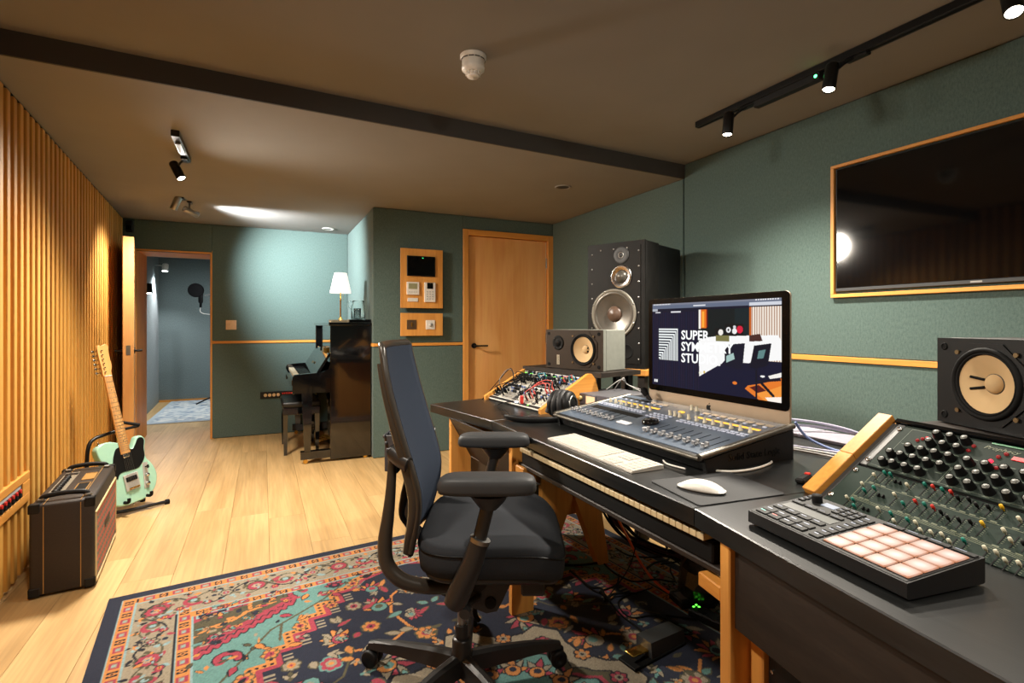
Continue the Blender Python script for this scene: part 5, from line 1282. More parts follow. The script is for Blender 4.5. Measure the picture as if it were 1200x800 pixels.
# the picture on the screen: painted to a grid in units of screen width 1.0 x 0.5625
def paint_screen():
    H_ = 0.5625; cv = Canvas(1.0, H_, 1 / 420.0, (10, 14, 38))
    for k in range(22):
        x = k * 0.021; cv.rect(x, x + .008, .06, H_, (26, 18, 50) if k % 3 else (14, 20, 56))
    cv.rect(.43, 1, .05, H_, (10, 14, 42))
    cv.rect(.42, .80, .05, .26, (8, 20, 24)); cv.rect(.70, .80, .05, .2, (12, 30, 36))
    cv.rect(.425, .442, .05, .17, (240, 238, 232)); cv.rect(.442, .487, .05, .165, (226, 110, 24)); cv.rect(.452, .470, .06, .16, (250, 170, 60)); cv.rect(.487, .497, .05, .16, (120, 20, 10))
    for k in range(13):
        x = .80 + k * .0155; cv.rect(x, x + .0155, .045, .345, (236, 226, 214)); cv.rect(x, x + .0048, .045, .345, (150, 96, 60))
    cv.rect(.80, .812, .045, .3, (190, 90, 30))
    # desk and speakers
    cv.rect(.555, .615, .165, .215, (16, 14, 18)); cv.disc(.598, .190, .018, (236, 232, 226)); cv.rect(.63, .76, .140, .212, (10, 10, 14))
    cv.disc(.655, .175, .017, (230, 230, 232)); cv.disc(.655, .175, .007, (20, 20, 30)); cv.disc(.698, .182, .017, (236, 236, 236)); cv.disc(.698, .158, .010, (210, 210, 216)); cv.disc(.735, .172, .022, (206, 28, 60))
    cv.poly([(.425, .245), (.50, .222), (.56, .215), (.98, .200), (1, .235), (1, .335), (.90, .345), (.86, .36), (.70, .365), (.64, .345), (.60, .385), (.43, .47)], (244, 244, 244))
    cv.rect(.56, .66, .208, .243, (120, 116, 70)); cv.poly([(.80, .205), (.87, .195), (.885, .235), (.80, .24)], (70, 40, 36))
    cv.poly([(.67, .26), (.77, .25), (.755, .38), (.73, .41), (.63, .40)], (10, 14, 36)); cv.poly([(.625, .30), (.66, .26), (.68, .34), (.63, .385)], (8, 12, 32))
    cv.poly([(.83, .262), (.94, .245), (.92, .36), (.88, .40), (.80, .385), (.815, .33)], (6, 10, 30)); cv.poly([(.86, .29), (.905, .28), (.89, .33), (.85, .335)], (90, 130, 130))
    cv.poly([(.64, .33), (.69, .31), (.70, .345), (.64, .37)], (160, 190, 186))
    cv.poly([(.43, .47), (.60, .38), (.63, .39), (.78, .41), (1, .345), (1, H_), (.43, H_)], (10, 14, 44))
    cv.disc(.585, .388, .012, (240, 240, 240), .006); cv.disc(.44, .448, .014, (240, 238, 220), .010); cv.disc(.47, .440, .008, (210, 180, 80))
    cv.poly([(.86, H_), (.77, .51), (.79, .49), (.86, .475), (.93, .455), (1, .43), (1, H_)], (226, 120, 40)); cv.poly([(.80, .50), (.86, .48), (.93, .52), (.86, .53)], (80, 20, 24))
    cv.poly([(.84, .53), (.93, .50), (1, .47), (1, H_), (.9, H_)], (240, 150, 60)); cv.poly([(.90, .545), (1, .53), (1, H_), (.92, H_)], (250, 240, 230)); cv.line([(.845, .40), (.845, H_)], .006, (6, 8, 26)); cv.line([(.88, .47), (.95, .53)], .008, (10, 10, 24)); cv.line([(.86, .46), (.99, .44)], .006, (16, 12, 30))
    cv.disc(.70, .485, .016, (226, 120, 40), .009); cv.disc(.885, .43, .014, (240, 240, 240), .006); cv.poly([(.92, .425), (1, .40), (1, .425), (.93, .44)], (240, 236, 230))
    # browser bars
    cv.rect(0, 1, 0, .010, (120, 124, 140)); cv.rect(0, 1, .010, .034, (96, 106, 128)); cv.rect(.38, .48, .017, .026, (226, 228, 234)); cv.rect(.8, 1, .018, .036, (206, 210, 220))
    for k in range(14): cv.rect(.01 + k * .012, .017 + k * .012, .001, .008, (240, 240, 244))
    for k in range(10): cv.rect(.84 + k * .015, .849 + k * .015, .001, .008, (240, 240, 244))
    cv.rect(0.0, .05, .034, .050, (170, 174, 184)); cv.rect(.03, .08, .056, .064, (214, 214, 220)); cv.rect(.18, .27, .054, .062, (220, 220, 226))
    # logo: nested angles
    x0, x1, y0, y1 = .062, .245, .170, .385
    for k in range(12):
        a = k / 12.0; w_ = (x1 - x0) / 12 * .52; h_ = (y1 - y0) / 12 * .52
        xr = x1 - (x1 - x0) * a; yt = y0 + (y1 - y0) * a
        cv.rect(x0, xr, yt, yt + h_, (240, 246, 246)); cv.rect(xr - w_, xr, yt, y1, (240, 246, 246))
    cv.rect(.018, .032, .525, .543, (240, 240, 244)); cv.rect(.036, .050, .525, .543, (240, 240, 244))
    return cv
sw = 2 * W2 - 0.054
M['screen_img'] = attr_mat('screen_pixels', 0.15, 1.0); M['screen_img'].node_tree.nodes['Principled BSDF'].inputs['Specular IOR Level'].default_value = 0.03; M['bezel'] = plain('matt_black_bezel', rgb(4, 4, 5), 0.25, spec=0.15)
sg = paint_screen().grid('screen', M['screen_img'], im, loc=(-sw / 2, -0.0035, 0.5375 - 0.022), rot=(math.pi / 2, 0, 0)); sg.scale = (sw, 0.345 / 0.5625, 1)
M['screen_white'] = emit('screen_white', (0.92, 0.96, 0.96), 1.0)
for i_, t_ in enumerate(('SUPER', 'SYMMETRY', 'STUDIO')):
    lettering(t_, 0.0505, M['screen_white'], im, (-sw / 2 + 0.275 * sw, -0.0040, 0.5155 - 0.345 * (0.425 + 0.133 * i_)), (math.pi / 2, 0, 0), 0.0002, bold=0.0011, sx=1.03)
# fruit-shaped emblem on the chin
m = MB(); ap = spline2([(0, .30), (.14, .38), (.34, .34), (.42, .22), (.31, .10), (.29, -.06), (.36, -.19), (.44, -.24), (.36, -.42), (.22, -.56), (.08, -.52), (-.08, -.52), (-.22, -.56), (-.38, -.38), (-.46, -.10), (-.42, .18), (-.26, .36), (-.10, .37)], 4)
sc_ = 0.024
m.loft([[(x * sc_, -0.0006, z * sc_ + 0.113) for x, z in ap], [(x * sc_, 0.0005, z * sc_ + 0.113) for x, z in ap]], smooth=False)
lf = spline2([(.02, .46), (.06, .62), (.20, .74), (.19, .58), (.10, .48)], 4)
m.loft([[(x * sc_, -0.0006, z * sc_ + 0.113) for x, z in lf], [(x * sc_, 0.0005, z * sc_ + 0.113) for x, z in lf]], smooth=False); m.build('emblem', M['black'], im)
# ================================================================== mixing controller
ct = thing('mixing_controller', 'wide dark mixing controller with faders and lit meter strips before the computer', 'mixing desk', (1.125, 1.505, DZ_), -math.pi / 2)
CW, CD = 0.405, 0.392
zf, zr = 0.050, 0.106
SL = math.atan2(zr - zf, CD)
M['rail'] = plain('bronze_grey_rail', rgb(96, 92, 84), 0.35, 0.7)
prof = [(0.030, 0.004), (0.022, 0.026), (0.0, 0.040), (0.0, 0.050), (CD, 0.106), (CD + 0.004, 0.098), (CD, 0.004)]
m = MB(); m.loft([[(-CW, y, z) for y, z in prof], [(CW, y, z) for y, z in prof]], smooth=False); m.build('body', M['black'], ct)
m = MB(); m.at((0, 0, zf), 0, SL).box(-CW + 0.014, CW - 0.014, 0.012, CD - 0.004, 0.0, 0.0022).idm()
M['console_face'] = plain('cool_reflection_panel', rgb(84, 96, 112), 0.3, 0.2, vary=0.08, scale=8)  # blue-grey base colour stands in for the cool ceiling reflection
deck = m.build('deck', M['console_face'], ct)
for sx in (-1, 1):
    m = MB(); x_ = sx * CW
    m.tube([(x_, -0.004, zf - 0.002), (x_, CD + 0.004, zr - 0.002)], 0.012, 10, flat=0.8); m.build('side_rail', M['rail'], ct)
    m = MB(); m.loft([[(x_ - 0.006, y, z) for y, z in ((0.02, 0.0), (0.012, 0.038), (CD, 0.094), (CD, 0.0))], [(x_ + 0.006, y, z) for y, z in ((0.02, 0.0), (0.012, 0.038), (CD, 0.094), (CD, 0.0))]], smooth=False); m.build('side_cheek', M['black'], ct)
m = MB(); m.tube([(-CW, -0.005, zf - 0.006), (CW, -0.005, zf - 0.006)], 0.007, 8); m.build('front_rail', M['rail'], ct)
lettering('Solid State Logic', 0.030, M['black_gloss'], ct, (CW + 0.0065, 0.105, 0.026), (math.pi / 2, 0, math.pi / 2), 0.0012, sx=1.12)
def on(x, y, z=0.0022): # point on the deck
    return (x, y * math.cos(SL) - z * math.sin(SL), zf + y * math.sin(SL) + z * math.cos(SL))
def deckm(x, y): return MB().at(on(x, y), 0, SL)
btn_w = plain('white_button', rgb(214, 216, 222), 0.4); btn_b = plain('blue_grey_button', rgb(186, 194, 216), 0.4); M['amber'] = emit('amber_display', (1.0, 0.50, 0.04), 1.6); knob_c = plain('cream_knob', rgb(190, 182, 160), 0.4)
fader = MB().rbox(-0.0065, 0.0065, -0.012, 0.012, 0.004, 0.007, 0.001); fader.rbox(-0.0065, 0.0065, -0.012, -0.006, 0.006, 0.016, 0.001); fader.rbox(-0.0065, 0.0065, 0.006, 0.012, 0.006, 0.016, 0.001); fader.box(-0.002, 0.002, -.003, .003, 0, .006)
fader_me = fader.mesh('fader_cap', plain('dull_silver_cap', rgb(150, 150, 152), 0.45, 0.4))
slot_me = MB().box(-0.0012, 0.0012, -0.045, 0.050, 0.0, 0.0008).mesh('fader_slot', M['rubber'])
knob_me = MB().lathe([(0.0075, 0), (0.0075, 0.004), (0.0055, 0.005), (0.005, 0.018), (0, 0.0185)], 12).mesh('knob', knob_c)
b1_me = MB().rbox(-0.007, 0.007, -0.004, 0.004, 0, 0.004, 0.001).mesh('button', btn_b)
b2_me = MB().rbox(-0.0075, 0.0075, -0.006, 0.006, 0, 0.006, 0.0015).mesh('button', btn_w)
disp_me = MB().box(-0.015, 0.015, -0.011, 0.011, 0, 0.001).mesh('channel_display', M['black_gloss'])
def put(name, me, x, y): return link(name, me, ct, on(x, y), (SL, 0, 0))
for bank in (-1, 1):
    for k in range(8):
        x = (-0.370 + k * 0.0368) if bank < 0 else (0.105 + k * 0.0372)
        put('fader_slot', slot_me, x, 0.115); put('fader_cap', fader_me, x, 0.074 if bank < 0 else 0.062)
        put('knob', knob_me, x + 0.012 * (bank < 0), 0.256)
        for q in range(2): put('button', b1_me, x - 0.008 + q * 0.017, 0.212); put('button', b1_me, x - .008 + q * .017, 0.228)
        put('channel_display', disp_me, x, 0.345); put('button', b1_me, x, 0.322)
    xa, xb = (-0.345, -0.088) if bank < 0 else (0.103, 0.372)
    m = deckm(0, 0); m.box(xa, xb, 0.284, 0.297, 0.0, 0.001); m.idm().build('meter_strip', M['amber'], ct)
for k in range(4):
    for q in range(2): put('button', b2_me, -0.062 + k * 0.0165, 0.070 + q * 0.014)
put('button', b2_me, 0.076, 0.078)
jog = deckm(0.040, 0.135).lathe([(0, 0), (0.030, 0), (0.031, 0.004), (0.029, 0.014), (0.024, 0.016), (0, 0.016)], 28).idm().build('jog_wheel', M['black_gloss'], ct)
for k in range(5):
    for q in range(5):
        if not (k < 3 and q < 2): put('button', b1_me, -0.048 + k * 0.021, 0.155 + q * 0.020)
for x_, y_ in ((0.010, 0.256), (0.034, 0.258), (0.060, 0.256), (0.020, 0.356), (0.050, 0.352)): put('knob', knob_me, x_, y_)
m = deckm(0.018, 0.305); m.rbox(-0.012, 0.012, -0.007, 0.007, 0, 0.004, 0.001); m.idm().build('lit_button', M['amber'], ct)
m = deckm(-0.20, 0.172); m.box(-0.17, 0.14, -0.018, 0.018, 0, 0.0006); m.idm().build('scribble_strip', M['black'], ct)

# keyboard, mat, mouse
kb = thing('computer_keyboard', 'white slim computer keyboard on the desk edge', 'keyboard', (0.954, 1.678, DZ_), math.radians(-90.5))
m = MB(); m.loft([[(0, 0, 0.001), (0.492, 0, 0.001), (0.492, 0.118, 0.001), (0, 0.118, 0.001)], [(0, 0, 0.006), (0.492, 0, 0.006), (0.492, 0.118, 0.013), (0, 0.118, 0.013)]], smooth=False); m.build('base', plain('pale_aluminium', rgb(206, 200, 190), 0.4, 0.3), kb)
m = MB(); m.at((0, 0, 0.0062), 0, math.atan2(0.007, 0.118))
for r_ in range(6):
    y0 = 0.005 + r_ * 0.0188; h_ = 0.0168 if r_ < 5 else 0.011
    x = 0.006
    while x < 0.480:
        if 0.318 < x < 0.332 or 0.392 < x < 0.405: x += 0.0135; continue
        if 0.332 <= x < 0.392 and r_ in (2,): x += 0.0195; continue
        w_ = 0.0175
        if r_ == 0 and 0.08 < x < 0.20: w_ = 0.115
        m.rbox(x, x + w_, y0, y0 + h_, 0.0, 0.0022, 0.0008); x += w_ + 0.002
tag(m.idm().build('keys', plain('white_keycaps', rgb(184, 179, 169), 0.45), kb), kind='stuff')
mt = MB(); pts = [(0.950, 1.108), (0.922, 0.902), (1.183, 0.872), (1.212, 1.075)]
def rpoly(pts, r, n=4):
    out = []; N = len(pts)
    for i in range(N):
        p, q, s_ = Vector(pts[i - 1]), Vector(pts[i]), Vector(pts[(i + 1) % N]); a = q + (p - q).normalized() * r; b = q + (s_ - q).normalized() * r
        for k in range(n + 1): t = k / n; out.append(tuple((1 - t) ** 2 * a + 2 * t * (1 - t) * q + t * t * b))
    return out
mt.prism(rpoly(pts, 0.012), DZ_ + 0.0005, DZ_ + 0.003); tag(mt.build('mouse_mat', plain('charcoal_mat', rgb(40, 41, 43), 0.75, vary=.04, scale=200)), 'charcoal grey mouse mat bridging the desk joint', 'mouse mat')
ms = thing('computer_mouse', 'white low computer mouse on the charcoal mat', 'mouse', (1.012, 0.985, DZ_ + 0.0032), math.radians(-62))
def mouse_ring(s, z): return [(x, y, z) for x, y in superell(0.060 * s, 0.031 * s, 32, 2.6, 0, 0)]
m = MB(); m.loft([mouse_ring(0.86, 0.0), mouse_ring(0.9, 0.003)]); m.build('base', M['mid_grey'], ms)
rings = []
for s, z in ((0.93, 0.003), (1.0, 0.006), (0.985, 0.010), (0.90, 0.0165), (0.72, 0.0215), (0.45, 0.0245), (0.1, 0.0255)):
    rings.append([(x, y, z * (1 - 0.9 * (x / 0.075) ** 2 * (z > .007)) if z > .007 else z) for x, y, z in mouse_ring(s, z)])
m = MB(); m.loft(rings); m.build('top_shell', M['white'], ms)

# ================================================================== small nearfield speakers
M['cone'] = plain('cream_paper_cone', rgb(206, 176, 132), 0.8, spec=0.2, vary=0.03, scale=20)
def ray_poly(poly, cx, cz, a):
    dx, dz = math.cos(a), math.sin(a); best = None; n = len(poly)
    for i in range(n):
        (x0, z0), (x1, z1) = poly[i], poly[(i + 1) % n]; ex, ez = x1 - x0, z1 - z0
        det = dx * -ez + ex * dz
        if abs(det) < 1e-12: continue
        t = ((x0 - cx) * -ez + ex * (z0 - cz)) / det; u = (dx * (z0 - cz) - dz * (x0 - cx)) / det
        if t > 0 and -1e-6 <= u <= 1 + 1e-6 and (best is None or t < best): best = t
    return (cx + dx * best, cz + dz * best)
def holed_plate(m, poly, cx, cz, r, y0, y1, n=64):
    angs = sorted(set([2 * math.pi * k / n for k in range(n)] + [math.atan2(z - cz, x - cx) % (2 * math.pi) for x, z in poly]))
    out = [ray_poly(poly, cx, cz, a) for a in angs]; hole = [(cx + r * math.cos(a), cz + r * math.sin(a)) for a in angs]
    m.loft([[(x, y0, z) for x, z in hole], [(x, y0, z) for x, z in out], [(x, y1, z) for x, z in out], [(x, y1, z) for x, z in hole], [(x, y0, z) for x, z in hole]], caps=False, smooth=False)
    return m
def nearfield(label, loc, rz, woofer_x, tweeter_x, face, side, txt=True):
    t = thing('bookshelf_speaker', label, 'speaker', loc, rz, 'nearfield speakers')
    W_, H_, D_ = 0.404, 0.218, 0.203
    MB().rbox(0, W_, 0.034, D_, 0.001, H_, 0.003).build('cabinet', side, t)
    zc = H_ * 0.51
    rect = [(0.0005, 0.0015), (W_ - 0.0005, 0.0015), (W_ - 0.0005, H_ - 0.0005), (0.0005, H_ - 0.0005)]
    holed_plate(MB(), rect, woofer_x, zc, 0.0765, 0.0, 0.010).build('baffle', face, t)
    holed_plate(MB(), rect, woofer_x, zc, 0.0785, 0.0105, 0.034).build('cabinet_front', side, t)
    oc = [(woofer_x + x, z + zc) for x, z in rrect(0.190, 0.190, 0.055, 1)]
    holed_plate(MB(), oc, woofer_x, zc, 0.0762, -0.0035, 0.0005).build('driver_plate', face, t)
    m = MB().at((woofer_x, -0.003, zc), 0, math.pi / 2); m.lathe([(0.086, 0.0), (0.086, 0.004), (0.080, 0.008), (0.0755, 0.004), (0.072, -0.002)], 40, caps=False)
    m.lathe([(0.0755, 0.001), (0.073, 0.005), (0.0695, 0.002), (0.068, -0.003)], 40, caps=False); m.idm().build('surround', M['rubber'], t)
    m = MB().at((woofer_x, -0.003, zc), 0, math.pi / 2); m.lathe([(0.0690, -0.001), (0.022, -0.0245)], 44, caps=False); m.idm().build('cone', M['cone'], t)
    m = MB().at((woofer_x, -0.003, zc), 0, math.pi / 2); m.lathe([(0.0235, -0.0240), (0.0225, -0.0215), (0.019, -0.0165), (0.012, -0.0115), (0.0, -0.010)], 28, caps=False); m.idm().build('dust_cap', M['cone'], t)
    m = MB().at((woofer_x, -0.003, zc), 0, math.pi / 2); m.lathe([(0.0245, -0.0238), (0.0240, -0.0222), (0.0225, -0.0220)], 28, caps=False); m.idm().build('cap_ring', M['dark_grey'], t)
    for zz in (0.010, -0.012):
        m = MB(); s_ = -1 if woofer_x < 0.2 else 1
        if woofer_x < 0.2: m.tube([(woofer_x - 0.022, 0.018, zc + zz * 0.8), (woofer_x - 0.048, 0.0065, zc + zz * 1.35)], 0.0032, 8); m.build('lead_wire', M['rubber'], t)
        else: m.cyl((woofer_x + 0.018, 0.018, zc + zz * 0.8), (woofer_x + 0.020, 0.012, zc + zz * .8), 0.004, n=8); m.build('lead_wire', M['rubber'], t)
    for sx in (-1, 1):
        for sz in (-1, 1):
            MB().cyl((woofer_x + sx * 0.072, -0.0030, zc + sz * 0.072), (woofer_x + sx * 0.072, -0.006, zc + sz * 0.072), 0.0055, n=10).build('screw', plain('bronze_screw', rgb(110, 88, 56), 0.45, 0.5), t)
    m = MB().at((tweeter_x, 0.0, H_ * 0.66), 0, math.pi / 2); m.lathe([(0.041, 0.0), (0.041, 0.003), (0.036, 0.005), (0.028, 0.003), (0.020, 0.001), (0.018, 0.006), (0.0, 0.010)], 32); m.idm().build('tweeter', M['rubber'], t)
    for k in range(4): MB().cyl((tweeter_x + 0.034 * math.cos(0.78 + k * 1.571), -0.003, H_ * 0.66 + 0.034 * math.sin(0.78 + k * 1.571)), (tweeter_x + 0.034 * math.cos(0.78 + k * 1.571), -0.007, H_ * .66 + 0.034 * math.sin(0.78 + k * 1.571)), 0.003, n=8).build('screw', M['dark_grey'], t)
    for x_ in (0.022, W_ - 0.022):
        for z_ in (0.022, H_ - 0.022):
            m = MB(); m.tube([(x_ + 0.0075 * math.cos(a), -0.001, z_ + 0.0075 * math.sin(a)) for a in np.linspace(0, 2 * math.pi, 15)], 0.0022, 6, caps=False); m.cyl((x_, 0.001, z_), (x_, -0.0008, z_), 0.0065, n=12); m.build('grille_socket', M['rubber'], t)
    if txt:
        MB().box(tweeter_x - 0.010, tweeter_x + 0.010, -0.0012, 0.0006, 0.022, 0.076).build('name_plate', plain('silver_name_plate', rgb(170, 160, 140), 0.4), t)
        lettering('YAMAHA', 0.0115, M['white'], t, (tweeter_x + 0.0045, -0.0016, 0.0235), (0, math.radians(-90), 0), 0.0002) if False else None
        o = lettering('YAMAHA', 0.0105, M['black'], t, (0, 0, 0), (0, 0, 0), 0.0002)
        o.rotation_euler = (Matrix(((0, -1, 0), (0, 0, -1), (1, 0, 0))).to_euler()); o.location = (tweeter_x + 0.0042, -0.0014, 0.0245)
    return t
NB = plain('brown_black_baffle', rgb(50, 39, 29), 0.6, spec=0.25, vary=0.05)
nearfield('small two-way speaker with dark baffle on the shelf above the patch modules', (1.479, 2.617, 0.9375), math.radians(-73.3), 0.276, 0.094, NB, plain('grey_cabinet_side', rgb(122, 124, 116), 0.6))
nearfield('small black two-way speaker with cream cone above the fader console', (1.59, 0.739, 0.930), math.radians(-112.9), 0.134, 0.312, M['black'], plain('worn_black_cabinet', rgb(30, 28, 26), 0.5), False)
# shelf below the first one
sh = thing('speaker_shelf', 'black shelf carrying a small speaker behind the patch modules', 'shelf', (0, 0, 0))
MB().prism([(1.405, 2.770), (1.545, 2.170), (1.86, 2.245), (1.73, 2.86)], 0.912, 0.9365).build('board', M['desk_edge'], sh)
for p in ((1.70, 2.245), (1.80, 2.27), (1.66, 2.80)): MB().rbox(p[0] - 0.016, p[0] + 0.016, p[1] - 0.016, p[1] + 0.016, DZ_, 0.912, 0.002).build('post', M['black_metal'], sh)

# ================================================================== tall main monitor
M['worn_black'] = plain('worn_black_paint', rgb(17, 16, 15), 0.55, spec=0.22, vary=0.3, scale=14, bump=0.2)
mm_ = thing('main_monitor_speaker', 'tall worn black three-way speaker on a wooden stand in the room corner', 'speaker', (1.946, 2.881, 0.910), math.radians(-66.8))
W_, H_, D_ = 0.409, 0.797, 0.545
MB().rbox(0.0, W_, 0.022, 0.20, 0, H_, 0.008, 2).build('cabinet', M['worn_black'], mm_)
MB().rbox(0.006, W_ - 0.006, 0.20, D_, 0.004, H_ - 0.006, 0.006).build('rear_cabinet', M['black'], mm_)
holed_plate(MB(), [(0, 0), (W_, 0), (W_, H_), (0, H_)], 0.194, 0.342, 0.146, 0.0, 0.022).build('baffle_rim', M['worn_black'], mm_)
holed_plate(MB(), [(0.022, 0.03), (W_ - 0.028, 0.03), (W_ - 0.028, H_ - 0.03), (0.022, H_ - 0.03)], 0.194, 0.342, 0.146, -0.004, 0.0005).build('baffle', plain('dark_baffle', rgb(17, 15, 13), 0.55, spec=0.22, vary=0.1), mm_)
cz_ = plain('grey_cone', rgb(96, 92, 85), 0.32, 0.45, vary=0.08, scale=18)
def dr(x, z): return MB().at((x, -0.004, z), 0, math.pi / 2)
wz = 1.252 - 0.910
o = dr(0.194, wz).lathe([(0.160, 0), (0.160, 0.007), (0.150, 0.009), (0.142, 0.004)], 48, caps=False).idm().build('woofer_rim', plain('grey_cast_rim', rgb(128, 124, 114), 0.45, 0.4), mm_)
dr(0.194, wz).lathe([(0.143, 0.004), (0.130, 0.009), (0.122, 0.002)], 48, caps=False).idm().build('woofer_surround', cz_, mm_)
dr(0.194, wz).lathe([(0.123, 0.002), (0.050, -0.014)], 48, caps=False).idm().build('woofer_cone', cz_, mm_)
dr(0.194, wz).lathe([(0.052, -0.014), (0.046, -0.002), (0.030, 0.006), (0, 0.010)], 32, caps=False).idm().build('woofer_dome', plain('brown_dome', rgb(92, 72, 60), 0.35), mm_)
mz = 1.4876 - 0.910
dr(0.25, mz).lathe([(0.074, 0), (0.074, 0.006), (0.066, 0.008), (0.040, -0.0005)], 40, caps=False).idm().build('midrange_horn', M['chrome'], mm_)
dr(0.25, mz).lathe([(0.040, -0.001), (0.035, 0.012), (0.018, 0.022), (0, 0.025)], 32, caps=False).idm().build('midrange_dome', cz_, mm_)
tz = 1.6225 - 0.910
dr(0.25, tz).lathe([(0.054, 0), (0.054, 0.004), (0.048, 0.006), (0.022, 0.003), (0.016, 0.002), (0.012, 0.008), (0, 0.010)], 36).idm().build('tweeter', M['dark_grey'], mm_)
dr(0.25, tz).lathe([(0.020, 0.003), (0.020, 0.007), (0.015, 0.007), (0.014, 0.003)], 20, caps=False).idm().build('tweeter_ring', M['steel'], mm_)
dr(0.285, 0.105).lathe([(0.046, 0.001), (0.044, 0.003), (0.040, 0.0012), (0.0, 0.001)], 28).idm().build('bass_port', M['rubber'], mm_)
sc2 = MB().lathe([(0.006, 0), (0.005, 0.003), (0, 0.0035)], 10).mesh('screw', M['steel'])
for x_ in (0.034, W_ - 0.040):
    for k in range(8): link('screw', sc2, mm_, (x_, -0.004, 0.06 + k * 0.096), (math.pi / 2, 0, 0))
for k in range(3): link('screw', sc2, mm_, (0.10 + k * 0.095, -0.004, H_ - 0.042), (math.pi / 2, 0, 0))
for k in range(5): link('screw', sc2, mm_, (0.25 + 0.064 * math.cos(0.78 + k * 1.571), -0.009, mz + 0.064 * math.sin(0.78 + k * 1.571)), (math.pi / 2, 0, 0))
for k in range(8): link('screw', sc2, mm_, (0.194 + 0.155 * math.cos(0.4 + k * 0.785), -0.012, wz + 0.155 * math.sin(0.4 + k * 0.785)), (math.pi / 2, 0, 0))
ss = thing('speaker_stand', 'wooden topped stand with dark legs under the tall main speaker', 'stand', (1.946, 2.881, 0.0), math.radians(-66.8))
MB().rbox(-0.01, W_ + 0.012, -0.008, 0.50, 0.868, 0.9085, 0.004).build('top_board', M['oak_x'], ss)
for x_ in (0.01, W_ - 0.06):
    for y_ in (0.02, 0.42): MB().rbox(x_, x_ + 0.05, y_, y_ + 0.05, 0.0, 0.868, 0.003).build('leg', M['desk_edge'], ss)

# ================================================================== audio interface with amber meter
ai = thing('audio_interface', 'grey audio unit with amber meter and two pale knobs behind the headphones', 'audio equipment', (1.418, 2.235, DZ_), math.radians(-80.6))
MB().rbox(0, 0.262, 0.006, 0.29, 0.003, 0.088, 0.003).build('case', plain('blue_grey_case', rgb(84, 84, 88), 0.5), ai)
MB().rbox(0, 0.262, 0, 0.008, 0.003, 0.088, 0.002).build('faceplate', plain('slate_faceplate', rgb(92, 90, 98), 0.45), ai)
for x_ in (0.035, 0.062): MB().at((x_, 0, 0.064), 0, math.pi / 2).lathe([(0.011, 0), (0.011, 0.010), (0.009, 0.014), (0, 0.0145)], 16).idm().build('knob', plain('ivory_knob', rgb(216, 190, 120), 0.4), ai)
MB().box(0.098, 0.160, -0.002, 0.001, 0.030, 0.078).build('meter', emit('meter_glow', (1.0, 0.55, 0.28), 1.5), ai)
m = MB()
for a, b, c, d_ in ((0.092, 0.098, 0.024, 0.084), (0.160, 0.166, 0.024, 0.084), (0.098, 0.160, 0.024, 0.030), (0.098, 0.160, 0.078, 0.084)): m.box(a, b, -0.004, 0.001, c, d_)
m.build('meter_bezel', M['mid_grey'], ai)
for k in range(6): MB().rbox(0.022 + k * 0.010, 0.028 + k * 0.010, -0.003, 0.001, 0.034, 0.039, 0.001).build('button', M['dark_grey'], ai)
for k in range(4): MB().rbox(0.022 + k * 0.014, 0.032 + k * 0.014, -0.003, 0.001, 0.014, 0.022, 0.001).build('button', M['dark_grey'], ai)
MB().at((0.205, 0, 0.050), 0, math.pi / 2).lathe([(0.013, 0), (0.012, 0.012), (0, 0.0125)], 16).idm().build('knob', M['black'], ai)
tk = thing('talkback_microphone', 'small black handheld microphone leaning beside the computer screen', 'microphone', (1.49, 1.735, DZ_ + 0.112), 0)
m = MB(); m.tube([(0.012, -0.015, -0.04), (0.006, 0.005, -0.01), (0, 0.024, 0.012)], 0.009, 12, rs=[0.006, 0.008, 0.011]); m.build('barrel', M['black_metal'], tk)
m = MB(); m.tube([(0, 0.020, 0.010), (-0.004, 0.040, 0.032), (-0.006, 0.046, 0.040)], 0.014, 14, rs=[0.011, 0.0165, 0.015, 0.008]); m.build('head_grille', M['mesh_black'], tk)
MB().cyl((0.012, -0.015, -0.112), (0.012, -0.015, -0.035), 0.006, n=10).build('stem', M['black_metal'], tk); MB().cyl((0.012, -0.015, -0.112), (0.012, -0.015, -0.105), 0.03, n=18).build('base', M['black_metal'], tk)

# ================================================================== headphones
hp = thing('headphones', 'black closed headphones resting on the desk before the patch modules', 'headphones', (1.222, 2.012, DZ_), math.radians(-60)); hp.scale = (1.12, 1.12, 1.12)
for x_, tlt in ((-0.030, 0.10), (0.028, -0.10)):
    s_ = 1 if x_ > 0 else -1
    m = MB().at((x_, 0, 0.062), 0, 0, math.pi / 2 * s_ + tlt); m.lathe([(0.030, -0.030), (0.052, -0.030), (0.060, -0.022), (0.060, -0.010), (0.052, -0.004)], 30, caps=False); m.idm().build('ear_pad', plain('soft_leatherette', rgb(24, 24, 26), 0.6), hp)
    m = MB().at((x_, 0, 0.062), 0, 0, math.pi / 2 * s_ + tlt); m.lathe([(0.052, -0.006), (0.055, 0.0), (0.052, 0.012), (0.040, 0.020), (0.0, 0.022)], 30); o = m.idm().build('ear_cup', M['black'], hp)
    m = MB().at((x_, 0, 0.062), 0, 0, math.pi / 2 * s_ + tlt); m.lathe([(0.036, 0.0205), (0.036, 0.0235), (0.030, 0.0238), (0.028, 0.0225)], 26, caps=False); m.idm().build('cup_ring', M['steel'], o)
hang = math.radians(-60)
def hl(x, y, z):
    dx, dy = x - 1.222, y - 2.012
    return ((dx * math.cos(hang) + dy * math.sin(hang)) / 1.12, (-dx * math.sin(hang) + dy * math.cos(hang)) / 1.12, (z - DZ_) / 1.12)
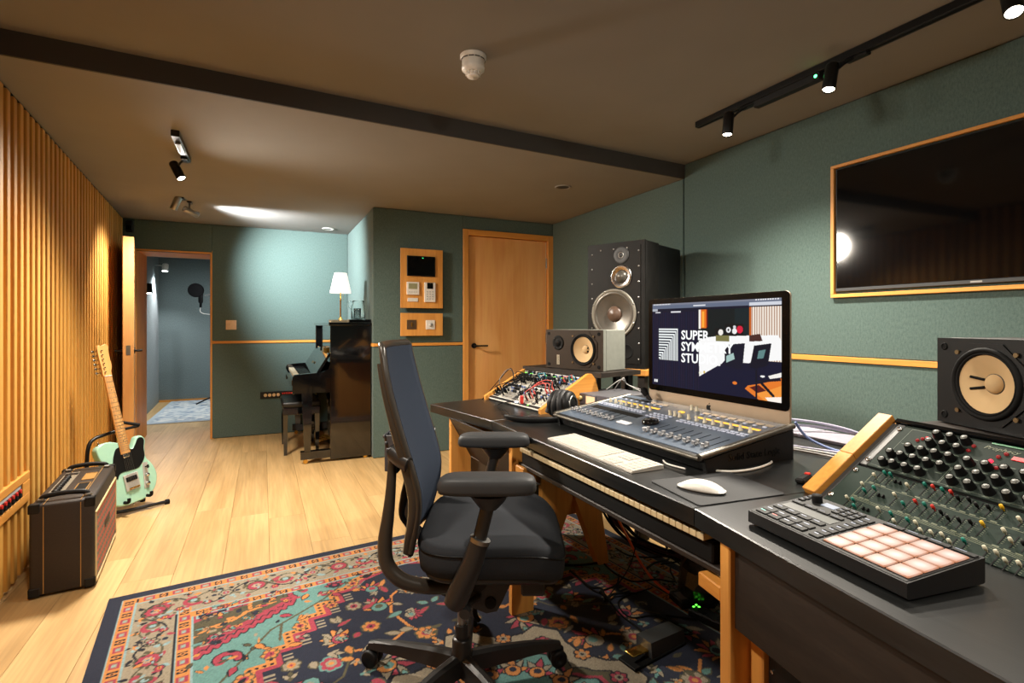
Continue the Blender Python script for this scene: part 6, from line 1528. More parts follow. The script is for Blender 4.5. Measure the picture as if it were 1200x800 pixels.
m = MB(); m.tube([hl(1.235, 1.962, 0.800), hl(1.225, 1.955, 0.774), hl(1.17, 1.962, 0.766), (hl(1.10, 1.975, 0.766)), hl(1.03, 2.015, 0.767), hl(0.985, 2.080, 0.770), hl(0.982, 2.112, 0.771)], 0.0095, 10, smooth_path=6, flat=1.5, rs=[0.006, 0.008, 0.0095, 0.0095, 0.008, 0.006]); m.build('headband', M['black'], hp)
m = MB(); m.tube([hl(1.205, 2.05, 0.835), hl(1.20, 2.085, 0.815), hl(1.19, 2.10, 0.775)], 0.007, 8, smooth_path=4, flat=1.6); m.build('yoke', M['dark_grey'], hp)
MB().tube([(0.030, -0.018, 0.108), (0.040, -0.026, 0.096)], 0.003, 6).build('red_marking', red, hp)

# ================================================================== patch modules in a slanted wooden case
SY = (1.165, 2.73, DZ_); SYA = math.radians(-85); SYS = math.atan2(0.150, 0.275)
sy = thing('modular_synthesizer', 'slanted wooden case of pale patch modules full of knobs and leads', 'synthesizer', SY, SYA)
SW, SLN = 0.545, 0.315
cprof = [(-0.02, 0.0), (-0.022, 0.022), (0.268, 0.178), (0.290, 0.178), (0.315, 0.15), (0.36, 0.0)]
for x_ in (-0.020, SW):
    m = MB(); m.loft([[(x_, y, z) for y, z in cprof], [(x_ + 0.022, y, z) for y, z in cprof]], smooth=False); m.build('case_cheek', M['oak_trim'], sy)
m = MB(); m.loft([[(0.002, y, z) for y, z in ((0.0, 0.0), (0.0, 0.004), (0.268, 0.150), (0.31, 0.150), (0.34, 0.0))], [(SW, y, z) for y, z in ((0.0, 0.0), (0.0, 0.004), (0.268, 0.150), (0.31, 0.150), (0.34, 0.0))]], smooth=False); m.build('case_tub', M['black'], sy)
MB().rbox(0.002, SW, 0.268, 0.31, 0.150, 0.157, 0.002).build('case_top', M['black'], sy)
def syn(x, y, z=0.0): return (x, y * math.cos(SYS) - z * math.sin(SYS), 0.006 + y * math.sin(SYS) + z * math.cos(SYS))
def synm(x, y): return MB().at(syn(x, y), 0, SYS)
face_a = plain('silver_module_face', rgb(196, 190, 176), 0.4, 0.2); face_b = plain('black_module_face', rgb(30, 30, 32), 0.4); face_c = plain('grey_module_face', rgb(150, 146, 138), 0.4, 0.2)
m = synm(0, 0)
for y_ in (0.0, 0.022, 0.158, 0.296): m.box(0.002, SW, y_, y_ + 0.007, 0.002, 0.006)
m.idm().build('rack_rail', plain('white_rail', rgb(222, 220, 212), 0.4), sy)
jm = MB().lathe([(0.0042, 0), (0.0042, 0.003), (0.0025, 0.003), (0.0025, 0.001)], 10).mesh('jack', M['steel'])
kmA = MB().lathe([(0.0075, 0), (0.007, 0.010), (0.005, 0.013), (0, 0.0135)], 10).mesh('knob', M['black'])
kmB = MB().lathe([(0.005, 0), (0.0045, 0.010), (0, 0.0105)], 8).mesh('knob', M['light_grey'])
kmC = MB().lathe([(0.005, 0), (0.0045, 0.010), (0, 0.0105)], 8).mesh('knob', plain('blue_knob', rgb(70, 96, 150), 0.4))
ledg = emit('green_key_glow', (0.25, 1.0, 0.1), 1.8)
rr_ = random.Random(11)
nk = 0
jacks = []
for row, (ya, yb) in enumerate(((0.030, 0.157), (0.166, 0.295))):
    x = 0.006
    while x < SW - 0.03:
        w_ = min(rr_.choice([0.030, 0.040, 0.050, 0.060, 0.075]), SW - 0.004 - x)
        f_ = rr_.choice([face_a, face_a, face_a, face_c, face_b] if not (row == 1 and 0.26 < x < 0.40) else [face_b])
        md = synm(0, 0).rbox(x, x + w_ - 0.0012, ya, yb, 0.003, 0.006, 0.0008).idm().build('module', f_, sy)
        nc = max(1, int(w_ / 0.017))
        for c_ in range(nc):
            for q in range(5):
                px = x + (c_ + 0.5) * w_ / nc; py = ya + 0.014 + q * (yb - ya - 0.028) / 4
                if q < 2: link('jack', jm, md, syn(px, py, 0.006), (SYS, 0, 0)); jacks.append((px, py))
                else: link('knob', rr_.choice([kmA, kmA, kmB, kmB, kmC] if not (row == 0 and x > 0.38) else [kmC, kmB]), md, syn(px, py, 0.006), (SYS, 0, 0))
        if row == 1 and rr_.random() < 0.6:
            for q in range(2):
                mm2 = synm(0, 0).rbox(x + 0.004 + q * 0.014, x + 0.014 + q * 0.014, yb - 0.022, yb - 0.012, 0.006, 0.009, 0.001).idm(); mm2.build('lit_key', ledg, md)
        x += w_
synm(0, 0).rbox(0.004, SW - 0.004, 0.008, 0.022, 0.002, 0.010, 0.001).idm().build('lower_strip', face_b, sy)
synm(0, 0).rbox(0.28, 0.305, 0.010, 0.020, 0.010, 0.012, 0.001).idm().build('white_light', emit('white_led', (0.8, 0.88, 1.0), 6.0), sy)
synm(0, 0).rbox(0.40, 0.412, 0.010, 0.020, 0.010, 0.012, 0.001).idm().build('green_light', ledg, sy)
# patch leads: each a thing of its own
lead = {'black': M['rubber'], 'red': plain('coral_lead', rgb(214, 84, 76), 0.5), 'grey': plain('grey_lead', rgb(120, 116, 112), 0.5), 'teal': plain('teal_lead', rgb(70, 150, 170), 0.5), 'white': M['white']}
ca, sa = math.cos(SYA), math.sin(SYA)
def wsyn(x, y, z):
    a = syn(x, y, z); return Vector((SY[0] + a[0] * ca - a[1] * sa, SY[1] + a[0] * sa + a[1] * ca, SY[2] + a[2]))
def patch(p, q, h, col, lab, grp):
    a0, a1, b0, b1 = wsyn(*p, 0.006), wsyn(*p, 0.034), wsyn(*q, 0.034), wsyn(*q, 0.006)
    mid = (a1 + b1) / 2 + Vector((0, 0, h)); 
    t = thing('patch_lead', lab, 'cable', tuple(a0), 0, grp)
    r0 = lambda v: tuple(v - a0)
    MB().tube([r0(a1), r0(a1 + Vector((0, 0, h * 0.45))), r0(mid), r0(b0 + Vector((0, 0, h * 0.45))), r0(b0)], 0.0022, 6, smooth_path=5).build('lead', lead[col], t)
    m = MB(); m.cyl(r0(a0), r0(a1), 0.0042, n=8); m.build('plug', lead[col] if col != 'grey' else M['black'], t)
    m = MB(); m.cyl(r0(b1), r0(b0), 0.0042, n=8); m.build('plug', lead[col] if col != 'grey' else M['black'], t)
for k in range(22):
    p, q = rr_.sample(jacks, 2)
    if abs(p[0] - q[0]) > 0.22: q = (p[0] + math.copysign(0.12, q[0] - p[0]), q[1])
    patch(p, q, rr_.uniform(0.02, 0.05), 'black', 'black patch lead looping between modules of the slanted case', 'black patch leads')
for k, (p, q, h) in enumerate((((0.36, 0.10), (0.43, 0.13), 0.055), ((0.37, 0.075), (0.45, 0.16), 0.060), ((0.355, 0.05), (0.44, 0.145), 0.050))):
    patch(p, q, h, 'red', ('shortest of three coral patch leads arching over the middle of the slanted case', 'highest of three coral patch leads arching over the middle of the slanted case', 'coral patch lead starting lowest of the three over the slanted case')[k], 'coral patch leads')
patch((0.46, 0.235), (0.50, 0.262), 0.02, 'red', 'coral patch lead high up by the right cheek of the slanted case', None)
patch((0.49, 0.25), (0.515, 0.26), 0.02, 'teal', 'teal patch lead near the top right of the slanted case', None)
patch((0.23, 0.235), (0.27, 0.25), 0.02, 'teal', 'teal patch lead near the top middle of the slanted case', None)
patch((0.02, 0.09), (0.05, 0.17), 0.085, 'grey', 'tall grey patch lead looping above the left cheek of the case', None)
for (pts, lab) in (([wsyn(0.07, 0.16, 0.03), wsyn(0.04, 0.19, 0.09), wsyn(-0.02, 0.12, 0.05), wsyn(-0.04, 0.02, 0.012), wsyn(-0.03, -0.03, 0.006)], 'black lead running down over the left cheek of the case'),
                   ([wsyn(0.26, 0.015, 0.012), wsyn(0.20, -0.05, 0.02), Vector((1.02, 2.16, 0.775)), Vector((0.985, 2.10, 0.768))], 'thin black lead from the lit strip to the desk edge')):
    tag(MB().tube(pts, 0.0025, 6, smooth_path=6).build('audio_lead', M['rubber']), lab, 'cable')
m = MB().at(tuple(wsyn(0.305, 0.03, 0.004)), SYA, 0.5).rbox(0, 0.018, 0, 0.028, 0, 0.05, 0.003); m.rbox(0.018, 0.030, 0.002, 0.026, 0, 0.055, 0.003)
o = thing('plug_adaptor', 'white and red plug standing at the lower edge of the patch modules', 'adaptor', tuple(wsyn(0.345, 0.012, 0.010)), SYA)
MB().rbox(-0.014, 0.0, -0.008, 0.008, 0, 0.040, 0.003).build('white_half', M['white'], o); MB().rbox(0.0, 0.014, -0.008, 0.008, 0, 0.044, 0.003).build('red_half', red, o)
# ================================================================== fader console in a slanted wooden rack
CO = (1.251, 0.866, DZ_); COA = math.radians(-101.5); COS = math.atan2(0.175, 0.24); CLN = math.hypot(0.175, 0.24)
co = thing('fader_console', 'slanted rack of two green-grey synthesizer panels with knobs and coloured sliders', 'synthesizer', CO, COA)
OFF = 0.012        # panel lies a little below the cheek edge
cprof = [(-0.012, 0.0), (-0.012, 0.012), (0.236, 0.196), (0.262, 0.196), (0.40, 0.10), (0.40, 0.0)]
def conp(x, y, z=0.0): return (x, y * math.cos(COS) - z * math.sin(COS), y * math.sin(COS) + z * math.cos(COS))
for x_ in (0.0, 0.60):
    # lower and upper pieces of the cheek, butted together
    for a, b in ((-0.004, 0.142), (0.1425, 0.300)):
        m = MB().at((0, 0, 0), 0, COS).rbox(x_, x_ + 0.040, a, b, -0.004, 0.020, 0.0015).idm(); 
        m.build('case_cheek', M['oak_trim'], co)
    m = MB(); m.loft([[(x_ + .002, y, z) for y, z in ((0.01, 0.0), (0.235, 0.166), (0.28, 0.166), (0.38, 0.0))], [(x_ + 0.038, y, z) for y, z in ((0.01, 0.0), (0.235, 0.166), (0.28, 0.166), (0.38, 0.0))]], smooth=False); m.build('case_side', M['oak_trim'], co)
m = MB(); m.loft([[(0.040, y, z) for y, z in ((0.006, 0.0), (0.006, 0.001), (0.235, 0.160), (0.28, 0.160), (0.38, 0.0))], [(0.60, y, z) for y, z in ((0.006, 0.0), (0.006, .001), (0.235, 0.160), (0.28, 0.160), (0.38, 0.0))]], smooth=False); m.build('case_tub', M['black'], co)
GP = plain('green_grey_panel', rgb(38, 50, 44), 0.75, 0.0, spec=0.15, vary=0.08, scale=12); GP2 = plain('olive_grey_panel', rgb(42, 51, 46), 0.75, 0.0, spec=0.15, vary=0.08, scale=12)
def com(x=0, y=0): return MB().at(conp(x, y, 0.0), 0, COS)
PX0, PX1 = 0.058, 0.585
lower = com().rbox(PX0, PX1, -0.004, 0.124, 0.001, 0.006, 0.001).idm().build('lower_panel', GP, co)
upper = com().rbox(PX0 + 0.02, PX1, 0.132, 0.286, 0.001, 0.006, 0.001).idm().build('upper_panel', GP2, co)
com().box(PX0, PX1, 0.124, 0.132, -0.002, 0.001).idm().build('rack_gap', M['rubber'], co)
com().rbox(0.042, PX0 - 0.001, -0.004, 0.286, 0.0, 0.005, 0.001).idm().build('rack_ear', M['dark_grey'], co)
com().rbox(PX0, PX0 + 0.018, 0.133, 0.286, 0.0, 0.005, 0.001).idm().build('rack_ear', M['mid_grey'], co)
com().rbox(PX0 - 0.01, PX1, 0.288, 0.300, -0.004, 0.012, 0.001).idm().build('upper_lip', M['black_gloss'], co)
scr = MB().lathe([(0.007, 0), (0.006, 0.003), (0, 0.004)], 12).mesh('rack_screw', M['chrome'])
for x_, y_ in ((0.066, 0.108), (0.066, 0.015), (0.072, 0.270), (0.070, 0.150)): link('rack_screw', scr, co, conp(x_, y_, 0.006), (COS, 0, 0))
# upper panel: black knobs with pale caps
kk = MB().lathe([(0.0105, 0), (0.0100, 0.003), (0.0085, 0.016), (0.0080, 0.018)], 16, caps=False).mesh('knob', M['black'])
kcap = MB().lathe([(0.0068, 0.0178), (0.0055, 0.0192), (0, 0.0196)], 16).mesh('knob_cap', plain('dull_cap', rgb(96, 96, 92), 0.4, 0.3))
def knob(x, y):
    k_ = link('knob', kk, upper, conp(x, y, 0.006), (COS, 0, 0)); link('knob_cap', kcap, k_)
rowsY = [0.150, 0.180, 0.210, 0.240, 0.268]
for x, ys in ((0.112, (0, 1)), (0.138, (0, 1, 2)), (0.168, (0, 1, 2, 3, 4)), (0.198, (0, 1, 2, 3, 4)), (0.228, (1, 2, 3, 4)), (0.266, (0, 1, 2)), (0.300, (0, 1, 2)), (0.334, (0, 1, 2)), (0.368, (0, 1, 2)), (0.402, (0, 1, 2, 3)), (0.436, (0, 1, 2, 3)), (0.470, (0, 1, 2, 3, 4)), (0.504, (0, 1, 2, 3, 4)), (0.538, (0, 1, 2, 3, 4))):
    for q in ys: knob(x, rowsY[q] + (x - 0.112) * -0.004)
ivory = plain('ivory_legend', rgb(110, 116, 92), 0.6); silk = plain('pale_green_legend', rgb(92, 104, 90), 0.6)
ledr = emit('red_led', (1.0, 0.01, 0.03), 5.0); ledd = plain('dark_red_lens', rgb(150, 30, 36), 0.3)
lens = MB().lathe([(0.0042, 0), (0.0038, 0.003), (0, 0.0045)], 10)
lens_on = lens.mesh('lit_lamp', ledr); lens_off = lens.mesh('indicator_lamp', ledd)
for x, y, on_ in ((0.149, 0.257, 1), (0.140, 0.252, 0), (0.160, 0.243, 0), (0.133, 0.244, 0), (0.294, 0.230, 1), (0.245, 0.262, 0), (0.243, 0.246, 0), (0.300, 0.246, 0), (0.308, 0.258, 0), (0.312, 0.215, 0)):
    link('lit_lamp' if on_ else 'indicator_lamp', lens_on if on_ else lens_off, upper, conp(x, y, 0.006), (COS, 0, 0))
com().box(0.322, 0.376, 0.246, 0.256, 0.006, 0.0075).idm().build('red_display', emit('red_display', (0.9, 0.0, 0.01), 0.9), co)
com().box(0.270, 0.42, 0.279, 0.283, 0.006, 0.0075).idm().build('green_line', plain('dark_green_line', rgb(20, 110, 60), 0.4), co)
lettering('Prophecy', 0.014, ivory, co, conp(0.262, 0.263, 0.0064), (COS, 0, 0), 0.0002, sx=1.2, shear=0.3)
m = com()
for x0, y0, x1, y1 in ((0.085, 0.138, 0.58, 0.1388), (0.24, 0.138, 0.2412, 0.19), (0.243, 0.138, 0.2442, 0.19), (0.10, 0.2, 0.1008, 0.276), (0.10, 0.276, 0.145, 0.2768)): m.box(x0, x1, y0, y1, 0.006, 0.0064)
for x in (0.112, 0.138, 0.168, 0.198, 0.228, 0.266, 0.300, 0.334, 0.368, 0.402, 0.436, 0.47, 0.504):
    for y in (0.1365, 0.165, 0.195, 0.225): m.box(x - 0.007, x + 0.007, y - 0.0012, y + 0.0004, 0.006, 0.0064)
tag(m.idm().build('printed_legend', silk, upper), kind='stuff')
# lower panel: three rows of sliders
slot = MB().box(-0.0011, 0.0011, -0.015, 0.015, 0.0, 0.0006).mesh('slider_slot', M['rubber'])
cols_ = {'w': plain('cream_cap', rgb(206, 200, 176), 0.4), 'g': plain('green_cap', rgb(16, 120, 104), 0.4), 'r': red, 'y': plain('yellow_cap', rgb(226, 176, 30), 0.4), 'k': M['rubber']}
caps = {c: MB().lathe([(0.0016, 0), (0.0016, 0.005), (0.0034, 0.006), (0.0031, 0.0145), (0, 0.0155)], 10).mesh('slider_cap', cols_[c]) for c in cols_}
seq = [(0.124, 'w'), (0.140, 'g'), (0.154, 'g'), (0.170, '-'), (0.181, '-'), (0.203, 'w'), (0.232, 'g'), (0.249, 'r'), (0.268, 'g'), (0.285, 'r'), (0.303, 'k'), (0.321, 'k'), (0.339, 'k'), (0.357, 'k'), (0.375, 'y'), (0.410, 'w'), (0.428, 'w'), (0.446, 'k'), (0.464, 'k'), (0.482, 'w'), (0.50, 'g'), (0.52, 'r'), (0.54, 'k'), (0.56, 'w')]
leg = com()
for r_, (yc, dx) in enumerate(((0.106, 0.0), (0.056, -0.006), (0.008, -0.010))):
    for i_, (x, c_) in enumerate(seq):
        xx = x + dx
        if r_ == 2 and yc - 0.015 < -0.01: pass
        if c_ == '-':
            m = com(); m.cyl((xx, yc, 0.006), (xx, yc, 0.008), 0.0030, n=8); m.rbox(xx - .0015, xx + .0015, yc - .004, yc + .004, .007, .013, .0005); m.idm().build('mini_switch', M['rubber'], lower); continue
        yo = -0.002 if r_ == 2 else 0
        link('slider_slot', slot, lower, conp(xx, yc + yo, 0.006), (COS, 0, 0)); 
        cy = yc + yo + (0.011 if (i_ * 7 + r_ * 3) % 5 else -0.004)
        if c_ == 'k': cy = yc + yo - 0.002 + 0.004 * ((i_ + r_) % 3)
        if r_ == 2: c_ = {'r': 'w', 'y': 'g', 'k': 'w'}.get(c_, c_)
        link('slider_cap', caps[c_], lower, conp(xx, cy, 0.006), (COS, 0, 0))
        for q in range(6): leg.box(xx + 0.003, xx + 0.0065, yc - 0.0115 + q * 0.0046, yc - 0.0108 + q * 0.0046, 0.006, 0.0063)
        leg.box(xx - 0.006, xx + 0.005, yc - 0.0215, yc - 0.0195, 0.006, 0.0063)
for y in (0.082, 0.033, 0.0300, 0.0268): leg.box(0.112, 0.575, y - 0.0004, y + 0.0004, 0.006, 0.0063)
leg.box(0.110, 0.111, 0.02, 0.120, 0.006, 0.0063)
tag(leg.idm().build('printed_legend', ivory, lower), kind='stuff')
# plinth behind the console for the speaker
pl = thing('speaker_plinth', 'black plinth behind the fader console carrying the nearer small speaker', 'plinth', CO, COA)
MB().rbox(0.046, 0.62, 0.262, 0.62, 0.001, 0.1735, 0.004).build('box', M['desk_edge'], pl)

# ================================================================== drum pad controller
pc = thing('pad_controller', 'black drum pad controller with sixteen glowing cream pads on the near desk wing', 'controller', (0.9347, 0.7785, DZ_), math.radians(-98.2))
PW, PD = 0.330, 0.176; PS = math.atan2(0.016, PD)
pf = [(0.004, 0.004), (0.0, 0.007), (0.0, 0.030), (PD, 0.046), (PD, 0.006), (PD - 0.004, 0.004)]
m = MB(); m.loft([[(0, y, z) for y, z in pf], [(PW, y, z) for y, z in pf]], smooth=False); m.build('body', plain('matt_black_body', rgb(20, 20, 21), 0.55, spec=0.3), pc)
for x_ in (0.02, PW - 0.02):
    for y_ in (0.02, PD - 0.02): MB().cyl((x_, y_, 0.0), (x_, y_, 0.006), 0.010, n=12).build('rubber_foot', M['rubber'], pc)
def pcm(): return MB().at((0, 0, 0.030), 0, PS)
pcm().rbox(0.003, PW - 0.003, 0.003, PD - 0.003, -0.002, 0.001, 0.001).idm().build('top_plate', plain('graphite_top', rgb(31, 32, 31), 0.55, 0.0, spec=0.25), pc)
def pad_mat():
    m, nt, b = new_mat('glowing_pad'); b.inputs['Base Color'].default_value = (*rgb(84, 56, 46), 1); b.inputs['Roughness'].default_value = 0.45
    tc = nt.nodes.new('ShaderNodeTexCoord')
    mp = nt.nodes.new('ShaderNodeMapping'); mp.inputs['Location'].default_value = (-0.5, -0.5, 0); nt.links.new(tc.outputs['Generated'], mp.inputs['Vector'])
    sep = nt.nodes.new('ShaderNodeSeparateXYZ'); nt.links.new(mp.outputs[0], sep.inputs[0])
    cb = nt.nodes.new('ShaderNodeCombineXYZ'); nt.links.new(sep.outputs[0], cb.inputs[0]); nt.links.new(sep.outputs[1], cb.inputs[1])
    ln = nt.nodes.new('ShaderNodeVectorMath'); ln.operation = 'LENGTH'; nt.links.new(cb.outputs[0], ln.inputs[0])
    r = nt.nodes.new('ShaderNodeValToRGB'); r.color_ramp.elements[0].position = 0.05; r.color_ramp.elements[1].position = 0.60
    r.color_ramp.elements[0].color = (1.0, 0.93, 0.86, 1); r.color_ramp.elements[1].color = (*rgb(200, 126, 86), 1)
    nt.links.new(ln.outputs['Value'], r.inputs['Fac']); nt.links.new(r.outputs['Color'], b.inputs['Emission Color'])
    b.inputs['Emission Strength'].default_value = 0.72; return m
pm = pad_mat()
px0, px1, py0, py1 = 0.172, 0.326, 0.012, 0.154
pw_, ph_ = (px1 - px0) / 4, (py1 - py0) / 4
pad_me = MB().rbox(0, pw_ - 0.0022, 0, ph_ - 0.0022, 0.001, 0.0042, 0.0015).mesh('pad', pm)
for i_ in range(4):
    for j_ in range(4):
        x, y = px0 + i_ * pw_, py0 + j_ * ph_
        link('pad', pad_me, pc, (x, y * math.cos(PS), 0.030 + y * math.sin(PS)), (PS, 0, 0))
m = pcm().box(px0 - 0.002, px1 + 0.001, py0 - 0.002, py1 + 0.001, 0.0008, 0.0013); m.idm().build('pad_well', M['rubber'], pc)
kb_m = plain('dark_key', rgb(17, 17, 17), 0.55, spec=0.25); glow = emit('legend_white', (0.75, 0.82, 1.0), 0.6)
def key(x0, x1, y0, y1, led=None):
    b_ = pcm().rbox(x0, x1, y0, y1, 0.001, 0.0038, 0.0008).idm().build('button', kb_m, pc)
    cx, cy = (x0 + x1) / 2, (y0 + y1) / 2
    pcm().box(x0 + 0.003, x0 + (x1 - x0) * 0.55, y0 + (y1 - y0) * 0.70, y1 - 0.0022, 0.0036, 0.0041).idm().build('lit_legend', led or glow, b_)
for k in range(8): key(0.142, 0.163, 0.010 + k * 0.0183, 0.0262 + k * 0.0183)
for k in range(4): key(0.174 + k * 0.0388, 0.210 + k * 0.0388, 0.1580, 0.1690)
gl = emit('green_legend', (0.0, 0.7, 0.45), 1.2); rl = emit('red_legend', (1.0, 0.12, 0.08), 1.2)
for k in range(4):
    for j_ in range(2): key(0.010 + k * 0.0305, 0.0375 + k * 0.0305, 0.010 + j_ * 0.018, 0.026 + j_ * 0.018, gl if (k == 0 and j_ == 0) else rl if (k == 1 and j_ == 0) else None)
    key(0.010 + k * 0.0305, 0.0375 + k * 0.0305, 0.056, 0.070); key(0.010 + k * 0.0305, 0.0375 + k * 0.0305, 0.108, 0.117)
pcm().box(0.012, 0.13, 0.077, 0.102, 0.001, 0.0018).idm().build('touch_strip', plain('touch_strip_grey', rgb(86, 88, 86), 0.3), pc)
MB().at((0.036, 0.150, 0.0435), 0, PS).lathe([(0.0105, 0), (0.0105, 0.014), (0.0095, 0.016), (0, 0.0165)], 20).idm().build('encoder', M['rubber'], pc)
pcm().box(0.052, 0.082, 0.142, 0.160, 0.001, 0.0018).idm().build('display', emit('oled_glow', (0.7, 0.8, 1.0), 0.5), pc)
for k in range(3):
    key(0.006 + 0 * k, 0.020, 0.128 + k * 0.013, 0.138 + k * 0.013); key(0.088 + k * 0.017, 0.1025 + k * 0.017, 0.128, 0.139); key(0.088 + k * 0.017, 0.1025 + k * 0.017, 0.142, 0.153); key(0.088 + k * .017, 0.1025 + k * .017, 0.156, 0.166)

# ================================================================== cables and bits on and below the desk
def cable(name, pts, r, mat, lab, grp=None, cat='cable'):
    return tag(MB().tube(pts, r, 7, smooth_path=7).build(name, mat), lab, cat, grp)
blue_c = plain('pale_blue_cable', rgb(120, 140, 190), 0.5); lil = plain('lilac_cable', rgb(170, 168, 190), 0.5)
cb_ = thing('cable_cover', 'pale lilac cable cover board along the back edge of the desk', 'board', (0, 0, 0))
for a, b in ((1.30, 1.85), (0.80, 1.295)): MB().rbox(1.83, 1.99, a, b, DZ_ + 0.001, DZ_ + 0.014, 0.002).build('board', plain('lilac_grey_board', rgb(150, 146, 158), 0.5), cb_)
cable('data_cable', [(1.66, 1.19, 0.845), (1.70, 1.17, 0.79), (1.72, 1.08, 0.763), (1.76, 0.98, 0.764), (1.86, 0.86, 0.779)], 0.0045, blue_c, 'pale blue cable falling from behind the computer to the desk')
cable('white_cable', [(1.66, 1.35, 0.80), (1.80, 1.38, 0.815), (1.95, 1.28, 0.800), (2.02, 1.16, 0.765), (2.03, 1.12, 0.70)], 0.005, lil, 'higher of two lilac cables arching over the back of the desk', 'lilac cables behind the computer')
cable('white_cable', [(1.66, 1.30, 0.775), (1.82, 1.36, 0.790), (1.96, 1.27, 0.785), (2.03, 1.14, 0.755), (2.04, 1.10, 0.70)], 0.005, lil, 'lower of two lilac cables arching over the back of the desk', 'lilac cables behind the computer')
for k in range(3):
    cable('grey_cable', [(1.58 + .03 * k, 1.24, 0.762), (1.62 + .03 * k, 1.12 + .01 * k, 0.761), (1.63 + .045 * k, 1.03, 0.761), (1.60 + .05 * k, 0.93, 0.762)], 0.0042, [lead['grey'], M['light_grey'], lil][k], ['grey cable nearest the controller lying on the desk', 'pale cable in the middle of three lying on the desk', 'lilac cable lying on the desk beside the cover board'][k])
cable('white_cable', [(1.16, 1.12, 0.759), (1.215, 1.071, 0.759), (1.30, 1.062, 0.759), (1.40, 1.085, 0.759), (1.44, 1.12, 0.759)], 0.0035, M['white'], 'white cable curving out from under the mixing controller')
cable('white_cable', [(1.125, 1.25, 0.7585), (1.108, 1.21, 0.7585), (1.118, 1.15, 0.7585)], 0.003, M['white'], 'short white cable between keyboard and mixing controller')
for k in range(2): cable('white_cable', [(1.60 + .05 * k, 2.20, 0.848), (1.66, 2.16 - .02 * k, 0.90 + .01 * k), (1.72, 2.18, 0.87), (1.70 + .03 * k, 2.05, 0.85)], 0.0026, M['light_grey'], ['nearer of two white cables looping onto the grey audio unit', 'farther of two white cables looping onto the grey audio unit'][k], 'white cables behind the audio unit')
o = thing('desk_microphone_clip', 'small black clip lying on the desk by the console cheek', 'clip', (1.325, 0.925, DZ_), 0.3)
MB().rbox(-0.035, 0.035, -0.012, 0.012, 0.0, 0.016, 0.005).build('body', M['black'], o); MB().rbox(0.02, 0.034, -0.008, 0.006, 0.014, 0.020, 0.002).build('switch', red, o)
# orange mains lead with its plug
org_c = plain('orange_cable', rgb(232, 92, 36), 0.45)
cable('orange_cable', [(1.44, 1.96, 0.42), (1.455, 1.91, 0.30), (1.58, 1.99, 0.15), (1.635, 1.985, 0.05), (1.60, 1.85, 0.025), (1.583, 1.735, 0.025), (1.585, 1.70, 0.03)], 0.006, org_c, 'orange mains cable trailing down to the rug under the desk')
ap_ = thing('power_adaptor', 'flat black power adaptor on the rug at the end of the orange cable', 'adaptor', (1.585, 1.655, 0.010), math.radians(80))
MB().rbox(-0.05, 0.05, -0.028, 0.028, 0, 0.034, 0.006).build('case', M['black'], ap_); MB().rbox(-0.03, 0.03, -0.018, 0.018, 0.034, 0.0345, 0.0002).build('sticker', M['mid_grey'], ap_)
ps_ = thing('power_strip', 'black power strip with green lights on the rug under the desk', 'power strip', (1.60, 1.44, 0.010), math.radians(-75))
MB().rbox(-0.14, 0.14, -0.03, 0.03, 0, 0.035, 0.006).build('case', M['black'], ps_)
for k in range(3): MB().cyl((-0.09 + k * .08, 0, 0.0345), (-0.09 + k * .08, 0, 0.0365), 0.02, n=16).build('socket', M['rubber'], ps_)
gld = emit('green_pilot', (0.1, 1.0, 0.05), 4.0)
for p in ((-0.13, 0.0), (-0.115, 0.015), (-0.13, 0.02)): MB().rbox(p[0] - 0.004, p[0] + 0.004, p[1] - 0.004, p[1] + 0.004, 0.034, 0.037, 0.001).build('pilot_light', gld, ps_)
# black plastic bag
bg = MB(); rg_ = np.random.RandomState(8); rings = []
for i_, (z, s) in enumerate(((0.0, 0.055), (0.03, 0.075), (0.08, 0.078), (0.14, 0.070), (0.19, 0.066), (0.215, 0.050))):
    rings.append([(s * (1 + 0.22 * rg_.rand()) * math.cos(t) * 0.9, s * (1 + 0.30 * rg_.rand()) * math.sin(t), z + 0.012 * rg_.rand()) for t in np.linspace(0, 2 * math.pi, 15)[:-1]])
bg.loft(rings, smooth=False)
tag(bg.build('plastic_bag', plain('glossy_black_plastic', rgb(30, 27, 24), 0.18, bump=0.6, scale=20), None, (1.60, 1.60, 0.05)), 'crumpled glossy black plastic bag standing under the desk by the wooden post', 'bag')
bpy.data.objects['plastic_bag'].location = (1.665, 1.63, 0.010)
# sustain pedal
sp_ = thing('sustain_pedal', 'black foot pedal with brassy treadle on the rug behind the chair base', 'pedal', (1.125, 1.432, 0.010), math.atan2(0.15, 0.99))
MB().rbox(0, 0.27, -0.04, 0.04, 0, 0.010, 0.002).build('base', M['rubber'], sp_)
m = MB(); m.loft([[(0.09, -0.036, 0.010), (0.27, -0.036, 0.010), (0.27, 0.036, 0.010), (0.09, 0.036, 0.010)], [(0.075, -0.036, 0.060), (0.11, -0.036, 0.066), (0.11, 0.036, 0.066), (0.075, 0.036, 0.060)][0:0] or [(0.085, -0.034, 0.066), (0.262, -0.034, 0.056), (0.262, 0.034, 0.056), (0.085, 0.034, 0.066)]], smooth=False); m.build('housing', M['dark_grey'], sp_)
MB().at((0, 0, 0), 0, 0, math.radians(4)).rbox(0.008, 0.12, -0.021, 0.021, 0.034, 0.042, 0.004, 2).idm().build('treadle', M['brass'], sp_)
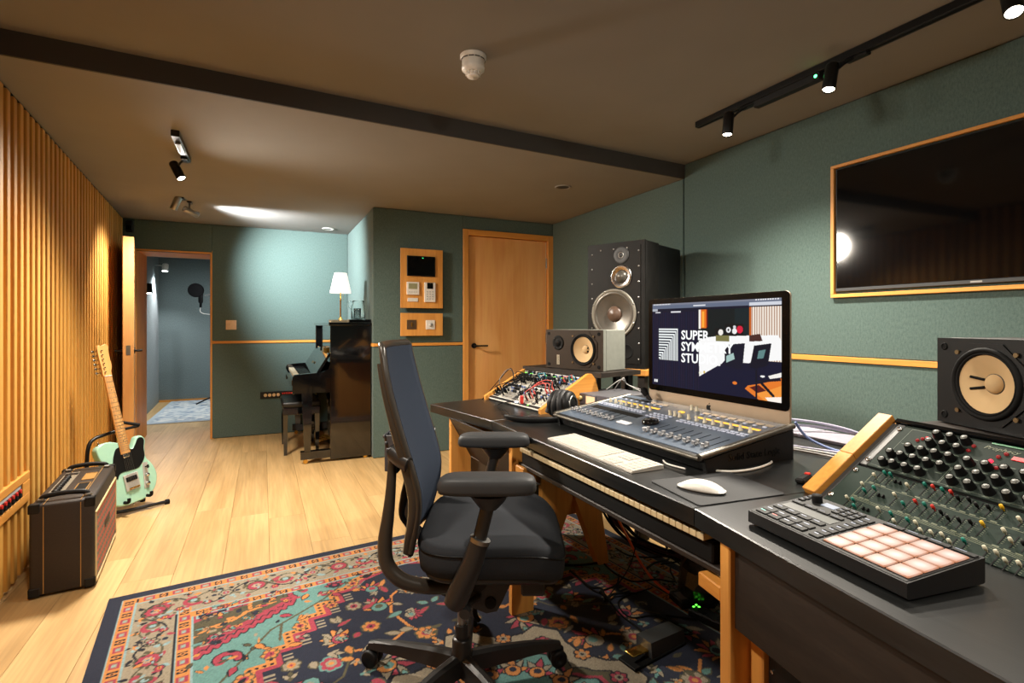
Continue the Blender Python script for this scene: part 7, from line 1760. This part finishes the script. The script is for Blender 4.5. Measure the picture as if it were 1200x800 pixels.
# leads on the floor
rl_ = random.Random(21)
for k in range(9):
    x0, y0 = rl_.uniform(1.45, 1.75), rl_.uniform(1.55, 2.15); pts = []
    a = rl_.uniform(0, 6.28)
    for q in range(7):
        pts.append((min(1.9, max(1.30, x0)), y0, 0.016 + 0.012 * (k % 3) + (0.03 if q == 3 else 0))); a += rl_.uniform(-1.1, 1.1); x0 += 0.10 * math.cos(a); y0 += 0.10 * math.sin(a)
    cable('floor_cable', pts, 0.004 + 0.0012 * (k % 2), M['rubber'], 'black cable tangled on the rug and floor under the desk', 'black cables tangled under the desk')
cable('pedal_cable', [(1.395, 1.47, 0.03), (1.46, 1.47, 0.018), (1.42, 1.62, 0.016), (1.32, 1.66, 0.016), (1.36, 1.78, 0.016), (1.55, 1.80, 0.016)], 0.003, M['rubber'], 'thin black cable from the foot pedal curling across the rug')
cable('thin_cable', [(1.62, 1.98, 0.50), (1.60, 1.95, 0.25), (1.50, 1.88, 0.10), (1.30, 1.80, 0.016)], 0.0028, M['rubber'], 'thin black cable slanting from the desk down to the rug')
purp = plain('dark_purple_cable', rgb(62, 34, 52), 0.5)
bd = thing('cable_bundle', 'dark purple and black cable bundle hanging from the desk back to the floor', 'cable', (1.58, 2.28, 0.0))
for k in range(7):
    s_ = 0.014 * k; w_ = 0.02 * math.sin(k * 2.1)
    pts = [(1.58, 2.28 - s_, 0.60), (1.55 + s_ * .4, 2.22 - s_, 0.32 + w_), (1.60 + s_ * .6, 2.12 - s_, 0.15 + w_), (1.68 + s_ * .6, 1.98 - s_, 0.10 + w_), (1.78 + s_ * .3, 1.80, 0.08 + 0.01 * k), (1.88, 1.60, 0.10 + 0.012 * k), (1.93, 1.40, 0.24 + 0.02 * k)]
    MB().tube([(x - 1.58, y - 2.28, z) for x, y, z in pts], 0.0062, 7, smooth_path=7).build('cable', purp if k % 2 else M['rubber'], bd)
for k in range(3):
    cable('thin_cable', [(1.78 - .05 * k, 1.85 - .1 * k, 0.50), (1.77 - .05 * k, 1.80 - .1 * k, 0.30), (1.74 - .05 * k, 1.75 - .08 * k, 0.16)], 0.0025, purp, 'thin purple lead dangling below the desk', 'thin leads below the desk')

# ------------------------------------------------------------------ placed stuff check
for o in COL.objects:
    if o.type == 'MESH' and o.parent is None and 'label' not in o and 'kind' not in o: print('UNTAGGED', o.name)
